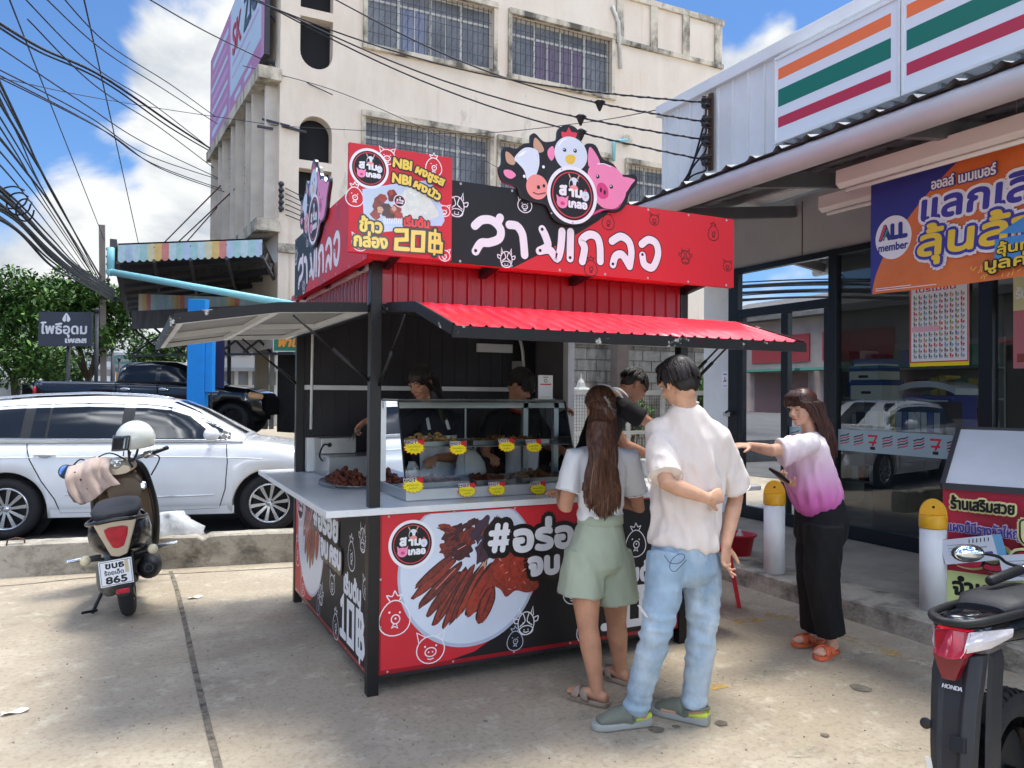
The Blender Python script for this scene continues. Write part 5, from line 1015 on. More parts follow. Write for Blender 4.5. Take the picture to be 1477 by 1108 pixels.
# poles
m_pole = layered('concrete_pole', s(140, 130, 122), [(s(98, 90, 84), 2, (1, 1, .3), .45, .7, .6)], rough=.9)
t = thing('utility_pole', 'square concrete utility pole with insulators carrying the cable bundle on the left', 'utility pole', tuple(cw(-17.4, 33, 0))); p0_, p1_ = pd(151, 556, 33), pd(147, 325, 33); q = MB(); q.bar((p0_.x, p0_.y, 0), p1_, .24, .24, up=(0, 1, 0)); q.build('post', m_pole, t)
b = MB(); b.bar(pd(112, 424, 32.8), pd(186, 434, 32.8), .1, .12); b.build('cross_arm', m_gr, t); b = MB()
for k in range(5): b.lathe([(.05, 0), (.09, .05), (.09, .1), (.05, .15)], pd(156, 362+k*11, 32.7), (0, 0, 1), 10)
b.tube([pd(156, 358, 32.7), pd(156, 412, 32.7)], .025); b.build('insulator_string', m_gr, t)
for px, y0, y1, dep, r_, lab in ((140, 450, 575, 30, .07, 'thin dark steel post left of the concrete pole'), (162, 505, 575, 36, .06, 'thin grey post right of the concrete pole'), (172, 520, 575, 38, .05, 'short thin post near the green street sign'), (205, 300, 420, 40, .0, '')):
    if r_: a = pd(px, y0, dep); b = MB(); b.tube([a, (a.x, a.y, 0)], r_); b.lathe([(r_*1.6, 0), (r_*1.6, .1), (r_*.4, .16)], a, (0, 0, 1), 8); tag(b.build('street_post', m_gr), lab, 'post')
# ================================================================== YARD BEHIND THE KIOSK
m_block = layered('block_wall', s(150, 146, 138), [(s(196, 192, 184), 1.6, (1, 1, .35), .46, .68, .8), (s(52, 50, 46), 2.4, (1, 1, .25), .50, .68, .85), (s(90, 86, 80), 9, (1, 1, 1), .5, .7, .5)], rough=.95, bump=.5, bscale=16)
t = thing('block_wall', 'old stained concrete block wall at the back of the yard', 'wall', (7, 11.6, 0)); b = MB(); zt = onY(930, 500, 11.6).z; b.box(3.3, 16, 11.6, 11.75, 0, zt)
z = .2
while z < zt: b.box(3.3, 16, 11.592, 11.601, z-.004, z+.004, 1); z += .2
k = 0; z = 0
while z < zt-.05:
    x = 3.4+(k % 2)*.2
    while x < 15: b.box(x-.004, x+.004, 11.593, 11.602, z+.005, min(zt, z+.195), 1); x += .4
    z += .2; k += 1
b.build('blocks', [m_block, mat('mortar_dark', s(84, 80, 74), .95)], t); b = MB(); b.box(3.2, 16, 11.55, 11.8, zt, zt+.08); b.build('coping', m_block, t)
p = onY(893, 560, 11.3); b = MB(); b.box(p.x-.12, p.x+.12, 11.18, 11.4, 0, 3.6); tag(b.build('yard_column', mat('brown_column', s(112, 100, 92), .85, var=.15, vscale=3)), 'plain brown column in front of the block wall behind the kiosk', 'column')
t = thing('mesh_fence', 'white framed wire mesh fence in the yard behind the leaning man', 'fence', (5.5, 9.4, 0)); FY = 9.4; f0, f1 = onY(800, 560, FY), onY(1045, 556, FY); zt = f0.z-.02; b = MB()
for z, h in ((zt-.03, .07), (zt-.62, .05), (.25, .05)): b = MB(); b.box(f0.x, f1.x, FY-.02, FY+.02, z-h/2, z+h/2); b.build('rail', m_fr, t)
x = f0.x
while x < f1.x: b = MB(); b.box(x-.03, x+.03, FY-.019, FY+.019, 0, zt-.066); b.build('post', m_fr, t); x += .62
b = MB(); x = f0.x
while x < f1.x: b.box(x-.0018, x+.0018, FY-.002, FY+.002, .28, zt-.07); x += .045
z = .3
while z < zt-.07: b.box(f0.x, f1.x, FY-.004, FY-.0025, z-.0018, z+.0018); z += .045
b.build('mesh', m_gr, t)
t = thing('spirit_house', 'tiny white spirit house on the yard wall ledge behind the kiosk', 'shrine', tuple(onY(838, 575, 10.6))); c = onY(838, 577, 10.6); b = MB(); b.box(c.x-.16, c.x+.16, c.y-.12, c.y+.12, c.z-.9, c.z); b.box(c.x-.11, c.x+.11, c.y-.1, c.y+.1, c.z, c.z+.12); b.build('body', m_fr, t); b = MB(); b.lathe([(.19, .12), (.12, .2), (.08, .2), (.06, .28), (.02, .34), (.005, .44)], c, (0, 0, 1), 4, sm=False); b.build('roof', m_fr, t)
b = MB(); a, c = onY(852, 571, 10.7), onY(890, 570, 10.7); b.bar(a, c, .08, .12); b.bar((a.x+.02, a.y, 0), a, .06, .06); b.bar((c.x-.02, c.y, 0), c, .06, .06); tag(b.build('wooden_rail', mat('red_wood', s(130, 64, 50), .7, var=.2)), 'reddish wooden bench rail beside the tiny spirit house', 'bench')
# ================================================================== PLANTS AND TREES
GRN = [mat('leaf_deep', s(60, 90, 44), .6, var=.3, vscale=3, spec=.3), mat('leaf_mid', s(82, 116, 54), .6, var=.3, vscale=3, spec=.3), mat('leaf_light', s(108, 142, 68), .6, var=.25, vscale=3, spec=.3)]
m_bark = mat('bark', s(92, 78, 64), .9, var=.25, vscale=6, bump=.5)
def crown(blobs, n, leaf, seed, mb=None, thr=-.12):
    rnd = random.Random(seed); q = mb or MB(); tot = sum(r**3 for _, r in blobs); vs = []
    for c, r in blobs:
        k = int(n*r**3/tot)
        for i in range(k):
            d = Vector((rnd.gauss(0, 1), rnd.gauss(0, 1), rnd.gauss(0, 1))).normalized(); p = Vector(c)+Vector((d.x, d.y, d.z*.8))*r*(rnd.random()**.45)*(1+.25*noise.noise(d*2.2+Vector(c)))
            g_ = noise.noise(p*(1.1/max(.4, r)*1.6)+Vector((seed, 0, 0)))
            if g_ < thr: continue
            a = Vector((rnd.gauss(0, 1), rnd.gauss(0, 1), rnd.gauss(0, .7))).normalized(); e = a.cross(Vector((rnd.random()-.5, rnd.random()-.5, 1))).normalized(); l = leaf*rnd.uniform(.6, 1.4); w = l*.45
            mi = 2 if g_ > .28 and rnd.random() < .6 else (1 if rnd.random() < .5 else 0)
            q.add([p-a*l*.5, p+e*w*.5-a*.05*l, p+a*l*.5-Vector((0, 0, .15*l)), p-e*w*.5-a*.05*l], [(0, 1, 2, 3)], mi)
    return q
def tree(lab, base, h, blobs, n, leaf, seed, grp=None, tr=.16, thr=-.12):
    t = thing('street_tree', lab, 'tree', base, 0, grp); B = Vector(base); rnd = random.Random(seed); q = MB(); fork = B+Vector((rnd.uniform(-.2, .2), rnd.uniform(-.2, .2), h*.42)); q.limb([B, B.lerp(fork, .5)+Vector((.06, .02, 0)), fork], [tr*1.25, tr, tr*.8], 10)
    for c, r in blobs:
        e = Vector(c); m = fork.lerp(e, .5)+Vector((rnd.uniform(-.2, .2), rnd.uniform(-.2, .2), .1)); q.limb([fork-Vector((0, 0, .1)), m, e], [tr*.55, tr*.3, tr*.1], 7)
    q.build('trunk', m_bark, t); crown(blobs, n, leaf, seed, thr=thr).build('crown', GRN, t, fix=False)
def TB(*L): return [(pd(px, py, dep), r) for px, py, dep, r in L]
def gz(px, dep): a = pd(px, 560, dep); return (a.x, a.y, 0)
tree('big leafy street tree at the far left edge beside the hotel sign', gz(25, 30), 5, TB((20, 430, 30, 1.5), (-30, 470, 30, 1.5), (45, 470, 30, 1.3), (10, 520, 29, 1.4), (60, 430, 31, 1.1), (70, 520, 29, 1.1), (-60, 430, 30, 1.6)), 15000, .24, 1, thr=-.3)
tree('broad dark green street tree right behind the hotel sign and the concrete pole', gz(120, 33), 5, TB((110, 425, 33, 1.5), (150, 440, 34, 1.3), (95, 470, 33, 1.3), (175, 470, 34, 1.0), (140, 490, 33, 1.0), (70, 450, 33, 1.1), (185, 440, 34, .8)), 14000, .24, 2, thr=-.3)
tree('low bushy tree below the hotel sign behind the parked cars', gz(75, 36), 3, TB((60, 535, 36, 1.2), (95, 530, 36, 1.0), (120, 545, 36, .7)), 5000, .22, 3, tr=.08, thr=-.3)
tree('small yard tree growing beyond the workshop behind the black pickup', gz(225, 30), 3.4, TB((215, 505, 30, .9), (240, 520, 30, .9), (265, 500, 31, .7)), 4200, .19, 4, tr=.08, thr=-.3)
def plant(lab, c, hh, n, leaf, seed, kind='yard_plant'):
    t = thing(kind, lab, 'plant', (c[0], c[1], 0)); rnd = random.Random(seed); q = MB(); c = Vector(c)
    for i in range(8): q.tube([(c.x, c.y, max(0, c.z-hh)), c+Vector((rnd.gauss(0, .12), rnd.gauss(0, .12), rnd.uniform(-.2, .2)))], .008, 5)
    q.build('stem', m_bark, t); crown([(c+Vector((rnd.gauss(0, .15), rnd.gauss(0, .15), rnd.uniform(-.15, .15))), .28) for i in range(5)], n, leaf, seed, thr=-.3).build('foliage', GRN, t, fix=False)
plant('bright green shrub by the pale pillar at the yard wall', onY(1018, 558, 10.8), 1.2, 1300, .10, 5); plant('dim green shrub behind the mesh fence in the yard', onY(912, 605, 10.2), .6, 1300, .10, 6); plant('small green shrub behind the mesh fence near the store pillar', onY(1000, 570, 10.6), .8, 900, .1, 7)
# ================================================================== SHOPHOUSES ACROSS THE ROAD (seen in the store glass)
sh = thing('shophouse_row', 'row of red and grey two storey shophouses mirrored in the store glass', 'building', (-24, 14, 0)); q = MB(); q.box(-30, -24, -12, 42, 0, 6.4); q.build('wall', mat('shophouse_wall', s(150, 132, 124), .85, var=.2, vscale=.5), sh)
q = MB(); q.prism([(-31, -12.5, 6.4), (-23, -12.5, 6.4), (-23, -12.5, 6.8), (-27, -12.5, 8.2), (-31, -12.5, 6.8)], (0, 55, 0)); q.build('roof', mat('shophouse_roof', s(92, 88, 86), .8, var=.2, vscale=1), sh)
for k in range(9):
    y = -10+k*5.8; q = MB(); q.box(-24.02, -23.9, y-2.4, y+2.4, 3.7, 5.4); q.build('upper_shutter', mat('shutter_red' if k % 3 else 'shutter_grey', s(150, 44, 46) if k % 3 else s(110, 112, 112), .6), sh); q = MB(); q.box(-24.02, -22.4, y-2.7, y+2.7, 3.1, 3.25); q.build('awning', mat('awning_green', s(70, 120, 104), .6), sh)
    q = MB(); q.box(-24.03, -23.95, y-2.2, y+2.2, .2, 3.0); q.build('shop_front', m_dk if k % 2 else mat('shop_front', s(120, 90, 84), .7), sh)
# ================================================================== VEHICLES
m_tyre = mat('tyre', s(38, 38, 40), .85, bump=.2, bscale=40); m_rim = mat('alloy', s(190, 192, 196), .25, .9); m_rimd = mat('dark_alloy', s(30, 30, 32), .35, .5)
m_carw = mat('car_white', s(230, 232, 234), .22, spec=.5, coat=.7, var=.015, vscale=2); m_cglass = mat('tinted_glass', s(30, 34, 40), .09, spec=.5); m_blkp = mat('black_plastic', s(26, 27, 30), .5, var=.1, vscale=6); m_chr = mat('chrome', s(210, 212, 214), .08, 1.0); m_carb = mat('car_black', s(14, 15, 18), .16, spec=.6, coat=.8); m_seam = mat('panel_seam', (.01, .01, .012), .8)
m_grime = mat('road_grime', s(150, 142, 128), .8, var=.3, vscale=8)
class Fr:      # local frame: x forward/right, y left/forward, z up -> world
    def __init__(self, loc, rz, lean=0): self.M = Matrix.Translation(loc) @ Matrix.Rotation(rz, 4, 'Z') @ Matrix.Rotation(lean, 4, 'Y')
    def __call__(self, x, y, z): return self.M @ Vector((x, y, z))
    def d(self, x, y, z): return self.M.to_3x3() @ Vector((x, y, z))
    def inv(self, p): return self.M.inverted() @ Vector(p)
def wheel(par, c, ax, R, w, rr, nsp, rim, double=True, tread=True):
    c, ax = Vector(c), Vector(ax).normalized(); q = MB(); k = w/2
    q.lathe([(rr, -k*.75), (rr+.02, -k*.95), (R-.045, -k), (R-.015, -k*.8), (R, -k*.45), (R, k*.45), (R-.015, k*.8), (R-.045, k), (rr+.02, k*.95), (rr, k*.75)], c, ax, 48, caps=False); q.build('tyre', m_tyre, par)
    q = MB(); q.lathe([(rr+.004, k*.72), (rr-.004, k*.86), (rr-.02, k*.84), (rr-.03, k*.3), (rr-.035, -k*.7)], c, ax, 48, caps=False); x = ax.orthogonal().normalized(); y = ax.cross(x)
    q.lathe([(.001, k*.7), (rr*.22, k*.68), (rr*.26, k*.5)], c, ax, 20)
    for i in range(nsp):
        for da in ((-.085, .085) if double else (0,)):
            a = 2*math.pi*i/nsp; e = x*math.cos(a+da*.55)+y*math.sin(a+da*.55); e0 = x*math.cos(a+da*.3)+y*math.sin(a+da*.3); q.bar(c+e0*rr*.18+ax*k*.58, c+e*(rr-.012)+ax*k*.68, .022 if double else .04, .03, up=ax)
    q.build('rim', rim, par); q = MB(); q.lathe([(.001, k*.15), (rr-.04, k*.15)], c, ax, 24, caps=False); q.build('brake_disc', mat('brake_shadow', s(34, 34, 36), .6, .3), par)
def car_profile_loft(q, F, xs, prof, mi=0):
    """prof(x) -> list of (y, z) from near sill over the top to the far sill"""
    q.loft([[F(x, y, z) for y, z in prof(x)] for x in xs], mi, True, True)
def lerp_tab(tab, x):
    if x <= tab[0][0]: return tab[0][1]
    for (a, p), (c, r) in zip(tab, tab[1:]):
        if x <= c: t = (x-a)/(c-a); t = t*t*(3-2*t) if False else t; return p+(r-p)*t
    return tab[-1][1]
# ------------------------------------------------ white station wagon
fw_, rw_ = Vector((1.42, 9.01, 0)), Vector((-1.17, 9.63, 0)); cd = (fw_-rw_).normalized(); cl_ = Vector((-cd.y, cd.x, 0)); crz = math.atan2(cd.y, cd.x); cloc = (fw_+rw_)/2+cl_*.86
car = thing('station_wagon', 'white station wagon with dark tinted windows parked behind the low wall', 'car', tuple(cloc), crz); F = Fr(cloc, crz)
XA, XR_ = 1.33, -1.33; RW = .325
ZTOP = [(-2.25, .80), (-2.2, 1.0), (-2.0, 1.34), (-1.75, 1.45), (-1.2, 1.50), (-.6, 1.525), (0, 1.51), (.25, 1.475), (.5, 1.37), (1.0, 1.08), (1.1, 1.03)]
HOOD = [(-2.3, .95), (-2.2, 1.03), (.8, 1.03), (1.0, 1.035), (1.3, 1.0), (1.7, .93), (2.05, .82), (2.2, .70), (2.27, .55)]
WID = [(-2.3, .60), (-2.2, .72), (-2.0, .82), (-1.6, .87), (-.5, .885), (.9, .885), (1.5, .88), (1.9, .80), (2.15, .66), (2.27, .50)]
def arch(x):
    z = .22
    for xc in (XA, XR_):
        d = abs(x-xc)
        if d < .40: z = max(z, RW+math.sqrt(max(0, .40**2-d*d))-.02)
    return z
def lower(x):
    w, zt, zb = lerp_tab(WID, x), lerp_tab(HOOD, x), arch(x); h = [(w-.05, zb), (w-.005, max(zb+.01, .38)), (w+.012, max(zb+.02, .62)), (w+.004, max(zb+.03, min(.84, zt-.12))), (w-.02, max(zb+.04, zt-.075)), (w-.055, max(zb+.05, zt-.03)), (w-.12, zt-.012), (w*.5, zt)]
    return [(-y, z) for y, z in h]+[(y, z) for y, z in reversed(h)]
xs = sorted(set([-2.27+i*.0567 for i in range(81)]+[xc+.40*math.cos(math.pi*j/24) for xc in (XA, XR_) for j in range(25)]))
q = MB(); car_profile_loft(q, F, xs, lower); q.build('body', m_carw, car)
GH = [(0, .0), (.22, .055), (.5, .125), (.78, .21), (.93, .29), (1.0, .45)]    # height fraction -> inset
def gy(x, f): return lerp_tab(WID, x)-.045-lerp_tab(GH, f)
def green(x):
    zt = lerp_tab(ZTOP, x); h = [(gy(x, f), 1.02+(zt-1.02)*(1-(1-f)**1.15 if f > .9 else f)) for f in (0, .22, .5, .78, .93)]+[(gy(x, .93)*.55, zt-.002)]
    return [(-y, z) for y, z in h]+[(y, z) for y, z in reversed(h)]
gx = [-2.2+i*.06 for i in range(56)]; q = MB(); car_profile_loft(q, F, [x for x in gx if x < 1.09], green); q.build('roof', m_carw, car)
def gside(x, z, out=.004): zt = lerp_tab(ZTOP, x); f = (z-1.02)/(zt-1.02); return F(x, -(gy(x, max(0, min(1, f)))+out), z)
def glasspatch(x0, x1, zb_, zt_, name, m, n=16, out=.004, par=car): q = MB(); q.grid(lambda u, v: gside(x0(v)+(x1(v)-x0(v))*u, zb_(x0(v)+(x1(v)-x0(v))*u)+(zt_(x0(v)+(x1(v)-x0(v))*u)-zb_(x0(v)+(x1(v)-x0(v))*u))*v, out), n, 6); return q.build(name, m, par, fix=False)
zwt = lambda x: 1.02+(lerp_tab(ZTOP, x)-1.02)*.84
zwb = lambda x: 1.055-.012*x
K = lambda a: (lambda v: a)
glasspatch(K(-1.92), lambda v: .90-.02*v, zwb, lambda x: max(zwb(x)+.004, zwt(x)+.018), 'window_surround', m_blkp, 40, .002)
for x0, x1, nm in ((K(-1.84), K(-1.22), 'rear_quarter_glass'), (K(-1.12), K(-.98), 'door_glass'), (K(-.955), K(-.24), 'door_glass'), (K(-.12), lambda v: .80, 'door_glass')): glasspatch(x0, x1, lambda x: zwb(x)+.012, lambda x: max(zwb(x)+.014, zwt(x)), nm, m_cglass, 20, .005)
q = MB(); q.grid(lambda u, v: F(.26+.74*u+.0, (v-.5)*2*(gy(.3+.7*u, .9)-.02), lerp_tab(ZTOP, .26+.74*u)+.006-.02*abs(v-.5)*2), 12, 8); q.build('windscreen', m_cglass, car)
q = MB(); q.tube([gside(-1.9+i*.12, zwb(-1.9+i*.12)-.006, .004) for i in range(24)], .007, 6); q.build('belt_trim', m_chr, car)
q = MB(); q.tube([F(-1.75+i*.1, -(gy(-1.75+i*.1, .95)-.02), lerp_tab(ZTOP, -1.75+i*.1)+.02+.012*math.sin(math.pi*i/20)) for i in range(21)], .013, 8); q.build('roof_rail', m_rim, car)
def lside(x, z, out=.003):
    P = lower(x)[:8]; P = [(-y, z_) for y, z_ in P]
    for (y0, z0), (y1, z1) in zip(P, P[1:]):
        if z0 <= z <= z1: t = (z-z0)/(z1-z0+1e-9); return F(x, -(y0+(y1-y0)*t+out), z)
    return F(x, -(P[0][0] if z < P[0][1] else P[-1][0])-out, z)
def seam(pts, nm='door_seam', r=.0055, m=m_seam): q = MB(); q.tube([lside(x0_+(x1_-x0_)*k/6, z0_+(z1_-z0_)*k/6, .0015) for (x0_, z0_), (x1_, z1_) in zip(pts, pts[1:]) for k in range(7)], r, 5); q.build(nm, m, car)
seam([(-.18, 1.03), (-.19, .7), (-.2, .38), (-.19, .27)]); seam([(.86, 1.02), (.88, .8), (.86, .5), (.80, .3)]); seam([(-1.15, 1.03), (-1.10, .85), (-.98, .62), (-.85, .42), (-.8, .27)]); seam([(-.8, .275), (-.2, .272), (.3, .272), (.8, .29)])
seam([(-1.9, .86), (-1.2, .87), (0, .865), (.9, .85), (1.25, .83)], 'body_crease', .006, m_carw); seam([(-.75, .47), (-.3, .43), (.3, .43), (.75, .44)], 'body_crease', .010, m_carw)
for x in (-.95, .02):
    q = MB(); q.limb([lside(x-.10, .895, .012), lside(x-.05, .90, .03), lside(x+.05, .90, .03), lside(x+.10, .895, .012)], .013, 8); q.build('door_handle', m_carw, car); q = MB(); q.ell(lside(x, .885, .0), (.07, .02, .028), 12, M=F.M.to_3x3()); q.build('handle_cup', mat('handle_shade', s(180, 186, 196), .3, coat=.5), car)
mir = tag(MB().limb([gside(.72, 1.09, .02), F(.72, -1.0, 1.085)], .025, 8).build('wing_mirror', m_blkp, car)); q = MB(); q.ell(F(.73, -1.03, 1.115), (.085, .115, .075), 16, M=F.M.to_3x3()); q.build('mirror_cap', m_carw, mir)
q = MB(); q.grid(lambda u, v: lside(-.9+1.85*u, .225+.09*v, .006), 20, 3); q.build('side_skirt', m_carw, car, fix=False)
for xc, sd_ in ((XA, -1), (XR_, -1), (XA, 1), (XR_, 1)):
    wl = tag(MB().lathe([(.40, 0), (.40, .001)], F(xc, sd_*.62, RW), F.d(0, sd_, 0), 30).build('wheel', m_seam, car)); wheel(wl, F(xc, sd_*.765, RW), F.d(0, sd_, 0), RW, .21, .225, 10, m_rim)
q = MB(); q.box(-1.95, 2.0, -.70, .70, .2, .6); q.v = [tuple(F(*p)) for p in q.v]; q.build('underbody', m_seam, car)
q = MB(); q.ell(F(2.12, -.58, .72), (.12, .13, .07), 14, M=F.M.to_3x3()); q.build('headlight', mat('lamp_clear', s(200, 206, 214), .1, spec=.8), car)
# ------------------------------------------------ black pickup
pz = .52; ploc = pd(236, 600, 19.4); ploc.z = pz; prz = -AZ+rad(1.5); F = Fr(ploc, prz); pk = thing('pickup_truck', 'black double cab pickup parked under the workshop canopy behind the blue pillar', 'pickup', tuple(ploc), prz)
XA, XR_, RW = 1.96, -1.12, .39; WH = .88
PTOP = [(-2.75, 1.28), (-.80, 1.28), (-.79, 1.28), (1.0, 1.24), (1.5, 1.23), (2.3, 1.14), (2.6, 1.02), (2.75, .85)]
def arch(x):
    z = .48
    for xc in (XA, XR_):
        d = abs(x-xc)
        if d < .50: z = max(z, RW+math.sqrt(max(0, .5**2-d*d))-.02)
    return z
PW = [(-2.75, .80), (-2.6, .86), (1.2, .87), (1.5, .90), (2.3, .86), (2.6, .74), (2.75, .6)]
def lower(x):
    w, zt, zb = lerp_tab(PW, x), lerp_tab(PTOP, x), arch(x); fl_ = .04*max(0, 1-abs(x-XA)/.62)+.03*max(0, 1-abs(x-XR_)/.62)
    h = [(w-.03, zb), (w+fl_, max(zb+.015, .62)), (w+.015+fl_, max(zb+.03, .85)), (w, max(zb+.05, zt-.12)), (w-.03, zt-.03), (w-.1, zt), (w*.5, zt+.01)]
    return [(-y, z) for y, z in h]+[(y, z) for y, z in reversed(h)]
xs = sorted(set([-2.75+i*.07 for i in range(79)]+[xc+.5*math.cos(math.pi*j/20) for xc in (XA, XR_) for j in range(21)])); q = MB(); car_profile_loft(q, F, xs, lower); q.build('body', m_carb, pk)
CT = [(-.80, 1.55), (-.74, 1.70), (-.55, 1.77), (0, 1.80), (.45, 1.78), (.7, 1.70), (1.30, 1.30), (1.36, 1.26)]
ZTOP, WID = CT, [(-.8, .84), (1.4, .86)]
def green(x):
    zt = lerp_tab(CT, x); h = [(gy2(x, f), 1.22+(zt-1.22)*f) for f in (0, .22, .5, .78, .95)]+[(gy2(x, .95)*.5, zt+.005)]; return [(-y, z) for y, z in h]+[(y, z) for y, z in reversed(h)]
def gy2(x, f): return lerp_tab(WID, x)-.01-lerp_tab([(0, 0), (.5, .07), (.85, .14), (1, .22)], f)
q = MB(); car_profile_loft(q, F, [-.8, -.77, -.74, -.66, -.55, -.3, 0, .3, .45, .6, .7, .9, 1.1, 1.3, 1.36], green); q.build('cab', m_carb, pk)
def ps(x, z, out=.004): zt = lerp_tab(CT, x); return F(x, -(gy2(x, max(0, min(1, (z-1.22)/(zt-1.22))))+out), z)
for x0, x1 in ((-.62, .12), (.24, 1.12)):
    ztp = lambda x: 1.22+(lerp_tab(CT, x)-1.22)*.80
    q = MB(); q.grid(lambda u, v: ps(x0+(x1-x0)*u, 1.29+(max(1.292, ztp(x0+(x1-x0)*u))-1.29)*v), 14, 4); q.build('door_glass', m_cglass, pk, fix=False)
for x in (-.55, .36): q = MB(); q.ell(F(x, -.895, 1.10), (.13, .02, .045), 12, M=F.M.to_3x3()); q.build('door_handle', m_chr, pk)
for pts in (((-.78, 1.26), (-.78, .55)), ((.2, 1.24), (.22, .55)), ((1.28, 1.22), (1.30, .95)), ((-.78, .56), (1.3, .56))): q = MB(); q.tube([F(x, -.893, z) for x, z in pts], .008, 5); q.build('door_seam', m_seam, pk)
q = MB(); q.limb([F(1.12, -.88, 1.30), F(1.10, -1.06, 1.38)], .03); q.ell(F(1.10, -1.08, 1.40), (.07, .1, .1), 12, M=F.M.to_3x3()); q.build('wing_mirror', m_carb, pk)
q = MB(); q.limb([F(2.40, -.83, .98), F(2.62, -.66, .95)], (.11, .075) and .085, 12); q.build('headlight', mat('lamp_amber', s(220, 170, 120), .15, spec=.8), pk); q = MB(); q.ell(F(-2.72, -.8, 1.05), (.05, .06, .12), 10, M=F.M.to_3x3()); q.build('tail_lamp', m_red, pk)
q = MB(); C = Canvas(q, F(1.42, -.935, 1.04), F.d(1, 0, 0), (0, 0, 1), F.d(0, -1, 0), .001); C.stroke([(0, .02), (.26, .02)], .035, 0); C.stroke([(.03, -.04), (.23, -.04)], .025, 0); q.build('fender_badge', m_rim, pk, fix=False)

for xc, sd_ in ((XA, -1), (XR_, -1), (XA, 1), (XR_, 1)): wl = tag(MB().lathe([(.49, 0), (.49, .001)], F(xc, sd_*.5, RW+.06), F.d(0, sd_, 0), 26).build('wheel', m_seam, pk)); wheel(wl, F(xc, sd_*.76, RW), F.d(0, sd_, 0), RW, .24, .265, 7, m_rimd, False)
q = MB(); q.box(-2.4, 2.5, -.6, .6, .35, .75); q.v = [tuple(F(*p)) for p in q.v]; q.build('underbody', m_seam, pk)
cr = pd(183, 552, 19.2); q = MB(); q.obox(cr, ux*.20, uy*.16, Vector((0, 0, .24))); tag(q.build('orange_box', mat('box_orange', s(222, 148, 50), .6, var=.1, vscale=4), bevel=.02), 'orange crate standing in the bed of the black pickup', 'crate')
# ------------------------------------------------ white truck far away
tl = pd(25, 575, 34); tl.z = 0; F = Fr(tl, -AZ); tk = thing('delivery_truck', 'white delivery truck far off at the left edge under the trees', 'truck', tuple(tl), -AZ)
q = MB(); q.box(-2.0, .6, -.9, .9, .7, 2.1); q.v = [tuple(F(*p)) for p in q.v]; q.build('cargo_box', m_fr, tk, bevel=.05)
q = MB(); q.loft([[F(x, y, z) for x, z in ((.65, .5), (.65, 1.9), (1.0, 1.95), (1.5, 1.3), (1.9, 1.15), (1.95, .5))] for y in (-.85, .85)], 0, False); q.build('cab', m_fr, tk, bevel=.05); q = MB(); q.add([F(1.03, -.75, 1.9), F(1.03, .75, 1.9), F(1.48, .75, 1.34), F(1.48, -.75, 1.34)], [(0, 1, 2, 3)]); q.add([F(.75, -.857, 1.8), F(1.0, -.857, 1.8), F(1.38, -.857, 1.32), F(.75, -.857, 1.32)], [(0, 1, 2, 3)]); q.v = [tuple(Vector(p)+Vector((0, -.03, .03))) for p in q.v]; q.build('window', m_cglass, tk)
for x in (-1.3, 1.2): q = MB(); q.lathe([(.0, -.12), (.36, -.12), (.36, .12), (0, .12)], F(x, -.8, .36), F.d(0, 1, 0), 20); q.build('wheel', m_tyre, tk)
# ------------------------------------------------ parked scooter
sloc = onZ(187, 889, 0); sloc.y += .06; srz = rad(-2); F = Fr(sloc, srz, rad(-7)); sc_ = thing('scooter', 'black and beige retro scooter leaning on its side stand by the low wall, licence plate facing us', 'scooter', tuple(sloc), srz); sc_['label'] = 'black and beige scooter leaning on its stand by the low wall, number plate facing us'
m_sblk = mat('scooter_black', s(22, 24, 28), .28, coat=.25); m_beige2 = mat('scooter_beige', s(196, 182, 162), .35, .35, var=.05, vscale=6); m_brn = mat('scooter_bronze', s(98, 84, 70), .35, .3, var=.08, vscale=6); m_seat = mat('seat_black', s(38, 38, 42), .6, bump=.1, bscale=80); m_rl = mat('lamp_red', s(176, 22, 40), .1, spec=.7, coat=.8, var=.25, vscale=22); m_cream = mat('lamp_cream', s(206, 196, 164), .2, spec=.7); m_eng = mat('engine_grey', s(120, 118, 114), .55, .5, var=.25, vscale=14, bump=.3, bscale=40)
R3 = lambda F: F.M.to_3x3()
for yc, nm in ((0, 'rear'), (1.26, 'front')):
    wl = tag(MB().limb([F(-.07, yc, .25), F(.07, yc, .25)], .03, 10).build('wheel', m_eng, sc_)); wheel(wl, F(0, yc, .25), F.d(1, 0, 0), .25, .10, .155, 6, m_rimd, False)
def FL(name, secs, m, par=sc_, n=18, sq=.8):
    """loft through cross-sections (y, cx, cz, half width, half height)"""
    q = MB(); rings = []
    for y, cx, cz, a, b_ in secs:
        rings.append([F(cx+a*math.copysign(abs(math.cos(t))**sq, math.cos(t)), y, cz+b_*math.copysign(abs(math.sin(t))**sq, math.sin(t))) for t in [2*math.pi*i/n for i in range(n)]])
    q.loft(rings, 0, True, True); return q.build(name, m, par)
FL('tail_cowl', [(-.27, 0, .62, .07, .07), (-.24, 0, .61, .14, .11), (-.10, 0, .60, .19, .14), (.10, 0, .58, .205, .17), (.35, 0, .56, .19, .17), (.55, 0, .52, .15, .14)], m_sblk)
FL('seat', [(-.24, 0, .735, .06, .02), (-.20, 0, .74, .14, .035), (0, 0, .75, .165, .04), (.25, 0, .765, .15, .045), (.45, 0, .745, .12, .04), (.6, 0, .72, .08, .03)], m_seat)
q = MB(); q.tube(crom([F(-.15, .05, .70), F(-.185, -.12, .695), F(-.12, -.29, .715), F(0, -.315, .725), F(.12, -.29, .715), F(.185, -.12, .695), F(.15, .05, .70)], 5), .014, 8); q.build('grab_rail', m_sblk, sc_)
q = MB(); C = Canvas(q, F(0, -.285, .60), F.d(1, 0, 0), F.d(0, -.12, 1).normalized(), F.d(0, -1, -.12).normalized(), .004)
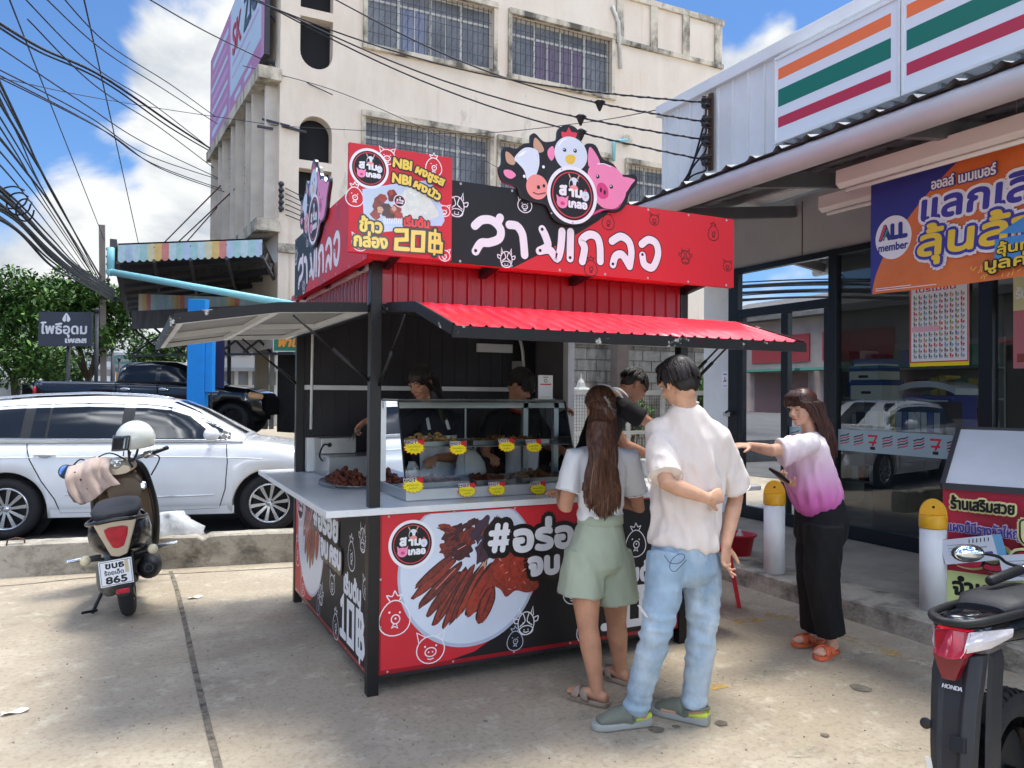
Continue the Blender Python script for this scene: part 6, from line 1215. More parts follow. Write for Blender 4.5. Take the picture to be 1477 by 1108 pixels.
def shield(C, pts, th, mi=0): C.lift(); P = [C.p(u, v, C.h) for u, v in pts]; C.mb.prism([p-C.n*th for p in P], C.n*th, mi)
shield(C, [(-.13, .11), (-.06, .125), (.06, .125), (.13, .11), (.10, .02), (.05, -.12), (0, -.135), (-.05, -.12), (-.10, .02)], .05); q.build('tail_frame', m_beige2, sc_, bevel=.008)
q = MB(); C = Canvas(q, F(0, -.293, .61), F.d(1, 0, 0), F.d(0, -.12, 1).normalized(), F.d(0, -1, -.12).normalized(), .004); shield(C, [(-.075, .055), (-.04, .068), (.04, .068), (.075, .055), (.065, 0), (.035, -.075), (0, -.085), (-.035, -.075), (-.065, 0)], .02); q.build('tail_lamp', m_rl, sc_, bevel=.008)
# number plate
q = MB(); pn = F.d(0, -1, .08).normalized(); pu = F.d(0, .08, 1).normalized(); O_ = F(-.13, -.30, .285); q.obox(O_+F.d(1, 0, 0)*.1+pu*.085+pn*-.003, F.d(1, 0, 0)*.1, pu*.085, pn*.0025); C = Canvas(q, O_, F.d(1, 0, 0), pu, pn); C.rect(.002, .002, .198, .168, 0)
C.stroke([(.008, .008), (.192, .008), (.192, .162), (.008, .162)], .003, 1, closed=True); C.text('ขบธ', .04, .118, .055, 1, width=.11, bold=.003); C.text('ร้อยเอ็ด', .03, .075, .038, 1, width=.115, bold=.0012); C.text('865', .035, .018, .062, 1, width=.125, bold=.003); C.rect(.155, .075, .178, .16, 2)
q.build('number_plate', [mat('plate_white', s(224, 226, 230), .4), m_blk, mat('tape_beige', s(196, 184, 150), .6)], sc_, fix=False)
FL('rear_mudguard', [(-.30, 0, .25, .055, .045), (-.26, 0, .28, .075, .05), (-.1, 0, .42, .075, .06), (.05, 0, .46, .07, .05)], m_blkp); q = MB(); q.obox(F(0, -.345, .25), F.d(.04, 0, 0), F.d(0, 0, .016), F.d(0, .012, 0)); q.build('reflector', m_rl, sc_, bevel=.004)
for k in (-1, 1):
    q = MB(); q.limb([F(k*.10, -.22, .46), F(k*.19, -.24, .47)], .01); q.build('indicator_stalk', m_blkp, sc_); q = MB(); q.ell(F(k*.205, -.25, .475), (.034, .045, .034), 14, M=R3(F)); q.build('indicator', m_cream, sc_)
    q = MB(); q.limb([F(k*.16, .22, .40), F(k*.36, .16, .415)], [.02, .014]); q.build('foot_peg', m_rim, sc_)
q = MB(); q.limb([F(.15, .5, .26), F(.16, .30, .27), F(.165, .26, .29), F(.165, -.12, .33), F(.165, -.16, .335)], [.03, .035, .075, .08, .06], 18); q.build('exhaust', m_blkp, sc_); q = MB(); q.limb([F(.165, -.16, .335), F(.165, -.19, .338)], .022, 10); q.build('exhaust_tip', m_seam, sc_)
q = MB(); q.limb([F(-.09, -.06, .26), F(-.10, .25, .27), F(-.09, .45, .30)], [.085, .10, .09], 12); q.ell(F(-.1, 0, .25), (.07, .12, .1), 12, M=R3(F)); q.build('engine', m_eng, sc_)
q = MB(); q.limb([F(-.12, .30, .22), F(-.20, .16, .10), F(-.24, .12, .03)], .012); q.limb([F(-.21, .10, .05), F(-.29, .02, .07)], .010); q.build('side_stand', m_blkp, sc_)
FL('floor_board', [(.45, 0, .36, .15, .08), (.7, 0, .33, .17, .05), (.95, 0, .36, .17, .06)], m_blkp)
# leg shield: arched apron
q = MB(); q.grid(lambda u, v: F((u-.5)*2*(.195-.04*v**3+.02*math.sin(v*3)), 1.02-.10*v+.10*(1-abs(2*u-1)**2), .30+.66*v), 14, 12); o = q.build('leg_shield', m_brn, sc_, fix=False); sd = o.modifiers.new('t', 'SOLIDIFY'); sd.thickness = .03
q = MB(); q.tube(crom([F(.19, 1.02, .28), F(.222, 1.0, .5), F(.21, .95, .75), F(.15, .90, .97), F(0, .89, 1.02), F(-.15, .90, .97), F(-.21, .95, .75), F(-.222, 1.0, .5), F(-.19, 1.02, .28)], 6), .026, 8); q.build('shield_edge', m_sblk, sc_)
FL('steering_cover', [(.84, .02, .78, .12, .10), (.90, .02, .82, .14, .13), (.98, 0, .84, .12, .14)], m_brn); q = MB(); q.lathe([(.03, 0), (.035, .006), (.02, .008)], F(.15, .855, .80), F.d(0, -1, .2), 16); q.build('key_lock', m_rim, sc_)
FL('headset', [(.80, .0, .955, .08, .035), (.86, 0, .98, .13, .055), (.96, 0, .98, .13, .07), (1.06, 0, .95, .08, .06)], m_beige2); q = MB(); q.lathe([(.001, .012), (.06, .012), (.068, .0), (.06, -.02)], F(-.02, .84, 1.015), F.d(0, -.55, .85), 24); q.build('speedometer', mat('dial_silver', s(188, 186, 178), .15, .3), sc_)
q = MB(); q.tube(crom([F(-.36, .80, 1.03), F(-.2, .84, 1.03), F(0, .88, .99), F(.15, .86, 1.03), F(.24, .83, 1.05)], 4), .012, 8); q.build('handlebar', m_chr, sc_); q = MB(); q.limb([F(.24, .83, 1.05), F(.37, .77, 1.085)], .017, 10); q.build('grip', m_blkp, sc_); q = MB(); q.limb([F(-.36, .80, 1.03), F(-.24, .83, 1.03)], .017, 10); q.build('grip', m_blkp, sc_)
q = MB(); q.limb([F(.2, .83, 1.045), F(.245, .82, 1.05)], .03, 10); q.limb([F(.17, .80, 1.05), F(.27, .73, 1.08), F(.33, .72, 1.09)], .006, 6); q.build('switch_cluster', m_rim, sc_)
q = MB(); q.tube(crom([F(-.20, .84, 1.03), F(-.26, .82, 1.08), F(-.33, .80, 1.02)], 4), .006, 6); q.lathe([(.001, -.008), (.052, -.008), (.058, 0), (.052, .006)], F(-.36, .78, 1.0), F.d(.25, -1, .25), 24); mr_ = q.build('mirror', m_blkp, sc_); q = MB(); q.lathe([(.001, .0075), (.050, .0075)], F(-.36, .78, 1.0), F.d(.25, -1, .25), 24, caps=False); q.build('mirror_glass', mat('mirror_glass', s(150, 190, 240), .03, 1.0), mr_)
for k, pts in enumerate(((F(.22, .84, 1.05), F(.30, .93, 1.0), F(.22, 1.0, .86)), (F(-.2, .84, 1.04), F(-.05, .80, 1.10), F(.10, .88, .98)))): q = MB(); q.tube(crom(pts, 6), .006, 6); q.build('control_cable', m_blkp, sc_)
# cloth hung over the left handlebar
m_cloth = mat('cloth_taupe', s(178, 158, 148), .85, var=.08, vscale=9, bump=.15, bscale=60, sheen=.2)
t = thing('rain_jacket', 'taupe rain jacket with dark snaps hung over the left handlebar of the scooter', 'jacket', tuple(F(-.2, .75, .85)))
q = MB()
def drape(u, v):
    x = -.34+.30*u; a = v*math.pi*.5; fold = .022*math.sin(u*13+v*2)+.012*math.sin(u*29); back = .06 if v > .5 else 0
    return F(x-.03*math.sin(v*4)+.02*v, .80-.10*math.sin(min(1, v*3)*math.pi/2)-fold-.03*v, 1.055-.02*math.cos(u*5)-.25*v-.05*v*math.sin(u*4+.6))
q.grid(drape, 26, 20); o = q.build('front_flap', m_cloth, t, fix=False); sd = o.modifiers.new('t', 'SOLIDIFY'); sd.thickness = .012; ss = o.modifiers.new('s', 'SUBSURF'); ss.levels = ss.render_levels = 1
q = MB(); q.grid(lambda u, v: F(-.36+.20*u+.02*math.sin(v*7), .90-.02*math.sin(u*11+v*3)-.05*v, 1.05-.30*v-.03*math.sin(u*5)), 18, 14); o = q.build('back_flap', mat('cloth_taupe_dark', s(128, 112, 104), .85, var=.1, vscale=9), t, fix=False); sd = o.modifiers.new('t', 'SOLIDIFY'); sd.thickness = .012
for u, v in ((.2, .18), (.32, .42), (.38, .7)): q = MB(); q.lathe([(.009, 0), (.008, .005)], drape(u, v)+F.d(0, -.012, 0), F.d(0, -1, .1), 10); q.build('snap', m_blk, t)
# helmet hung on the right bar
t = thing('helmet', 'white open face helmet with dark visor hanging on the scooter handlebar', 'helmet', tuple(F(.14, .78, 1.2))); hc = F(.145, .80, 1.19); HM = Matrix.Rotation(rad(200), 3, 'Z') @ Matrix.Rotation(rad(8), 3, 'Y')
H_ = lambda x, y, z: hc+HM @ Vector((x, y, z))
q = MB(); q.grid(lambda u, v: H_(.128*math.cos((u-.5)*2*math.pi)*math.cos(v*2.05-.55) if True else 0, .118*math.sin((u-.5)*2*math.pi)*math.cos(v*2.05-.55), .125*math.sin(v*2.05-.55)), 32, 14); o = q.build('shell', mat('helmet_white', s(206, 208, 200), .25, coat=.5, var=.03, vscale=8), t, fix=False); sd = o.modifiers.new('t', 'SOLIDIFY'); sd.thickness = -.02
q = MB(); q.grid(lambda u, v: H_(.155*math.cos((u-.5)*2.1)+.03*v, .14*math.sin((u-.5)*2.1), .045-.115*v), 18, 6); o = q.build('visor', mat('visor_dark', s(44, 46, 50), .06, spec=.8, alpha=.92), t, fix=False); sd = o.modifiers.new('t', 'SOLIDIFY'); sd.thickness = .004
q = MB(); q.tube(crom([H_(.02, .1, -.05), H_(.05, .08, -.14), H_(.06, .0, -.17), H_(.04, -.08, -.13), H_(.02, -.1, -.05)], 5), .01, 6); q.tube(crom([H_(.07, .05, -.09), H_(.09, .05, -.16), H_(.07, .06, -.22)], 4), .008, 6); q.build('strap', m_blkp, t)
# ------------------------------------------------ white bag by the wall
bag(tuple(onZ(252, 776, .29)+Vector((0, .28, -.17))), .46, .30, .36, 'crumpled white plastic bag lying behind the low wall beside the scooter', handles=False, seed=7)
# ------------------------------------------------ motorcycle in the right corner
ta = pd(1398, 945, 2.5); hd = AZ+rad(54); mrz = -hd; hv_ = Vector((math.sin(hd), math.cos(hd), 0)); mloc = Vector((ta.x, ta.y, 0))+hv_*.34; F = Fr(mloc-Vector((0, 0, .03)), mrz, rad(-4)); mc = thing('motorcycle', 'black motorcycle at the right edge with red tail lamp, grab rail and bare rear fender', 'motorcycle', tuple(mloc), mrz)
m_fend = mat('fender_grey', s(44, 44, 47), .5, var=.08, vscale=10, bump=.08, bscale=120); m_gloss = mat('gloss_black', s(18, 18, 20), .16, coat=.7); m_clear = mat('lens_clear', s(214, 206, 206), .08, spec=.9, coat=.8, var=.12, vscale=18)
for yc in (0, 1.22):
    wl = tag(MB().limb([F(-.09, yc, .29), F(.09, yc, .29)], .03, 12).build('wheel', m_rimd, mc)); wheel(wl, F(0, yc, .29), F.d(-1, 0, 0), .29, .10, .20, 5, m_rimd, False)
    q = MB()
    for i in range(44):
        a = 2*math.pi*i/44
        for k in (-1, 1): e = F.d(0, math.cos(a), math.sin(a)); e2 = F.d(0, math.cos(a+.07), math.sin(a+.07)); q.bar(F(0, yc, .29)+e*.289+F.d(k*.012, 0, 0), F(0, yc, .29)+e2*.281+F.d(k*.044, 0, 0), .006, .006)
    q.build('tread_groove', m_seam, wl)
q = MB(); fs = [(.765, -.30, .075, .0), (.70, -.335, .078, .015), (.60, -.37, .072, .02), (.48, -.40, .068, .022), (.36, -.42, .062, .02), (.26, -.43, .055, .015)]
q.loft([[F(-w, y+.05, z), F(-w, y+.012, z), F(-w*.55, y-.012, z-.004), F(-w*.35, y-.002, z), F(w*.35, y-.002, z), F(w*.55, y-.012, z-.004), F(w, y+.012, z), F(w, y+.05, z), F(w*.8, y+.03, z), F(-w*.8, y+.03, z)] for z, y, w, _ in fs], 0, False); q.build('rear_fender', m_fend, mc, bevel=.003)
q = MB()
for k in (-1, 1): q.loft([[F(k*.07, y, z), F(k*.075, y+.02, z-.015), F(k*.075, y+.10, z-.03), F(k*.07, y+.10, z)] for z, y in ((.76, -.24), (.66, -.27), (.5, -.31), (.34, -.34))], 0, False)
q.build('fender_stay', m_fend, mc)
q = MB(); C = Canvas(q, F(-.03, -.356, .655), F.d(1, 0, 0), F.d(0, .32, 1).normalized(), F.d(0, -1, .32).normalized(), .0006); C.text('HONDA', 0, 0, .019, 0, width=.064, bold=.0004, skew=.15); q.build('maker_lettering', m_wht, mc, fix=False)
q = MB(); q.obox(F(.03, -.40, .50), F.d(.022, 0, 0), F.d(0, .008, .022), F.d(0, .012, -.003)); q.build('bracket_block', m_blkp, mc, bevel=.003); q = MB(); q.lathe([(.008, 0), (.018, .0), (.018, .008), (.008, .008)], F(-.082, -.375, .53), F.d(0, -1, .2), 16); q.build('bracket_ear', m_fend, mc); q = MB(); q.obox(F(-.052, -.427, .40), F.d(.008, 0, 0), F.d(0, -.01, .045), F.d(0, .002, 0)); q.build('white_label', m_wht, mc)
FL('tail_cowl', [(-.30, 0, .83, .05, .035), (-.24, 0, .83, .10, .05), (-.05, 0, .82, .12, .06), (.15, 0, .80, .13, .07), (.4, 0, .74, .13, .09)], m_gloss, mc)
# lamp: red centre, clear corners
def wedge(secs, nm, m): q = MB(); q.loft([[F(*p) for p in r_] for r_ in secs], 0, True); return q.build(nm, m, mc, bevel=.004)
tl_ = wedge([[(-.055, -.335, .835), (-.03, -.385, .765), (0, -.39, .76), (.0, -.35, .85)], [(.075, -.30, .835), (.045, -.375, .765), (.02, -.39, .76), (.01, -.35, .85)]], 'tail_lamp', m_rl)
q = MB(); q.loft([[F(x*k, y, z) for x, y, z in ((-.06, -.33, .84), (-.05, -.365, .765), (.05, -.365, .765), (.06, -.33, .84))] for k in (1,)]+[[F(x, y, z) for x, y, z in ((-.05, -.24, .85), (-.05, -.26, .77), (.05, -.26, .77), (.05, -.24, .85))]], 0, False); q.build('lamp_housing', m_rl, mc)
for k in (-1, 1): q = MB(); q.loft([[F(k*x, y, z) for x, y, z in r_] for r_ in ([(.055, -.335, .845), (.05, -.36, .80), (.045, -.362, .775), (.045, -.30, .79)], [(.095, -.25, .845), (.098, -.27, .815), (.09, -.27, .785), (.08, -.24, .80)], [(.12, -.16, .84), (.122, -.17, .825), (.118, -.17, .81), (.11, -.15, .82)])], 0, True); q.build('indicator_lens', m_clear, mc, bevel=.003)
q = MB(); q.loft([[F(x, y, z) for x, y, z in ((-.05, -.365, .765), (-.02, -.375, .69), (.02, -.375, .69), (.05, -.365, .765))], [F(x, y, z) for x, y, z in ((-.05, -.33, .765), (-.02, -.34, .69), (.02, -.34, .69), (.05, -.33, .765))]], 0, False); q.build('reflector', mat('reflector_red', s(120, 14, 28), .15, coat=.6), mc)
q = MB(); q.limb(crom([F(-.10, .14, .86), F(-.105, -.06, .87), F(-.09, -.26, .875), F(-.045, -.335, .87), (F(0, -.345, .868)), F(.045, -.335, .87), F(.09, -.26, .875), F(.105, -.06, .87), F(.10, .14, .86)], 5), .014, 10); q.limb([F(-.08, -.28, .87), F(-.05, -.26, .845)], .012); q.limb([F(.08, -.28, .87), F(.05, -.26, .845)], .012); q.build('grab_rail', m_blkp, mc)
FL('seat', [(-.12, 0, .875, .08, .02), (.0, 0, .885, .12, .035), (.25, 0, .87, .13, .045), (.5, 0, .82, .11, .05), (.65, 0, .80, .08, .04)], m_seat, mc)
FL('front_cowl', [(.75, 0, .60, .12, .2), (.95, 0, .75, .16, .25), (1.1, 0, .80, .12, .2)], m_gloss, mc); FL('engine', [(.25, 0, .34, .06, .07), (.5, 0, .34, .10, .1), (.7, 0, .40, .08, .08)], m_rimd, mc)
q = MB(); q.limb([F(-.13, .2, .36), F(-.15, -.1, .38)], [.045, .05], 12); q.limb([F(-.08, 0, .29), F(-.08, .45, .36)], .025, 8); q.build('swing_arm', m_rimd, mc)
hb = F.inv(pd(1462, 826, 2.88)); hz = hb.z
g0, g1 = pd(1428, 838, 2.80), pd(1472, 822, 2.92); q = MB(); q.limb([g0, g1], .018, 12); q.build('grip', m_blkp, mc); q = MB(); q.tube(crom([g1, g1+(g1-g0)*1.2+Vector((0, 0, .02)), F(.05, .95, hz+.02), F(.28, .85, hz)], 5), .011, 8); q.build('handlebar', m_gloss, mc)
q = MB(); mcn = pd(1396, 798, 2.86); vx = Vector((CA, -SA, 0)); M3 = Matrix((vx, Vector((SA, CA, 0)), Vector((0, 0, 1)))).transposed(); q.ell(mcn, (.062, .02, .034), 20, M=M3); q.tube(crom([mcn+vx*.055, pd(1440, 803, 2.9), pd(1452, 812, 2.92), g1+Vector((0, 0, .01))], 4), .006, 8); mr_ = q.build('mirror', m_blkp, mc); q = MB(); e0 = len(q.v); q.ell(mcn-Vector((SA, CA, 0))*.010, (.057, .014, .029), 20, M=M3); q.build('mirror_glass', mat('mirror_glass2', s(226, 236, 244), .02, 1.0), mr_)
# ================================================================== STORE FRONT FURNITURE
# promotion poster on the glass
q = MB(); A, B = onX(1313, 413, XF-.012), onX(1398, 530, XF-.012); y0_, y1_ = A.y, B.y; zt, zb = A.z, B.z+.02; w, h = y0_-y1_, zt-zb; b_ = q; q.box(XF-.016, XF-.012, y1_, y0_, zb, zt, 0)
C = Canvas(q, (XF-.016, y0_, zb), (0, -1, 0), (0, 0, 1), (-1, 0, 0)); C.rect(0, 0, w, h, 0); C.rect(0, 0, w, .035, 1); C.stroke([(.008, .04), (w-.008, .04), (w-.008, h-.01), (.008, h-.01)], .012, 2, closed=True)
rnd = random.Random(12)
for r_ in range(12):
    for c_ in range(10):
        u, v = .03+(w-.06)*(c_+.5)/10, .07+(h-.16)*(r_+.5)/12
        if r_ == 5 and c_ < 5: continue
        mi = rnd.choice([3, 4, 5, 6, 2, 3, 4]); C.rect(u-.017*(w/.55), v-.015, u-.003, v+.018, mi); C.rect(u+.001, v-.015, u+.017, v+.003, rnd.choice([2, 5, 4, 6])); C.rect(u-.016, v-.023, u+.014, v-.019, 3)
C.rect(.02, .07+(h-.16)*5/12, w*.52, .07+(h-.16)*6/12, 7); C.text('โปรโมชั่น', .05, h-.07, .05, 2, width=w*.7, bold=.002)
tag(q.build('promotion_poster', [m_wht, mat('tag_yellow', s(246, 226, 20)), m_red, mat('ink_grey', s(90, 92, 100), .6), mat('ink_green', s(110, 150, 120), .6), mat('ink_gold', s(190, 150, 80), .6), mat('ink_blue', s(120, 160, 200), .6), mat('ink_pink', s(232, 180, 200), .6)], fix=False), 'white poster with small product grid and yellow foot stuck on the store glass', 'poster')
q = MB(); A, B = onX(1462, 398, XF-.012), onX(1530, 530, XF-.012); q.box(XF-.016, XF-.012, B.y, A.y, B.z, A.z, 0); C = Canvas(q, (XF-.016, A.y, B.z), (0, -1, 0), (0, 0, 1), (-1, 0, 0)); w, h = A.y-B.y, A.z-B.z; C.rect(0, 0, w, h, 0); C.rect(0, 0, w, h*.62, 1); C.text('รับสมัคร', .02, h*.75, .12, 2, width=w*.8, bold=.004); C.disc((w*.5, h*.35), .08, 3); C.rect(.03, .05, w*.6, .12, 3)
tag(q.build('notice_poster', [mat('poster_lemon', s(214, 212, 160), .5), mat('poster_rose', s(196, 120, 128), .5), m_wht, mat('poster_rust', s(150, 70, 60), .5)], fix=False), 'pale yellow and pink poster on the glass at the right edge', 'poster')
# banner
XB = 5.18; A = onX(1257, 262, XB); B = onX(1257, 425, XB); bw, bz0, bz1 = 2.6, B.z, A.z; q = MB()
bn_ = thing('promotion_banner', 'blue and orange vinyl promotion banner hung under the canopy edge', 'banner', (XB, A.y, bz0)); hh = bz1-bz0
class WavyCanvas(Canvas):
    def p(self, u, v, h=None): return Vector((XB-(self.h if h is None else h)-.010*math.sin(u*2.4+.5)-.0016*math.sin(u*8+v*5), A.y-u, bz0+v-.012*math.sin(u*2)))
    def poly(self, pts, mi, holes=(), smooth=0, closed_smooth=True):
        Canvas.poly(self, pts, mi, holes, smooth)
C = WavyCanvas(q, (0, 0, 0), (1, 0, 0), (0, 1, 0), (0, 0, 1), .00015)
def ground(ua, ub, mi, n): # cloth laid as a fine grid so it follows the ripples
    for i in range(n):
        for j in range(40):
            v0, v1 = hh*j/40, hh*(j+1)/40; P4 = [(ua(v)+(ub(v)-ua(v))*k/n, v) for k, v in ((i, v0), (i+1, v0), (i+1, v1), (i, v1))]; q.add([C.p(*z) for z in P4], [(0, 1, 2, 3)], mi, True)
ubl = lambda v: .015+.72*(v/hh)**1.7
ground(lambda v: 0, ubl, 0, 16); ground(ubl, lambda v: bw, 1, 60); C.base = .003
rnd = random.Random(4)
for k in range(90): u, v = rnd.uniform(.8, 2.4), rnd.uniform(.01, .10); C.stroke([(u, v), (u+.03*rnd.random(), v+.02)], .006, 3 if k % 2 else 4)
C.disc((.20, hh*.47), .155, 2, ry=.165); C.base = .0055; C.text('ALL', .085, hh*.46, .155, 0, width=.23, bold=.010); C.stroke([(.095, hh*.47), (.13, hh*.47+.09)], .02, 6); C.stroke([(.12, hh*.46), (.15, hh*.46+.07)], .014, 7); C.text('member', .075, hh*.36, .085, 0, width=.25, bold=.002)
C.text('ออลล์ เมมเบอร์', .52, hh*.80, .10, 2, width=.46, bold=.003, outline=0, ow=.012)
C.text('แลกเลิฟ', .44, hh*.56, .26, 8, width=.98, bold=.009, outline=2, ow=.032, skew=.08); C.text('ลุ้นล้าน', .42, hh*.27, .26, 4, width=1.02, bold=.009, outline2=2, ow2=.05, outline=8, ow=.030, skew=.08)
C.poly([(1.0, hh*.34), (1.25, hh*.30), (1.5, hh*.45), (1.6, hh*.7), (1.3, hh*.5)], 5); C.rect(.98, hh*.12, 1.5, hh*.30, 5); C.text('ลุ้นทองคำ', 1.0, hh*.19, .09, 4, width=.46, bold=.003, outline=9, ow=.012); C.text('มูลค่ารวม', .92, hh*.08, .10, 4, width=.58, bold=.003, outline=9, ow=.014)
C.stroke([(.05, .022), (.55, .022)], .005, 2); C.stroke([(.05, .038), (.35, .038)], .005, 2)
C.text('สะสมแต้ม', 1.5, hh*.56, .26, 4, width=.95, bold=.009, outline=8, ow=.03)
q.build('cloth', [mat('vinyl_blue', s(54, 58, 140), .45, var=.06, vscale=3, bump=.5, bscale=5), mat('vinyl_orange', s(226, 126, 66), .4, col2=s(212, 108, 52), vscale=2, bump=.5, bscale=5), m_wht, mat('vinyl_gold', s(236, 190, 120), .5), mat('vinyl_yellow', s(240, 206, 60), .45), mat('vinyl_sky', s(76, 150, 216), .45), mat('vinyl_redpink', s(220, 70, 90), .45), mat('vinyl_green', s(60, 170, 120), .45), mat('vinyl_navy', s(66, 62, 160), .45), mat('vinyl_black', s(30, 26, 30), .5)], bn_, fix=False)
for u in (.14, .9, 1.7): b = MB(); b.tube([(XB-.005, A.y-u, bz1-.03), (XB-.0, A.y-u, bz1+.28)], .0025, 5); b.build('tie_cord', m_steel, bn_)
# goods behind the glass
m_shf = mat('shelf_grey', s(150, 152, 150), .6); GOODC = [mat('good_%d' % i, c, .5) for i, c in enumerate((s(180, 60, 60), s(70, 90, 150), s(200, 180, 90), s(90, 140, 100), s(210, 210, 206), s(120, 80, 120), s(40, 44, 50)))]
sd_i = 0
for (x, ya, yb_, zs, lab) in ((8.3, 7.0, 5.2, (.5, .85, 1.2, 1.55, 1.9), 'stocked shelf unit inside the store behind the double doors'), (9.2, 5.0, 2.6, (.4, .75, 1.1, 1.45, 1.8, 2.1), 'long stocked shelf unit deep inside the store behind the wide pane')):
    t = thing('store_shelf', lab, 'shelf', (x, (ya+yb_)/2, ZS)); b = MB(); b.box(x+.3, x+.33, yb_, ya, ZS, zs[-1]+.35)
    for z in zs: b.box(x-.1, x+.3, yb_, ya, z, z+.025)
    b.build('shelf_frame', m_shf, t); rnd = random.Random(int(x*10)); b = MB()
    for z in zs:
        y = yb_+.05
        while y < ya-.1: w = rnd.uniform(.05, .13); hh_ = rnd.uniform(.1, .26); b.box(x-.06, x+.2, y, y+w, z+.027, z+.027+hh_, rnd.randrange(7)); y += w+.012
    o = b.build('goods', GOODC, t); o['kind'] = 'stuff'
t = thing('newspaper_rack', 'low wire rack of magazines right behind the store glass', 'rack', (7.0, 5.2, ZS)); b = MB(); b.box(6.95, 7.25, 4.75, 5.55, ZS, 1.02); b.build('stand', mat('rack_dark', s(52, 56, 60), .6), t); b = MB(); rnd = random.Random(5)
for k in range(11): y = 4.80+k*.068; b.box(6.93+.01*rnd.random(), 6.94, y, y+.058, 1.24, 1.24+.19, rnd.choice([4, 4, 4, 2, 1])); b.box(6.944, 6.96, y, y+.058, 1.05, 1.22, rnd.choice([4, 6, 4]))
o = b.build('magazines', GOODC, t); o['kind'] = 'stuff'
for k, (px0, px1, py0, py1, lab) in enumerate(((1232, 1264, 526, 534, 'flat white carton on top of the stack inside the store'), (1225, 1266, 536, 551, 'white and blue carton in the middle of the stack inside the store'), (1227, 1272, 556, 577, 'large pale carton at the bottom of the stack inside the store'))):
    A, B = onX(px0, py0, 7.2), onX(px1, py1, 7.2); b = MB(); b.box(7.2, 7.55, B.y, A.y, B.z, A.z, 0); b.box(7.199, 7.551, B.y-.001, A.y+.001, A.z-.001, A.z+.06, 1); C = Canvas(b, (7.2, (A.y+B.y)/2, (A.z+B.z)/2), (0, -1, 0), (0, 0, 1), (-1, 0, 0)); C.stroke([(-.05, 0), (.05, 0)], .03, 2)
    tag(b.build('carton', [mat('carton_white', s(226, 222, 206), .6), mat('carton_blue', s(50, 80, 140), .6), m_blk], fix=False), lab, 'carton', 'cartons stacked inside the store')
b = MB(); b.box(7.25, 7.5, 4.95, 5.5, ZS, onX(1250, 578, 7.2).z-.004); tag(b.build('display_plinth', mat('rack_dark', s(52, 56, 60))), 'dark plinth under the stacked cartons inside the store', 'plinth')
t = thing('ice_cream_freezer', 'blue and white upright display unit with curved top inside the store', 'freezer', (7.6, 4.55, ZS)); A, B = onX(1302, 570, 7.5), onX(1374, 660, 7.5); ym = (A.y+B.y)/2; hw = (A.y-B.y)/2
b = MB(); b.box(7.5, 7.9, B.y, A.y, ZS, A.z); b.build('cabinet', mat('freezer_blue', s(52, 76, 150), .4), t, bevel=.01); b = MB(); b.box(7.49, 7.499, B.y+.05, A.y-.05, A.z-.36, A.z-.05); b.build('screen', mat('screen_white', s(232, 236, 238), .3), t); b = MB(); b.loft([[(x, ym+(hw+.06)*c, A.z+.02+.13*math.sqrt(max(0, 1-(c*.92)**2))-.03*k) for c in [-1+i/10 for i in range(21)]]+[(x, ym+(hw+.06)*c, A.z-.045+.13*math.sqrt(max(0, 1-(c*.92)**2))-.03*k) for c in [1-i/10 for i in range(21)]] for x, k in ((7.45, 0), (7.9, 0))], 0, False); b.build('curved_top', m_white, t); b = MB(); b.box(7.488, 7.499, B.y+.04, A.y-.04, 1.0, A.z-.42); b.build('door_glass', m_cglass, t)
# small round clock-like sticker, door handle plate and warning sign on pillar
q = MB(); A = onX(1046, 548, XF-.004); q.box(XF-.006, XF-.001, A.y-.055, A.y+.055, A.z-.10, A.z+.10, 0); C = Canvas(q, (XF-.006, A.y, A.z), (0, -1, 0), (0, 0, 1), (-1, 0, 0)); C.rect(-.03, .06, .03, .075, 1); C.stroke([(-.025, -.02), (0, .0), (-.005, .03)], .012, 2); C.stroke([(.0, -.02), (.025, -.01)], .012, 2); C.stroke([(-.03, -.075), (.03, -.075)], .008, 1)
tag(q.build('pillar_notice', [m_wht, mat('notice_blue', s(60, 110, 180), .5), m_blk], fix=False), 'small white notice sheet with dark figures on the store pillar', 'notice')
t = thing('pillar_bracket', 'small white bracket box with black cable on the store pillar', 'bracket', tuple(onX(1042, 598, XF-.08))); c = onX(1042, 598, XF-.1); b = MB(); b.box(c.x-.04, c.x+.095, c.y-.05, c.y+.05, c.z-.02, c.z+.035); b.build('bracket_box', m_white, t); b = MB(); b.tube(crom([c+Vector((0, -.04, .02)), c+Vector((.02, -.1, .05)), c+Vector((.04, -.12, .0))], 4), .012); b.build('cable', m_blk, t)
# red basin with bottles, red stool
t = thing('red_basin', 'dark red plastic basin holding a clear bottle on the pavement edge behind the man', 'basin', tuple(onZ(1068, 800, ZS))); c = onZ(1066, 800, ZS); m_bas = mat('basin_red', s(168, 28, 48), .4, var=.06); b = MB(); b.lathe([(.001, .002), (.10, 0), (.135, .17), (.155, .175), (.158, .19), (.145, .192), (.125, .17), (.095, .015), (.001, .014)], c, n=28, caps=False); b.build('bowl', m_bas, t); b = MB(); b.lathe([(.03, .02), (.033, .03), (.033, .19), (.014, .22), (.014, .24)], c+Vector((-.03, -.04, .0)), n=14); b.build('bottle', mat('clear_plastic', s(214, 220, 222), .15, alpha=.6), t)
t = thing('red_stool', 'red plastic stool beside the kiosk behind the man in jeans', 'stool', tuple(onZ(1010, 880, 0))); c = onZ(1016, 872, 0); m_stl = mat('stool_red', s(206, 34, 50), .4); b = MB(); b.box(c.x-.15, c.x+.15, c.y-.15, c.y+.15, .42, .445); b.build('seat', m_stl, t, bevel=.01)
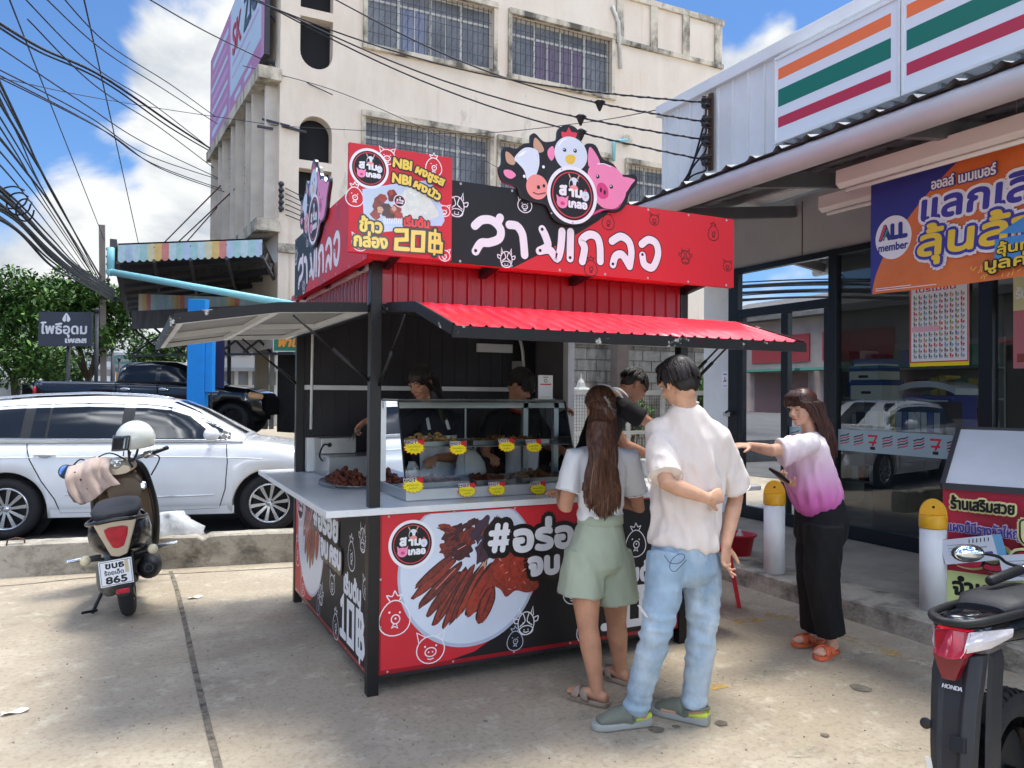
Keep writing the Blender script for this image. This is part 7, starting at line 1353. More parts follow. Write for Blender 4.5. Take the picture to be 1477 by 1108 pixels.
for i in (-1, 1):
    for j in (-1, 1): b = MB(); b.bar((c.x+i*.18, c.y+j*.18, 0), (c.x+i*.125, c.y+j*.125, .42), .045, .03); b.build('leg', m_stl, t)
# lottery stand
A = onZ(1360, 880, ZS); B = onZ(1500, 905, ZS); du = Vector((.42, -.907, 0)).normalized(); A = Vector((A.x, A.y, ZS)); nv_ = Vector((-du.y*-1, 0, 0)); nn = Vector((du.y, -du.x, 0)); nn = nn if nn.x < 0 else -nn
lc = thing('lottery_stand', 'lottery ticket stand with red Thai sign front and sloping white top', 'stand', tuple(A)); ztp = 1.00; q = MB(); LW = 1.25; bk = -nn
lt = lambda py, px=1363: (lambda d: EYE[2]+d[2]*((Vector((A.x, A.y, 0))-Vector((0, 0, 0))).length/math.hypot(d[0], d[1])))(ray(px, py))
ztp = lt(704); zbt = lt(868, 1360); q.obox(A+du*LW/2+Vector((0, 0, (ztp+zbt)/2-ZS))+bk*.012, du*LW/2, bk*.011, Vector((0, 0, (ztp-zbt)/2))); C = Canvas(q, A+Vector((0, 0, zbt-ZS)), du, (0, 0, 1), nn, .0004); hh = ztp-zbt
C.rect(0, 0, LW, hh, 0); C.rect(0, 0, LW, hh*.285, 1); k_ = hh/.86
C.text('ร้านเสริมสวย', .05, hh*.83, .115*k_, 2, width=.36, bold=.004, outline=3, ow=.016, rot=0); C.text('แผงนี้มีรางวัลใหญ่', .03, hh*.63, .10*k_, 4, width=.42, bold=.002, outline=5, ow=.006)
C.text('น้อง', .46, hh*.61, .26*k_, 3, width=.58, bold=.012, outline2=3, ow2=.034, outline=2, ow=.022); C.text('รวยรวย', .10, hh*.36, .25*k_, 0, width=.95, bold=.008, outline2=3, ow2=.034, outline=2, ow=.018)
for u, v, r_ in ((.03, .30, .24), (.36, .24, .20)):
    cs_, sn_ = math.cos(r_), math.sin(r_); T = lambda a, b_: (u+a*cs_-b_*sn_, hh*.0+v*k_+a*sn_+b_*cs_); C.poly([T(0, 0), T(.36, 0), T(.36, .16), T(0, .16)], 6); C.poly([T(.31, 0), T(.36, 0), T(.36, .16), T(.31, .16)], 7)
    for i in range(6): C.stroke([T(.17+i*.022, .125), T(.175+i*.022, .145)], .006, 2)
    for i in range(4): C.stroke([T(.04, .12-i*.02), T(.14, .12-i*.02)], .004, 8)
    C.disc(T(.10, .04), .035, 8, ry=.02, n=14); C.stroke([T(.19, .05), T(.28, .05)], .018, 4); C.stroke([T(.19, .09), T(.26, .09)], .008, 8)
C.text('จำหน่ายฉลากกินแบ่ง', .06, hh*.085, .17*k_, 2, width=1.12, bold=.006)
q.build('sign_front', [mat('lot_red', s(176, 30, 62), .4, var=.06, vscale=4), mat('lot_lime', s(208, 220, 150), .4, var=.04), m_blk, mat('lot_cream', s(232, 226, 160), .4), mat('lot_blue', s(60, 60, 150), .4), mat('lot_pale', s(222, 200, 222), .4), mat('ticket_white', s(214, 220, 232), .4), mat('ticket_blue', s(110, 170, 210), .4), mat('ticket_grey', s(140, 144, 156), .5)], lc, fix=False)
zt0 = ztp+.012; top_b = [A+Vector((0, 0, zt0-ZS)), A+du*LW+Vector((0, 0, zt0-ZS)), A+du*LW+bk*.62+Vector((0, 0, zt0-ZS+.36)), A+bk*.62+Vector((0, 0, zt0-ZS+.36))]
q = MB(); q.prism(top_b, Vector((0, 0, .02))); q.build('sloping_top', mat('stand_top', s(222, 224, 230), .35, var=.05, vscale=3), lc)
for a, c in ((0, 3), (0, 1), (3, 2)): b = MB(); b.bar(top_b[a]+nn*.012+Vector((0, 0, .004)), top_b[c]+nn*.012+Vector((0, 0, .004)), .03, .04); b.build('edge_trim', m_gr, lc)
b = MB(); b.prism([A+bk*.03+Vector((0, 0, .1)), A+bk*.60+Vector((0, 0, .1)), A+bk*.60+Vector((0, 0, zt0-ZS+.34)), A+bk*.03+Vector((0, 0, zt0-ZS-.012))], du*.02); b.build('side_board', m_gr, lc)
for i in (0, 1):
    for j in (.08, .55): c = A+du*(.06+i*(LW-.12))+bk*j; b = MB(); b.lathe([(.02, -.012), (.04, -.012), (.04, .012), (.02, .012)], c+Vector((0, 0, .042)), du, 14); b.build('castor', m_blkp, lc)
c = A+du*.42+nn*.10; b = MB(); b.lathe([(.001, 0), (.05, .0), (.055, .03), (.05, .032), (.045, .006), (.001, .004)], Vector((c.x, c.y, ZS)), n=18, caps=False); tag(b.build('blue_dish', mat('dish_blue', s(90, 160, 190), .4)), 'small blue dish on the pavement in front of the lottery stand', 'dish')
# ================================================================== PEOPLE
def skinmat(name, c):
    m = mat(name, c, .52, var=.11, vscale=11, spec=.35, bump=.06, bscale=140); p = m.node_tree.nodes['Principled BSDF']; p.inputs['Subsurface Weight'].default_value = .12; p.inputs['Subsurface Radius'].default_value = (.012, .005, .003); p.inputs['Subsurface Scale'].default_value = 1; return m
m_hair = mat('hair_black', s(26, 22, 22), .45, col2=s(50, 42, 40), vscale=30, stretch=(6, 6, .6), spec=.4); m_hairb = mat('hair_brown', s(48, 30, 24), .42, col2=s(104, 70, 52), vscale=24, stretch=(6, 6, .5), spec=.45); m_hairr = mat('hair_dark_brown', s(44, 27, 26), .4, col2=s(84, 52, 46), vscale=26, stretch=(6, 6, .5), spec=.45)
m_brow = mat('brow', s(36, 28, 26), .7); m_lip = mat('lip', s(176, 92, 88), .45); m_eye = mat('eye_white', s(226, 222, 216), .2); m_iris = mat('iris', s(30, 20, 16), .1)
def basis(f, u):
    f = Vector(f).normalized(); u = Vector(u); u = (u-f*u.dot(f)).normalized(); r = f.cross(u); return Matrix((r, f, u)).transposed()
def head_parts(q, c, f, u, k=1.0, neck=None, nr=.054):
    B = basis(f, u)*k; T = lambda x, y, z: Vector(c)+B @ Vector((x, y, z))
    def E(x, y, z, a, b_, d): q.ell(T(x, y, z), (a, b_, d), 18, M=B)
    E(0, -.012, .035, .074, .094, .086); E(0, .02, -.025, .061, .070, .085); E(0, .028, -.072, .046, .054, .040); E(0, .060, -.094, .024, .024, .019); E(0, -.05, -.03, .058, .05, .07)
    q.limb([T(0, .082, .014), T(0, .095, -.010), T(0, .106, -.027)], [.009*k, .010*k, .012*k], 10); 
    for sx in (-1, 1):
        E(sx*.011, .094, -.032, .010, .012, .008); E(sx*.034, .060, -.032, .024, .024, .026); E(sx*.03, .078, .022, .026, .014, .009); E(sx*.073, -.006, -.008, .009, .020, .031); E(sx*.077, -.014, .002, .006, .016, .022)
    E(0, .086, -.057, .022, .010, .0065); E(0, .084, -.067, .018, .010, .007)
    if neck is not None: q.limb([T(0, -.018, -.055), (T(0, -.02, -.1)+Vector(neck))/2, Vector(neck)], [nr*k, nr*.98*k, nr*1.25*k], 16)
    return T, B
def face_features(par, T, B, k=1.0, closed=False, smile=False):
    for sx in (-1, 1):
        q = MB(); q.limb([T(sx*.046, .072, .026), T(sx*.03, .090, .032), T(sx*.014, .091, .028)], [.002*k, .0034*k, .0028*k], 6); q.build('eyebrow', m_brow, par)
        if closed: q = MB(); q.tube([T(sx*.044, .073, .004), T(sx*.031, .084, -.001), T(sx*.018, .083, .003)], .0018*k, 5); q.build('eyelid', m_brow, par)
        else:
            q = MB(); q.ell(T(sx*.031, .076, .003), (.0125, .009, .0065), 12, M=B); e = q.build('eye', m_eye, par); q = MB(); q.ell(T(sx*.031, .0815, .003), (.0055, .005, .0055), 10, M=B); q.build('iris', m_iris, e)
    q = MB(); q.limb([T(-.024, .080, -.058 if smile else -.062), T(-.01, .0935, -.060), T(.01, .0935, -.060), T(.024, .080, -.058 if smile else -.062)], [.002*k, .0055*k, .0055*k, .002*k], 8); q.build('lips', m_lip, par)
def hand(q, w, d, pn, side=1, k=1.0, curl=(.35, .45, .35), spread=.05, thumb=.5, curls=None):
    """w wrist, d finger direction, pn palm-facing normal, side = which lateral side the thumb leaves"""
    w = Vector(w); d = Vector(d).normalized(); pn = Vector(pn); pn = (pn-d*pn.dot(d)).normalized(); lat = d.cross(pn)*side
    q.limb([w-d*.015*k, w+d*.02*k, w+d*.055*k, w+d*.085*k], [(.026*k, .019*k), (.031*k, .017*k), (.039*k, .015*k), (.038*k, .012*k)], 14, side=lat)
    for i, (o, L) in enumerate(((.029, .072), (.010, .080), (-.010, .075), (-.028, .058))):
        dd = (d+lat*(o/.03)*spread).normalized(); p = w+d*(.083 if i < 3 else .078)*k+lat*o*k; pts = [p-dd*.012*k, p]; c = curls[i] if curls else curl; a = 0
        for j, fr in enumerate((.45, .30, .25)):
            a += c[j]*(1+.12*i); dj = dd*math.cos(a)+pn*math.sin(a); p = p+dj*(L*fr*k); pts.append(p)
        q.limb(pts, [.0088*k, .0092*k, .0083*k, .0076*k, .0064*k], 9)
    b0 = w+d*.018*k+lat*.026*k; d1 = (d*.55+lat*.75+pn*.35*thumb).normalized(); d2 = (d*.85+lat*.35+pn*.55*thumb).normalized(); q.limb([b0-d1*.01*k, b0+d1*.034*k, b0+d1*.034*k+d2*.030*k, b0+d1*.034*k+d2*.052*k], [.014*k, .0115*k, .0098*k, .0074*k], 10)
def foldf(amp, sx=13, sz=3.2, seed=0, fine=.25, gather=None):
    def f(co, no):
        w = co.x+.35*co.z; a = .6*noise.noise(Vector((w*sx+seed, co.y*sx, co.z*sz)))+.9*(.3-abs(noise.noise(Vector((w*sx*1.5+seed*2, co.y*sx*1.3, co.z*sz*1.2+seed)))))+fine*noise.noise(Vector((co.x*34, co.y*34+seed, co.z*12)))
        g_ = 1 if gather is None else gather(co); return amp*a*g_
    return f
def cloth(par, name, build_fn, m, vox=.011, smooth=4, disp=None):
    q = MB(); build_fn(q); return remesh(q, vox, smooth, disp).build(name, m, par, fix=False)
def strands(par, name, m, roots, n, seed, r=.0022, base=None, vox=.008):
    """hair: a soft under-volume (base) and many separate locks; roots(rnd) -> list of points of one lock"""
    rnd = random.Random(seed); q = MB()
    if base: t_ = MB(); base(t_); q = remesh(t_, vox, 3, foldf(.004, 40, 4, seed))
    for i in range(n):
        P = crom(roots(rnd), 4); L = len(P); q.limb(P, [r*(.5+1.1*math.sin(math.pi*min(1, (j+.6)/L))**.6) for j in range(L)], 5, round_=False)
    return q.build(name, m, par, fix=False)
def PT(px, py, Y): return onY(px, py, Y)
def hem(par, a, b_, t, r, m, th=.0035):
    c = mid(a, b_, t); ax = (Vector(b_)-Vector(a)).normalized(); x = ax.orthogonal().normalized(); y = ax.cross(x); q = MB(); q.tube([c+(x*math.cos(k)+y*math.sin(k))*r for k in [2*math.pi*i/28 for i in range(29)]], th, 5); q.build('hem', m, par)
def mid(a, b_, t=.5): return Vector(a).lerp(Vector(b_), t)
# ---------------------------------------------------------------- man in cream tee and jeans, seen from behind
Y0 = 3.0; mS, mSd = skinmat('skin_man', s(206, 160, 132)), None
fL, fR = onZ(893, 1052, 0), onZ(1003, 1044, 0)
P = thing('person', 'man in loose cream t-shirt and pale ripped jeans, hands clasped behind his back', 'person', tuple((fL+fR)/2))
hc = PT(977, 552, Y0); nb = PT(988, 590, Y0-.01); shL, shR = PT(948, 620, Y0+.06), PT(1038, 630, Y0-.08); chest = PT(992, 665, Y0); waist = PT(990, 745, Y0); hip = PT(986, 800, Y0)
hipL, hipR = PT(963, 815, Y0), PT(1012, 815, Y0); knL, knR = PT(948, 905, Y0-.06), PT(1014, 905, Y0-.04); anL, anR = PT(917, 1018, fL.y+.0), PT(1001, 1014, fR.y+.02)
elL, wrL = PT(962, 698, Y0-.13), PT(1022, 719, Y0-.19); elR, wrR = PT(1061, 716, Y0-.04), PT(1047, 787, Y0-.11)
back = (shR-shL).normalized(); side = back; fwd = Vector((-.30, .95, 0)).normalized(); hf = Vector((-.02, .94, -.34)).normalized(); hu = Vector((-.10, .12, 1))
q = MB(); T, B = head_parts(q, hc, hf, hu, 1.0, nb, .055)
q.limb([mid(nb, chest, .05), mid(shL, shR, .48)+Vector((0, 0, -.02)), chest, waist, hip, hip-Vector((0, 0, .06))], [(.09, .07), (.15, .09), (.15, .10), (.130, .095), (.135, .095), (.13, .09)], 20, side=side)
for a, b_, c in ((shL, elL, wrL), (shR, elR, wrR)): q.limb([mid(a, chest, .15), a, mid(a, b_, .5), b_, mid(b_, c, .3), c], [.055, .054, .046, .039, .040, .026], 14)
for h_, k_, a in ((hipL, knL, anL), (hipR, knR, anR)): q.limb([h_, mid(h_, k_, .5), k_, mid(k_, a, .35), a], [.078, .066, .046, .046, .036], 14)
hand(q, wrL, (wrR-wrL)*.0+Vector((.95, .10, .10)), Vector((.0, .85, -.1)), side=-1, k=.98, curl=(.75, .85, .6), thumb=.9)
hand(q, wrR, Vector((-.12, -.10, -1)), Vector((.25, -.95, .0)), side=-1, k=1.0, curls=[(.15, .25, .2), (.35, .5, .3), (.55, .65, .4), (.6, .7, .4)], thumb=.7)
for an, ft in ((anL, Vector((-.93, .30, 0))), (anR, Vector((-.55, .82, 0)))): ft = ft.normalized(); g0 = Vector((an.x, an.y, .035)); q.limb([g0-ft*.04+Vector((0, 0, .02)), g0+ft*.05+Vector((0, 0, .02)), g0+ft*.15], [(.034, .04), (.042, .035), (.042, .022)], 12, side=ft.cross(Vector((0, 0, 1))))
remesh(q, .0055, 2).build('body', mS, P, fix=False); face_features(P, T, B)
mt = mat('tee_cream', s(226, 214, 206), .85, var=.03, vscale=6, bump=.08, bscale=220, sheen=.1)
def tee(q):
    q.limb([nb+Vector((0, 0, .022)), nb+Vector((0, 0, -.012)), mid(shL, shR, .5)+Vector((0, 0, -.02)), chest, waist, PT(986, 788, Y0)], [(.062, .064), (.095, .078), (.165, .105), (.178, .125), (.166, .122), (.170, .126)], 28, side=side, round_=False)
    q.limb([mid(nb, shL, .25)+Vector((0, 0, -.035)), shL+Vector((.01, 0, -.005)), mid(shL, elL, .45), mid(shL, elL, .88)], [.055, .074, .076, .080], 18, round_=False)
    q.limb([mid(nb, shR, .25)+Vector((0, 0, -.035)), shR+Vector((-.01, 0, -.005)), mid(shR, elR, .45), mid(shR, elR, .86)], [.055, .074, .078, .082], 18, round_=False)
hz0 = waist.z
cloth(P, 'tshirt', tee, mt, .009, 3, lambda co, no: foldf(.027, 9, 2.0, 3, .25)(co, no)*(.35+.9*max(0, min(1, (nb.z-co.z)/.35))))
def neck_ring(par, c, up, r, m, th=.006): q = MB(); up = Vector(up).normalized(); x = up.orthogonal().normalized(); y = up.cross(x); q.tube([c+(x*math.cos(t)+y*math.sin(t))*r for t in [2*math.pi*i/24 for i in range(25)]], th, 6); q.build('collar', m, par)
neck_ring(P, nb+Vector((0, .0, .024)), Vector((0, .15, 1)), .062, mt)
for a, b_, t_ in ((shL, elL, .88), (shR, elR, .86)): hem(P, a, b_, t_, .081, mt)
mj = layered('jeans_pale', s(152, 174, 192), [(s(206, 219, 228), 3.2, (1, 1, .6), .43, .62, .85), (s(120, 146, 170), 7, (1, 1, .5), .52, .72, .6), (s(200, 212, 220), 20, (1, 1, .3), .6, .76, .45)], rough=.88, bump=.12, bscale=260)
def jeans(q):
    q.limb([PT(989, 762, Y0), hip, mid(hipL, hipR)+Vector((0, 0, -.03))], [(.140, .105), (.155, .113), (.158, .118)], 24, side=side)
    for h_, k_, a, w in ((hipL, knL, anL, 1), (hipR, knR, anR, 1)): q.limb([h_+Vector((0, 0, .05)), mid(h_, k_, .4), mid(k_, h_, .2), k_, mid(k_, a, .35), mid(k_, a, .8), a+Vector((0, 0, -.018))], [.094, .086, .072, .067, .064, .056, .058], 18, round_=False)
def jf(co, no):
    d = min((co-k_).length for k_ in (knL, knR)); w = math.exp(-(d/.16)**2); da = min((co-a).length for a in (anL, anR)); w2 = math.exp(-(da/.10)**2)
    f1 = .3-abs(noise.noise(Vector((co.x*8+co.z*7, co.y*8, co.z*20)))); return .005+.030*w*f1+.018*w2*noise.noise(Vector((co.x*9, co.y*9, co.z*34)))+.015*(.25-abs(noise.noise(Vector((co.x*9+co.z*6, co.y*9, co.z*8)))))
cloth(P, 'jeans', jeans, mj, .009, 2, jf)
q = MB()
for c0, nm in ((PT(968, 806, Y0-.135), 0),): q.tube(crom([PT(958, 801, Y0-.135), PT(967, 812, Y0-.14), PT(980, 812, Y0-.14), PT(988, 803, Y0-.14), PT(981, 799, Y0-.14), PT(970, 806, Y0-.14), PT(966, 819, Y0-.14), PT(974, 824, Y0-.14), PT(990, 808, Y0-.14)], 6), .0016, 5)
q.build('pocket_stitching', mat('stitch_navy', s(46, 60, 84), .8), P)
q = MB()
for i in range(12): c = PT(921+i*.9, 874+i*1.4, Y0-.10); q.limb([c+Vector((-.006, 0, .004)), c+Vector((.004, -.012, .0)), c+Vector((.012, -.004, -.006))], .0016, 5)
q.build('torn_threads', mat('thread_white', s(228, 230, 232), .9), P)
m_clog, m_sole, m_lime = mat('clog_sage', s(112, 116, 104), .7, bump=.1, bscale=120), mat('clog_sole', s(158, 160, 156), .6), mat('clog_lime', s(206, 222, 84), .6)
def clog(an, ft, k=1.0):
    ft = Vector(ft).normalized(); lt_ = ft.cross(Vector((0, 0, 1))); o = Vector((an.x, an.y, 0))-ft*.075; S = lambda a, l, z: o+ft*a+lt_*l+Vector((0, 0, z))
    q = MB(); prof = [(0, .026), (.03, .036), (.08, .038), (.14, .042), (.20, .047), (.25, .045), (.285, .03), (.297, .01)]
    q.loft([[S(a, -w, .002), S(a, w, .002), S(a, w*1.06, .012), S(a, w*1.0, .034+.012*max(0, .06-a)/.06), S(a, -w*1.0, .034+.012*max(0, .06-a)/.06), S(a, -w*1.06, .012)] for a, w in prof], 0, True); q.build('shoe_sole', m_sole, P, bevel=.004)
    q = MB(); q.limb([S(.10, 0, .045), S(.15, 0, .058), S(.20, 0, .052), S(.26, 0, .038)], [(.046, .052), (.048, .046), (.049, .034), (.040, .020)], 16, side=lt_); remesh(q, .007, 3).build('shoe_upper', m_clog, P, fix=False)
    q = MB(); q.tube(crom([S(.11, .047, .055), S(.05, .044, .075), S(.0, .0, .082), S(.05, -.044, .075), S(.11, -.047, .055)], 5), .007, 8); q.build('heel_strap', m_clog, P)
    q = MB(); q.loft([[S(a, -w, .036), S(a, w, .036), S(a, w*.96, z), S(a, -w*.96, z)] for a, w, z in ((.002, .024, .062), (.03, .034, .060), (.08, .038, .050), (.12, .040, .045))], 0, True); q.build('shoe_liner', m_lime, P)
clog(anL, (-.95, .22, 0)); clog(anR, (-.50, .86, 0))
hT = T; hB = B
def hbase(q): q.ell(hT(0, -.022, .046), (.084, .098, .084), 18, M=hB); q.ell(hT(0, -.062, -.01), (.07, .052, .075), 16, M=hB); q.ell(hT(0, .035, .088), (.066, .06, .036), 14, M=hB)
def hroot(rnd):
    a = rnd.uniform(0, 6.28); e = rnd.uniform(.1, 1.35); x, y, z = math.sin(a)*math.cos(e), math.cos(a)*math.cos(e), math.sin(e); d = Vector((x*.088, y*.102-.022, z*.092+.04))
    if y > .2: d2 = d+Vector((x*.01, .012, -.035))
    else: d2 = Vector((x*.086, y*.105-.025, max(-.085, d.z-.075)))
    return [hT(*(d*.97)), hT(*((d+d2)/2*1.02)), hT(*d2)]
strands(P, 'hair', m_hair, hroot, 1100, 3, .0024, hbase)
# ---------------------------------------------------------------- woman in white tee and sage shorts, seen from behind
Y0 = 3.46; mW = skinmat('skin_woman', s(186, 136, 108)); gL, gR = onZ(860, 1020, 0), onZ(893, 988, 0)
P = thing('person', 'woman with long brown clipped hair, white t-shirt and sage shorts at the counter', 'person', tuple((gL+gR)/2))
hc = PT(866, 590, Y0+.03); nb = PT(868, 640, Y0); shL, shR = PT(829, 660, Y0+.04), PT(908, 660, Y0-.04); chest = PT(868, 685, Y0); waist = PT(866, 738, Y0); hip = PT(862, 790, Y0)
hipL, hipR = PT(842, 808, Y0), PT(884, 808, Y0); knL, knR = PT(848, 905, (Y0+gL.y)/2), PT(889, 898, (Y0+gR.y)/2+.02); anL, anR = PT(862, 998, gL.y+.02), PT(895, 970, gR.y+.02)
elL, elR = PT(815, 733, Y0+.04), PT(921, 733, Y0+.04); wrL, wrR = elL+Vector((.10, .23, .06)), elR+Vector((-.10, .23, .06)); side = Vector((1, .05, 0)); hf, hu = Vector((.34, .90, -.22)), Vector((0, .15, 1))
q = MB(); T, B = head_parts(q, hc, hf, hu, .93, nb, .048)
q.limb([mid(nb, chest, .1), mid(shL, shR), chest, waist, hip, hip-Vector((0, 0, .06))], [(.07, .055), (.125, .08), (.12, .09), (.105, .085), (.145, .105), (.14, .1)], 20, side=side)
for a, b_, c in ((shL, elL, wrL), (shR, elR, wrR)): q.limb([mid(a, chest, .2), a, mid(a, b_, .5), b_, mid(b_, c, .35), c], [.045, .046, .043, .037, .036, .024], 14)
for h_, k_, a in ((hipL, knL, anL), (hipR, knR, anR)): q.limb([h_, mid(h_, k_, .45), mid(k_, h_, .14), k_, mid(k_, a, .28), mid(k_, a, .65), a, Vector((a.x, a.y, .05))], [.090, .080, .060, .054, .056, .043, .033, .032], 16)
for w_, d_, s_ in ((wrL, Vector((.25, .95, -.1)), 1), (wrR, Vector((-.25, .95, -.1)), -1)): hand(q, w_, d_, Vector((0, -.1, -1)), side=s_, k=.9)
for an, ft in ((anL, Vector((-.45, .9, 0))), (anR, Vector((-.25, .97, 0)))): ft.normalize(); g0 = Vector((an.x, an.y, .045)); q.limb([g0-ft*.045, g0+ft*.04+Vector((0, 0, .012)), g0+ft*.12, g0+ft*.165+Vector((0, 0, -.006))], [(.030, .030), (.036, .030), (.040, .020), (.036, .014)], 12, side=ft.cross(Vector((0, 0, 1))))
remesh(q, .0055, 2).build('body', mW, P, fix=False); face_features(P, T, B)
mtw = mat('tee_white', s(228, 228, 230), .85, var=.02, vscale=6, bump=.08, bscale=220, sheen=.1)
def tee(q):
    q.limb([nb+Vector((0, 0, .016)), nb+Vector((0, 0, -.014)), mid(shL, shR)+Vector((0, 0, -.012)), chest, waist, PT(865, 750, Y0)], [(.054, .052), (.08, .065), (.138, .092), (.140, .105), (.122, .098), (.122, .10)], 26, side=side)
    for a, b_ in ((shL, elL), (shR, elR)): q.limb([mid(nb, a, .3)+Vector((0, 0, -.03)), a, mid(a, b_, .35), mid(a, b_, .66)], [.045, .060, .064, .066], 16, round_=False)
cloth(P, 'tshirt', tee, mtw, .009, 3, lambda co, no: foldf(.012, 10, 3, 9, .3)(co, no)+.005*math.exp(-((co.z-waist.z)/.05)**2)*math.sin(co.z*120+6*noise.noise(co*10)))
neck_ring(P, nb+Vector((0, 0, .018)), (0, .15, 1), .053, mtw, .005)
for a, b_ in ((shL, elL), (shR, elR)): hem(P, a, b_, .65, .066, mtw)
msh = mat('shorts_sage', s(164, 173, 153), .8, var=.04, vscale=5, bump=.06, bscale=240)
def shorts(q):
    q.limb([PT(866, 741, Y0), PT(866, 752, Y0), hip, mid(hipL, hipR)+Vector((0, 0, -.02))], [(.118, .096), (.122, .1), (.165, .128), (.168, .13)], 26, side=side)
    for h_, k_, hem in ((hipL, knL, PT(838, 858, Y0)), (hipR, knR, PT(890, 866, Y0))): q.limb([h_+Vector((0, 0, .06)), h_, hem], [.098, .112, .122], 20, round_=False)
cloth(P, 'shorts', shorts, msh, .008, 3, foldf(.013, 10, 2.2, 5, .2)); q = MB(); wt = PT(866, 746, Y0); q.loft([[Vector((wt.x+(.121+dx)*math.cos(t), wt.y+(.100+dx)*math.sin(t), wt.z+dz)) for t in [2*math.pi*i/32 for i in range(32)]] for dx, dz in ((0, .02), (.004, .018), (.008, -.03), (.004, -.035))], 0, True, False); q.build('waistband', msh, P)
m_san = mat('slide_taupe', s(150, 132, 116), .6)
def slide(an, ft, m, k=1.0, cross=False, par=None):
    par = par or P; ft = Vector(ft).normalized(); lt_ = ft.cross(Vector((0, 0, 1))); o = Vector((an.x, an.y, 0))-ft*.065*k; S = lambda a, l, z: o+ft*a*k+lt_*l*k+Vector((0, 0, z))
    q = MB(); q.loft([[S(a, -w, .003), S(a, w, .003), S(a, w*1.03, .016), S(a, w, .027), S(a, -w, .027), S(a, -w*1.03, .016)] for a, w in ((0, .02), (.02, .032), (.08, .036), (.14, .042), (.20, .045), (.235, .036), (.25, .014))], 0, True); q.build('sandal_sole', m, par, bevel=.004)
    for (a0, a1) in (((.12, .19), (.19, .13)) if cross else ((.13, .17),)):
        q = MB(); q.grid(lambda u, v: S(a0+(a1-a0)*u+(v-.5)*(.045 if cross else .075), .048*math.cos(math.pi*(1-u)), .02+.060*math.sin(math.pi*u)**.8), 14, 4); ob = q.build('sandal_strap', m, par, fix=False); sd = ob.modifiers.new('t', 'SOLIDIFY'); sd.thickness = .007
slide(anL, (-.45, .9, 0), m_san, .95, True); slide(anR, (-.25, .97, 0), m_san, .95, True)
hT, hB = T, B
def hbase(q):
    q.ell(hT(0, -.018, .042), (.086, .104, .09), 18, M=hB); q.ell(hT(0, -.075, -.02), (.075, .06, .09), 16, M=hB)
    q.limb([PT(868, 612, Y0-.075), PT(870, 650, Y0-.12), PT(872, 690, Y0-.125), PT(872, 718, Y0-.12)], [(.076, .045), (.064, .032), (.052, .026), (.034, .016)], 18, side=side)
def hroot(rnd):
    a = rnd.uniform(-1, 1); b_ = rnd.gauss(0, 1); top = hT(a*.07, -.06-.05*math.sqrt(1-a*a*.9), .06*(1-abs(a))*rnd.random()+.0); ln_ = rnd.uniform(700, 752)-18*abs(a); px = 870+a*22
    w1, w2 = rnd.uniform(-2.5, 2.5), rnd.uniform(-4, 4); return [top, PT(868+a*22, 630, Y0-.085-.05*(1-abs(a))), PT(px-a*5+b_*2+w1, 658, Y0-.115-.03*(1-a*a)), PT(px-a*3+b_*3-w1, 684, Y0-.122-.028*(1-a*a)), PT(px+b_*3+w2, 708, Y0-.125-.025*(1-a*a)), PT(px+b_*3.5+w2*.4, ln_, Y0-.118-.012*rnd.random())]
strands(P, 'hair', m_hairb, hroot, 800, 5, .003, hbase); strands(P, 'hair_locks', mat('hair_bronze', s(120, 84, 64), .42, var=.3, vscale=30), hroot, 90, 77, .0026)
def hroot2(rnd):
    a = rnd.uniform(0, 6.28); e = rnd.uniform(.0, 1.3); d = Vector((math.sin(a)*math.cos(e)*.09, math.cos(a)*math.cos(e)*.108-.018, math.sin(e)*.094+.04)); t_ = Vector((.01*math.sin(a), -.115, -.0)); return [hT(*d), hT(*(d.lerp(t_, .45)*1.06)), hT(*t_)]
strands(P, 'hair_crown', m_hairb, hroot2, 520, 6, .0026)
q = MB(); c = PT(878, 583, Y0-.10); rnd = random.Random(2)
for i in range(16): t_ = i/15; p = c+Vector((-.02+.055*t_, -.004, .035-.085*t_)); q.ell(p+Vector((rnd.uniform(-.01, .01), rnd.uniform(-.008, .004), rnd.uniform(-.008, .008))), (.008, .006, .010), 8)
q.limb([c+Vector((-.025, 0, .04)), c+Vector((.0, -.006, .0)), c+Vector((.035, 0, -.055))], .009); q.build('hair_clip', mat('clip_silver', s(110, 100, 96), .35, .6, var=.4, vscale=60), P)
# ---------------------------------------------------------------- woman in pink ombre tee, profile to the left
gL, gR = onZ(1166, 934, 0), onZ(1196, 947, 0); Y0 = (gL.y+gR.y)/2+.02; mLd = skinmat('skin_lady', s(212, 164, 140))
P = thing('person', 'smiling woman in white to pink ombre t-shirt, black trousers and orange sandals, holding a phone', 'person', tuple((gL+gR)/2)); P['label'] = 'smiling woman in white to pink t-shirt, black trousers and orange sandals'
hc = PT(1157, 588, Y0); nb = PT(1169, 626, Y0+.01); shN, shF = PT(1168, 640, Y0-.15), PT(1162, 640, Y0+.15); chest = PT(1168, 665, Y0); waist = PT(1180, 715, Y0); hip = PT(1184, 752, Y0)
hipN, hipF = PT(1188, 765, Y0-.085), PT(1178, 765, Y0+.085); knN, knF = PT(1186, 835, Y0-.08), PT(1172, 835, Y0+.07); anN, anF = PT(1199, 922, gR.y+.02), PT(1176, 912, gL.y+.03)
elN, wrN = PT(1113, 650, Y0-.13), PT(1080, 643, Y0+.02); elF, wrF = PT(1164, 700, Y0+.15), PT(1138, 696, Y0-.02); side = Vector((.05, 1, 0)); hf, hu = Vector((-.97, -.02, -.22)), Vector((-.15, 0, 1))
q = MB(); T, B = head_parts(q, hc, hf, hu, .92, nb, .047)
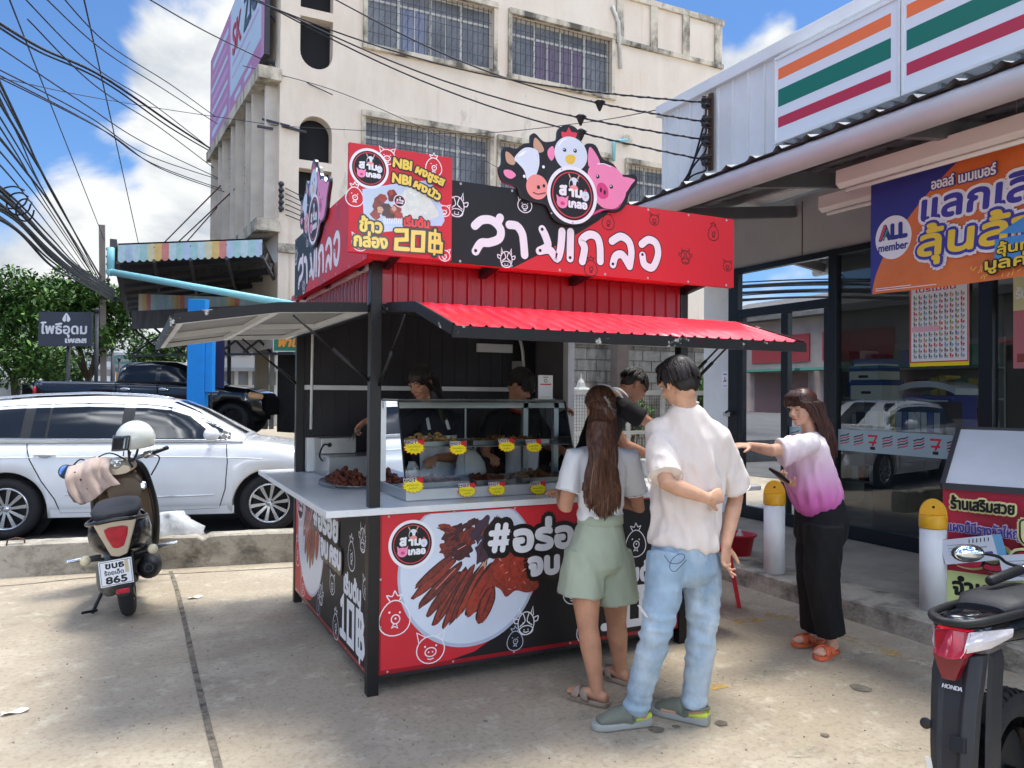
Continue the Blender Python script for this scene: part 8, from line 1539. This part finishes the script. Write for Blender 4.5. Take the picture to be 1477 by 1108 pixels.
q.limb([mid(nb, chest, .1), mid(shN, shF), chest, waist, hip, hip-Vector((0, 0, .06))], [(.07, .055), (.13, .085), (.125, .10), (.125, .10), (.15, .11), (.145, .10)], 20, side=side)
for a, b_, c in ((shN, elN, wrN), (shF, elF, wrF)): q.limb([mid(a, chest, .2), a, mid(a, b_, .5), b_, mid(b_, c, .3), c], [.045, .046, .043, .036, .035, .023], 14)
for h_, k_, a in ((hipN, knN, anN), (hipF, knF, anF)): q.limb([h_, mid(h_, k_, .5), k_, mid(k_, a, .3), a, Vector((a.x, a.y, .05))], [.088, .075, .056, .055, .034, .033], 14)
hand(q, wrN, Vector((-.98, .1, .05)), Vector((0, .3, -1)), side=1, k=.9, curl=(.3, .35, .3)); hand(q, wrF, Vector((-.85, -.25, .25)), Vector((-.1, -.2, .95)), side=-1, k=.9, curl=(.5, .6, .4), thumb=1)
for an, ft in ((anN, Vector((-.9, -.25, 0))), (anF, Vector((-.95, .05, 0)))): ft.normalize(); g0 = Vector((an.x, an.y, .045)); q.limb([g0-ft*.04, g0+ft*.04+Vector((0, 0, .012)), g0+ft*.12, g0+ft*.165+Vector((0, 0, -.006))], [(.030, .030), (.036, .030), (.040, .020), (.036, .014)], 12, side=ft.cross(Vector((0, 0, 1))))
remesh(q, .0055, 2).build('body', mLd, P, fix=False); face_features(P, T, B, .92, closed=True, smile=True)
m_omb = mat('ombre_tee', s(232, 200, 216), .8, bump=.08, bscale=220, sheen=.1)
def _omb():
    N = m_omb.node_tree.nodes; L = m_omb.node_tree.links; tc = N.new('ShaderNodeTexCoord'); sp_ = N.new('ShaderNodeSeparateXYZ'); L.new(tc.outputs['Generated'], sp_.inputs[0]); r = N.new('ShaderNodeValToRGB'); L.new(sp_.outputs['Z'], r.inputs[0]); e = r.color_ramp.elements
    e[0].position = .02; e[0].color = (*s(204, 80, 166), 1); e[1].position = .85; e[1].color = (*s(236, 224, 226), 1); x = e.new(.26); x.color = (*s(212, 118, 184), 1); x = e.new(.52); x.color = (*s(222, 176, 208), 1); L.new(r.outputs[0], N['Principled BSDF'].inputs['Base Color'])
_omb()
def tee(q):
    q.limb([nb+Vector((0, 0, .012)), nb+Vector((0, 0, -.016)), mid(shN, shF)+Vector((0, 0, -.015)), chest+Vector((-.02, 0, 0)), mid(chest, waist, .55)+Vector((-.035, 0, 0)), PT(1178, 717, Y0), PT(1180, 727, Y0)], [(.052, .050), (.085, .066), (.145, .10), (.152, .125), (.160, .150), (.160, .155), (.148, .140)], 26, side=side)
    q.limb([mid(nb, shN, .4)+Vector((0, 0, -.03)), shN, mid(shN, elN, .45)+Vector((0, 0, -.012)), mid(shN, elN, .78)+Vector((0, 0, -.024))], [(.05, .05), (.06, .066), (.058, .078), (.056, .088)], 16, side=(0, 1, 0), round_=False); q.limb([mid(nb, shF, .4)+Vector((0, 0, -.03)), shF, mid(shF, elF, .75)], [.05, .068, .074], 14, round_=False)
cloth(P, 'tshirt', tee, m_omb, .009, 3, lambda co, no: foldf(.017, 9, 3, 14, .3)(co, no)+.006*math.exp(-((co.z-waist.z)/.04)**2)*math.sin(math.atan2(co.y-waist.y, co.x-waist.x)*16))
mtr = mat('trousers_black', s(20, 19, 22), .85, var=.15, vscale=6, bump=.06, bscale=200)
def trs(q):
    q.limb([PT(1182, 722, Y0), hip, mid(hipN, hipF)+Vector((0, 0, -.04))], [(.15, .13), (.17, .145), (.165, .14)], 24, side=side)
    for h_, k_, a in ((hipN, knN, anN), (hipF, knF, anF)): q.limb([h_+Vector((0, 0, .04)), mid(h_, k_, .5), k_, mid(k_, a, .5), a+Vector((0, 0, .03))], [.115, .112, .104, .092, .086], 18, round_=False)
cloth(P, 'trousers', trs, mtr, .010, 3, foldf(.018, 8, 1.8, 21, .2))
m_or2 = mat('sandal_orange', s(226, 110, 72), .5); slide(anN, (-.9, -.25, 0), m_or2, .98, True); slide(anF, (-.95, .05, 0), m_or2, .98, True)
hT, hB = T, B
def hbase(q):
    q.ell(hT(0, -.016, .046), (.084, .104, .086), 18, M=hB); q.ell(hT(0, -.07, -.02), (.074, .055, .09), 14, M=hB)
    q.limb([hT(0, -.075, -.03), PT(1184, 615, Y0), PT(1192, 638, Y0), PT(1199, 658, Y0)], [(.085, .05), (.09, .045), (.085, .035), (.05, .018)], 16, side=side)
def hroot(rnd):
    a = rnd.uniform(-1, 1); f_ = rnd.random(); d = Vector((a*.086, .075-.17*f_, .10-.05*abs(a)-.03*f_)); d2 = Vector((a*.094*(1 if abs(a) > .3 else 1.2), .05-.15*f_-.02, -.01)); e = PT(1178+20*f_, 612+8*f_, Y0+a*.085); e2 = PT(1190+12*rnd.random(), 640+rnd.uniform(-6, 12), Y0+a*.08)
    return [hT(*d), hT(*d2), e, e2]+([PT(1200+rnd.uniform(-4, 4), 664+rnd.uniform(-10, 6), Y0+a*.06)] if rnd.random() < .6 else [])
strands(P, 'hair', m_hairr, hroot, 800, 8, .003, hbase)
def hfr(rnd): a = rnd.uniform(-1, 1); return [hT(a*.05, .03, .125), hT(a*.068, .085, .088), hT(a*.08, .080, .028)]
strands(P, 'fringe', m_hairr, hfr, 60, 9, .002)
pc = PT(1124, 686, Y0-.06); t = thing('phone', 'black phone in a folding case held by the woman in pink', 'phone', tuple(pc)); q = MB(); d = Vector((-.80, -.25, .40)).normalized(); e = d.cross(Vector((0, 1, .3))).normalized(); q.obox(pc, d*.075, e*.009, d.cross(e)*.038); q.build('case', mat('phone_black', s(22, 22, 26), .4), t, bevel=.005)
q = MB(); n_ = d.cross(e); q.obox(pc+e*.0095*(1 if e.z > 0 else -1), d*.066, e*.0008, n_*.032); q.build('screen', mat('phone_screen', s(14, 15, 20), .06, coat=.6), t)
# ---------------------------------------------------------------- staff inside the kiosk
mI = skinmat('skin_staff', s(176, 128, 104)); m_bt = mat('tee_black', s(22, 21, 25), .85, var=.12, vscale=6, bump=.06, bscale=200); m_apr = mat('apron_white', s(196, 198, 204), .8, var=.05, vscale=5); m_nav = mat('tee_navy', s(30, 30, 42), .85, var=.12, vscale=6)
def staff(label, hc, hf, hu, nb, sh, el, wr, hipc, hands, side, top, hairfn, strap, k=.95, vox=.008, sleeve=.8, curl=(.5, .6, .4)):
    P = thing('person', label, 'person', (hipc.x, hipc.y, .1)); chest = mid(nb, hipc, .32); waist = mid(nb, hipc, .75)
    q = MB(); T, B = head_parts(q, hc, hf, hu, k, nb, .05); q.limb([mid(nb, chest, .1), mid(*sh), chest, waist, hipc], [(.07, .06), (.14, .09), (.14, .10), (.125, .10), (.15, .11)], 18, side=side)
    for a, b_, c in zip(sh, el, wr): q.limb([mid(a, chest, .2), a, mid(a, b_, .5), b_, mid(b_, c, .3), c], [.05, .05, .045, .037, .037, .025], 12)
    for c, (d, pn, sd_) in zip(wr, hands): hand(q, c, d, pn, side=sd_, k=.93, curl=curl)
    for sg_ in (-1, 1): h_ = hipc+Vector(side).normalized()*.085*sg_; fz = Vector((h_.x, h_.y, .1)); q.limb([h_, mid(h_, fz, .5), fz+Vector((0, 0, .08)), fz+Vector((0, 0, .03))], [.085, .056, .035, .034], 12); q.limb([fz+Vector((0, 0, .04)), fz+Vector((0, -.12, .03))], [.036, .03], 10)
    remesh(q, vox*.8, 2).build('body', mI, P, fix=False); face_features(P, T, B, k, closed=True)
    def tp(q):
        q.limb([nb+Vector((0, 0, -.01)), mid(*sh)+Vector((0, 0, -.01)), chest, waist, hipc], [(.07, .062), (.155, .105), (.16, .12), (.15, .12), (.165, .125)], 20, side=side)
        for a, b_ in zip(sh, el): q.limb([mid(nb, a, .35), a, mid(a, b_, .4), mid(a, b_, sleeve)], [.06, .068, .070, .074], 14, round_=False)
    cloth(P, 'tshirt', tp, top, .011, 3, foldf(.008, 10, 3, 4)); 
    def tr(q):
        q.limb([mid(waist, hipc, .6), hipc, hipc-Vector((0, 0, .08))], [(.15, .12), (.165, .125), (.16, .12)], 18, side=side)
        for sg_ in (-1, 1): h_ = hipc+Vector(side).normalized()*.085*sg_; q.limb([h_, Vector((h_.x, h_.y, .18))], [.1, .075], 14, round_=False)
    cloth(P, 'trousers', tr, mtr, .014, 2); hairfn(P, T, B); return P, T, B, chest, waist
def short_hair(P, T, B, seed=1, m=m_hair, k=1.0):
    def base(q): q.ell(T(0, -.02, .048), (.086, .10, .084), 16, M=B); q.ell(T(0, -.06, -.01), (.07, .05, .07), 14, M=B)
    def rt(rnd): a = rnd.uniform(0, 6.28); e = rnd.uniform(.1, 1.35); x, y, z = math.sin(a)*math.cos(e), math.cos(a)*math.cos(e), math.sin(e); d = Vector((x*.09, y*.104-.02, z*.094+.04)); d2 = d+Vector((x*.012, .02 if y > .3 else -.01, -.05)); return [T(*d), T(*((d+d2)/2*1.04)), T(*d2)]
    strands(P, 'hair', m, rt, 500, seed, .003, base, .01)
# leaning man in black with apron straps
Y1 = 4.62; nbN = PT(886, 572, Y1); hcN = PT(915, 556, Y1-.03)
shN = (PT(905, 592, Y1-.16), PT(868, 588, Y1+.16)); elN_ = (PT(940, 612, Y1-.24), PT(900, 640, Y1+.15)); wrN_ = (PT(985, 640, Y1-.30), PT(950, 662, Y1+.05)); hipN_ = PT(850, 672, Y1+.05)
def hN(P, T, B): short_hair(P, T, B, 12)
P, T, B, ch, wa = staff('young man in black t-shirt with white apron straps leaning over the counter to the right', hcN, Vector((.78, -.25, -.58)), Vector((.55, .05, .85)), nbN, shN, elN_, wrN_, hipN_, ((Vector((.8, -.2, -.4)), Vector((0, 0, -1)), 1), (Vector((.9, -.2, -.2)), Vector((0, 0, -1)), -1)), Vector((-.1, 1, .05)), m_bt, hN, True, .97, .007, .62)
P['label'] = 'young man in black t-shirt with white apron straps bending over the counter'
q = MB(); q.grid(lambda u, v: nbN+Vector((-.075+.13*u, -.10+.01*v+.20*0, .045-.06*u+.022*math.sin(u*3)+.02*v)), 10, 2); o = q.build('apron_strap', m_apr, P, fix=False); sd = o.modifiers.new('t', 'SOLIDIFY'); sd.thickness = .005
q = MB(); q.tube(crom([PT(852, 572, Y1-.02), PT(858, 560, Y1-.05), PT(872, 556, Y1-.05), PT(888, 564, Y1-.10), PT(899, 576, Y1-.12)], 5), .010, 6); q.build('apron_strap', m_apr, P)
# woman vendor on the left
Y2 = 4.98; nb2 = PT(622, 590, Y2); hc2 = PT(608, 552, Y2-.03)
def hV(P, T, B):
    def base(q): q.ell(T(0, -.018, .044), (.086, .103, .088), 16, M=B); q.ell(T(0, -.07, -.03), (.078, .055, .1), 14, M=B); q.limb([T(0, -.08, -.04), nb2+Vector((.05, -.03, .0)), nb2+Vector((.07, -.05, -.12))], [(.08, .05), (.085, .045), (.06, .02)], 14, side=Vector((.3, 1, 0)))
    def rt(rnd): a = rnd.uniform(-1, 1); f_ = rnd.random(); return [T(a*.08, .06-.14*f_, .10-.05*abs(a)), T(a*.094, .03-.12*f_, .0), T(a*.09, -.01-.09*f_, -.09), nb2+Vector((.05+.03*rnd.random(), -.04+a*.09, -.08*rnd.random()))]
    strands(P, 'hair', m_hair, rt, 240, 15, .0045, base, .01)
wr2 = (PT(531, 606, 5.16), PT(630, 660, Y2-.25))
P, T, B, ch, wa = staff('dark haired woman vendor in dark top and white apron looking down inside the kiosk', hc2, Vector((-.80, -.42, -.42)), Vector((-.15, -.1, 1)), nb2, (PT(592, 608, Y2-.08), PT(655, 608, Y2+.06)), (PT(566, 640, Y2-.05), PT(660, 660, Y2-.08)), wr2, PT(625, 690, Y2+.05), ((Vector((-.75, .2, -.55)), Vector((.3, -.5, -.7)), 1), (Vector((-.6, -.6, -.1)), Vector((0, 0, -1)), -1)), Vector((.96, .25, 0)), m_nav, hV, True, .95)
q = MB(); q.grid(lambda u, v: mid(ch, wa, .2+v*1.4)+Vector((-.135+.27*u, -.118-.05*math.sin(math.pi*u)-.012*math.sin(u*17+v*3), .02-.28*v)), 16, 10); o = q.build('apron', m_apr, P, fix=False); sd = o.modifiers.new('t', 'SOLIDIFY'); sd.thickness = .006
for dx in (-.07, .07): q = MB(); q.limb([ch+Vector((dx, -.14, .02)), nb2+Vector((dx*.9, -.06, -.0))], [(.012, .004), (.012, .004)], 8, side=(1, 0, 0)); q.build('apron_strap', m_apr, P)
tg = PT(520, 618, 5.12); t = thing('tongs', 'steel tongs in the hand over the fried chicken tray', 'tongs', tuple(tg)); q = MB()
for k in (-1, 1): q.limb([PT(528, 610, 5.15), PT(516, 622, 5.10)+Vector((k*.004, 0, 0)), PT(505, 636, 5.06)+Vector((k*.012, 0, 0))], .0035, 6)
q.build('arms', m_tray, t)
# second vendor, bent forward, handing a bag
Y3 = 4.95; nb3 = PT(745, 592, Y3); hc3 = PT(752, 556, Y3-.06); wr3 = (PT(700, 655, Y3-.2), PT(803, 592, Y3-.12))
def hV3(P, T, B): short_hair(P, T, B, 17)
P, T, B, ch, wa = staff('vendor in dark top with red collar bent over behind the display case, holding a bag', hc3, Vector((.35, -.70, -.60)), Vector((.25, -.45, .85)), nb3, (PT(712, 606, Y3), PT(776, 606, Y3+.02)), (PT(700, 645, Y3-.06), PT(785, 630, Y3-.05)), wr3, PT(738, 690, Y3+.08), ((Vector((.3, -.8, -.2)), Vector((0, 0, -1)), 1), (Vector((.75, -.3, .1)), Vector((0, -.2, -1)), -1)), Vector((1, .05, 0)), m_bt, hV3, True, .95)
P['label'] = 'vendor in dark top with red collar bent behind the payment stand'
neck_ring(P, nb3+Vector((0, -.01, .01)), (.1, -.4, 1), .066, mat('collar_red', s(150, 34, 40), .7), .012)
q = MB(); q.grid(lambda u, v: mid(ch, wa, .3+v*1.3)+Vector((-.13+.26*u, -.125-.05*math.sin(math.pi*u)-.012*math.sin(u*15+v*3), .0-.26*v)), 16, 10); o = q.build('apron', m_apr, P, fix=False); sd = o.modifiers.new('t', 'SOLIDIFY'); sd.thickness = .006
hb_ = PT(812, 598, Y3-.16); bag((hb_.x, hb_.y, hb_.z-.40), .17, .11, .31, 'full white carrier bag hanging from the hand of the bent vendor', seed=9)
# ================================================================== OVERHEAD CABLES
m_cab = mat('cable_black', s(30, 30, 38), .6); m_cab2 = mat('cable_blue_grey', s(44, 46, 66), .6)
CG = 'cables crossing the sky on the left'
def cable(pts, r, label, group=None, m=None, nm='overhead_cable', k=9):
    q = MB(); q.tube(crom([pd(*p) for p in pts], k), r, 5); return tag(q.build(nm, m or m_cab, fix=False), label, 'cable', group)
D1, D2 = 11, 24       # from the near roadside to the old building
LA = 'thin black cable sloping down across the blue sky to the old building'
for a, c in (((85, -10), (310, 168)), ((58, -10), (318, 182)), ((30, -8), (318, 226)), ((40, 28), (318, 250)), ((-10, 62), (330, 264)), ((-10, 96), (345, 268)), ((-10, 104), (372, 290)), ((-10, 108), (395, 300))):
    m_ = (a[0]+(c[0]-a[0])*.5, a[1]+(c[1]-a[1])*.5+8); cable([(a[0], a[1], D1), (m_[0]-40, m_[1]-22, 14), (m_[0]+50, m_[1]+36, 19), (c[0], c[1], D2)], .012, LA, CG, m_cab2)
cable([(-10, 28, 11), (60, 70, 13), (150, 112, 15), (250, 180, 19), (306, 216, 24)], .026, 'thick spliced cable bundle sloping across the left sky below the billboard', m=m_cab)
cable([(-10, 34, 11), (55, 74, 13), (150, 118, 15), (245, 184, 19), (306, 220, 24)], .018, 'second thick cable running just under the spliced bundle', m=m_cab)
cable([(0, 112, 12), (120, 138, 15), (240, 158, 19), (404, 182, 17.6)], .008, 'very thin nearly level wire crossing the left sky to the building corner', m=m_cab2)
for a, c, lab in (((10, -10), (150, 345), 'straight steep wire falling from the top left corner to the concrete pole'), ((119, -10), (206, 380), 'straight steep wire falling right of the concrete pole')): cable([(a[0], a[1], 12), ((a[0]+c[0])/2+1, (a[1]+c[1])/2+3, 20), (c[0], c[1], 33)], .014, lab, m=m_cab2)
LB = 'black cable in the sheaf running from the left edge down to the concrete pole'
for i, (y0, dx) in enumerate(((95, 0), (108, 2), (118, -3), (130, 4), (150, 0), (165, -2), (185, 3), (205, 0), (225, -4))): cable([(-12, y0, 10), (30+dx, y0+(352-y0)*.34, 14), (78+dx*2, y0+(372-y0)*.68, 20), (146, 400+i*3, 32)], .014 if i % 3 else .022, LB, 'sheaf of cables at the concrete pole')
rnd = random.Random(4); LC = 'slack cable in the thick tangled bundle at the left edge'
for i in range(10): cable([(-12, 262+i*5+rnd.uniform(-4, 4), 9), (30, 300+i*4+rnd.uniform(-5, 5), 12), (75, 345+i*4+rnd.uniform(-4, 4), 17), (115, 385+i*2.5, 24), (165, 418+i*2, 33)], .016+.012*rnd.random(), LC, 'tangled cable bundle')
for i in range(3): c = (18+i*9, 285+i*9); cable([(c[0]+22*math.cos(t)*(1-.2*i), c[1]+16*math.sin(t), 10.5) for t in [j*.7 for j in range(9)]], .012, 'coiled slack loop of cable hanging from the tangled bundle', 'coiled cable loops')
cable([(200, -10, 11), (290, 42, 14), (374, 84, 17.6), (440, 118, 17.8), (480, 137, 17.9)], .012, 'single cable passing in front of the billboard to the building wall')
# service cables in front of the building to the insulators of the store
for k, (a, c) in enumerate((((350, -6), INS[0]), ((470, -8), INS[1]), ((372, 0), INS[2]), ((374, 2), INS[3]))):
    p0 = pd(a[0], a[1], 10.0); p1 = c; q = MB(); P_ = [p0.lerp(p1, t)-Vector((0, 0, .28*math.sin(math.pi*t))) for t in [i/20 for i in range(21)]]
    q.tube(P_, .0095, 6); tag(q.build('service_cable', m_cab, fix=False), ('topmost', 'second', 'third', 'lowest')[k]+' service cable running past the windows to the store insulators', 'cable', 'service cables to the store')
    q = MB(); N_ = 60; tw = [p0.lerp(p1, t)-Vector((0, 0, .28*math.sin(math.pi*t))) for t in [.72+.28*i/N_ for i in range(N_+1)]]; q.tube([p+Vector((.011*math.cos(i*.9), 0, .011*math.sin(i*.9))) for i, p in enumerate(tw)], .006, 5); tag(q.build('service_wire', m_cab2, fix=False), 'thin wire twisted round the '+('topmost', 'second', 'third', 'lowest')[k]+' service cable near the store', 'cable', 'service cables to the store')
    if k > 0: j = P_[15]; q = MB(); q.lathe([(.012, -.09), (.03, -.05), (.05, .0), (.07, .012), (.045, .03), (.012, .05)], j, (0, 0, 1), 12); tag(q.build('bell_insulator', mat('black_ceramic', s(40, 36, 38))), 'dark bell insulator clamped on the '+('', 'second', 'third', 'lowest')[k]+' service cable', 'insulator')
for k, c in enumerate(INS):
    e = onX(988-k*6, 275+k*1.5, XR-.05); q = MB(); q.tube(crom([c+Vector((-.05, .02, 0)), c+Vector((-.02, -.03, -.12)), c.lerp(e, .5)+Vector((0, -.05, 0)), e], 6), .011, 6); tag(q.build('drop_cable', m_cab, fix=False), 'black drop cable looping down the white wall from its insulator', 'cable', 'drop cables on the white wall')
cable([(350, 95, 17.5), (480, 130, 17.6), (620, 190, 17.6), (760, 265, 17.2)], .009, 'thin wire sloping across the cream wall above the price sign', m=m_cab2)
cable([(404, 182, 17.6), (560, 190, 17.5), (700, 192, 17.3), (850, 176, 16), (952, 158, 10)], .008, 'thin nearly level wire crossing the cream wall behind the mascot board', m=m_cab2)
for k, (a, c) in enumerate((((205, 382), (318, 268)), ((222, 382), (350, 262)), ((240, 382), (404, 196)))): cable([(a[0], a[1], 26), (c[0], c[1], 20)], .02, ('lowest', 'middle', 'upper')[k]+' reddish stay wire rising to the building corner', 'stay wires at the building corner', mat('stay_red', s(96, 64, 66), .7))
for k in range(6): cable([(318, 222+k*14, 23), (360, 246+k*11, 19.5), (405, 268+k*8, 17.7), (440, 286+k*7, 17.5), (500, 320+k*5, 17.2)], .011, 'cable in the fan crossing the fins and the lower arched opening', 'fan of cables over the fins')
q = MB(); a, c = pd(405, 262, 17.5), pd(405, 306, 17.5); q.obox((a+c)/2, (.03, 0, 0), (0, .03, 0), (0, 0, (a.z-c.z)/2)); 
for k in range(5): q.lathe([(.05, -.04), (.07, 0), (.05, .04)], a.lerp(c, (k+.5)/5)+Vector((0, -.06, 0)), (0, 0, 1), 10)
tag(q.build('wall_cable_rack', m_gr), 'small dark cable rack on the cream wall left of the arched opening', 'insulator rack')
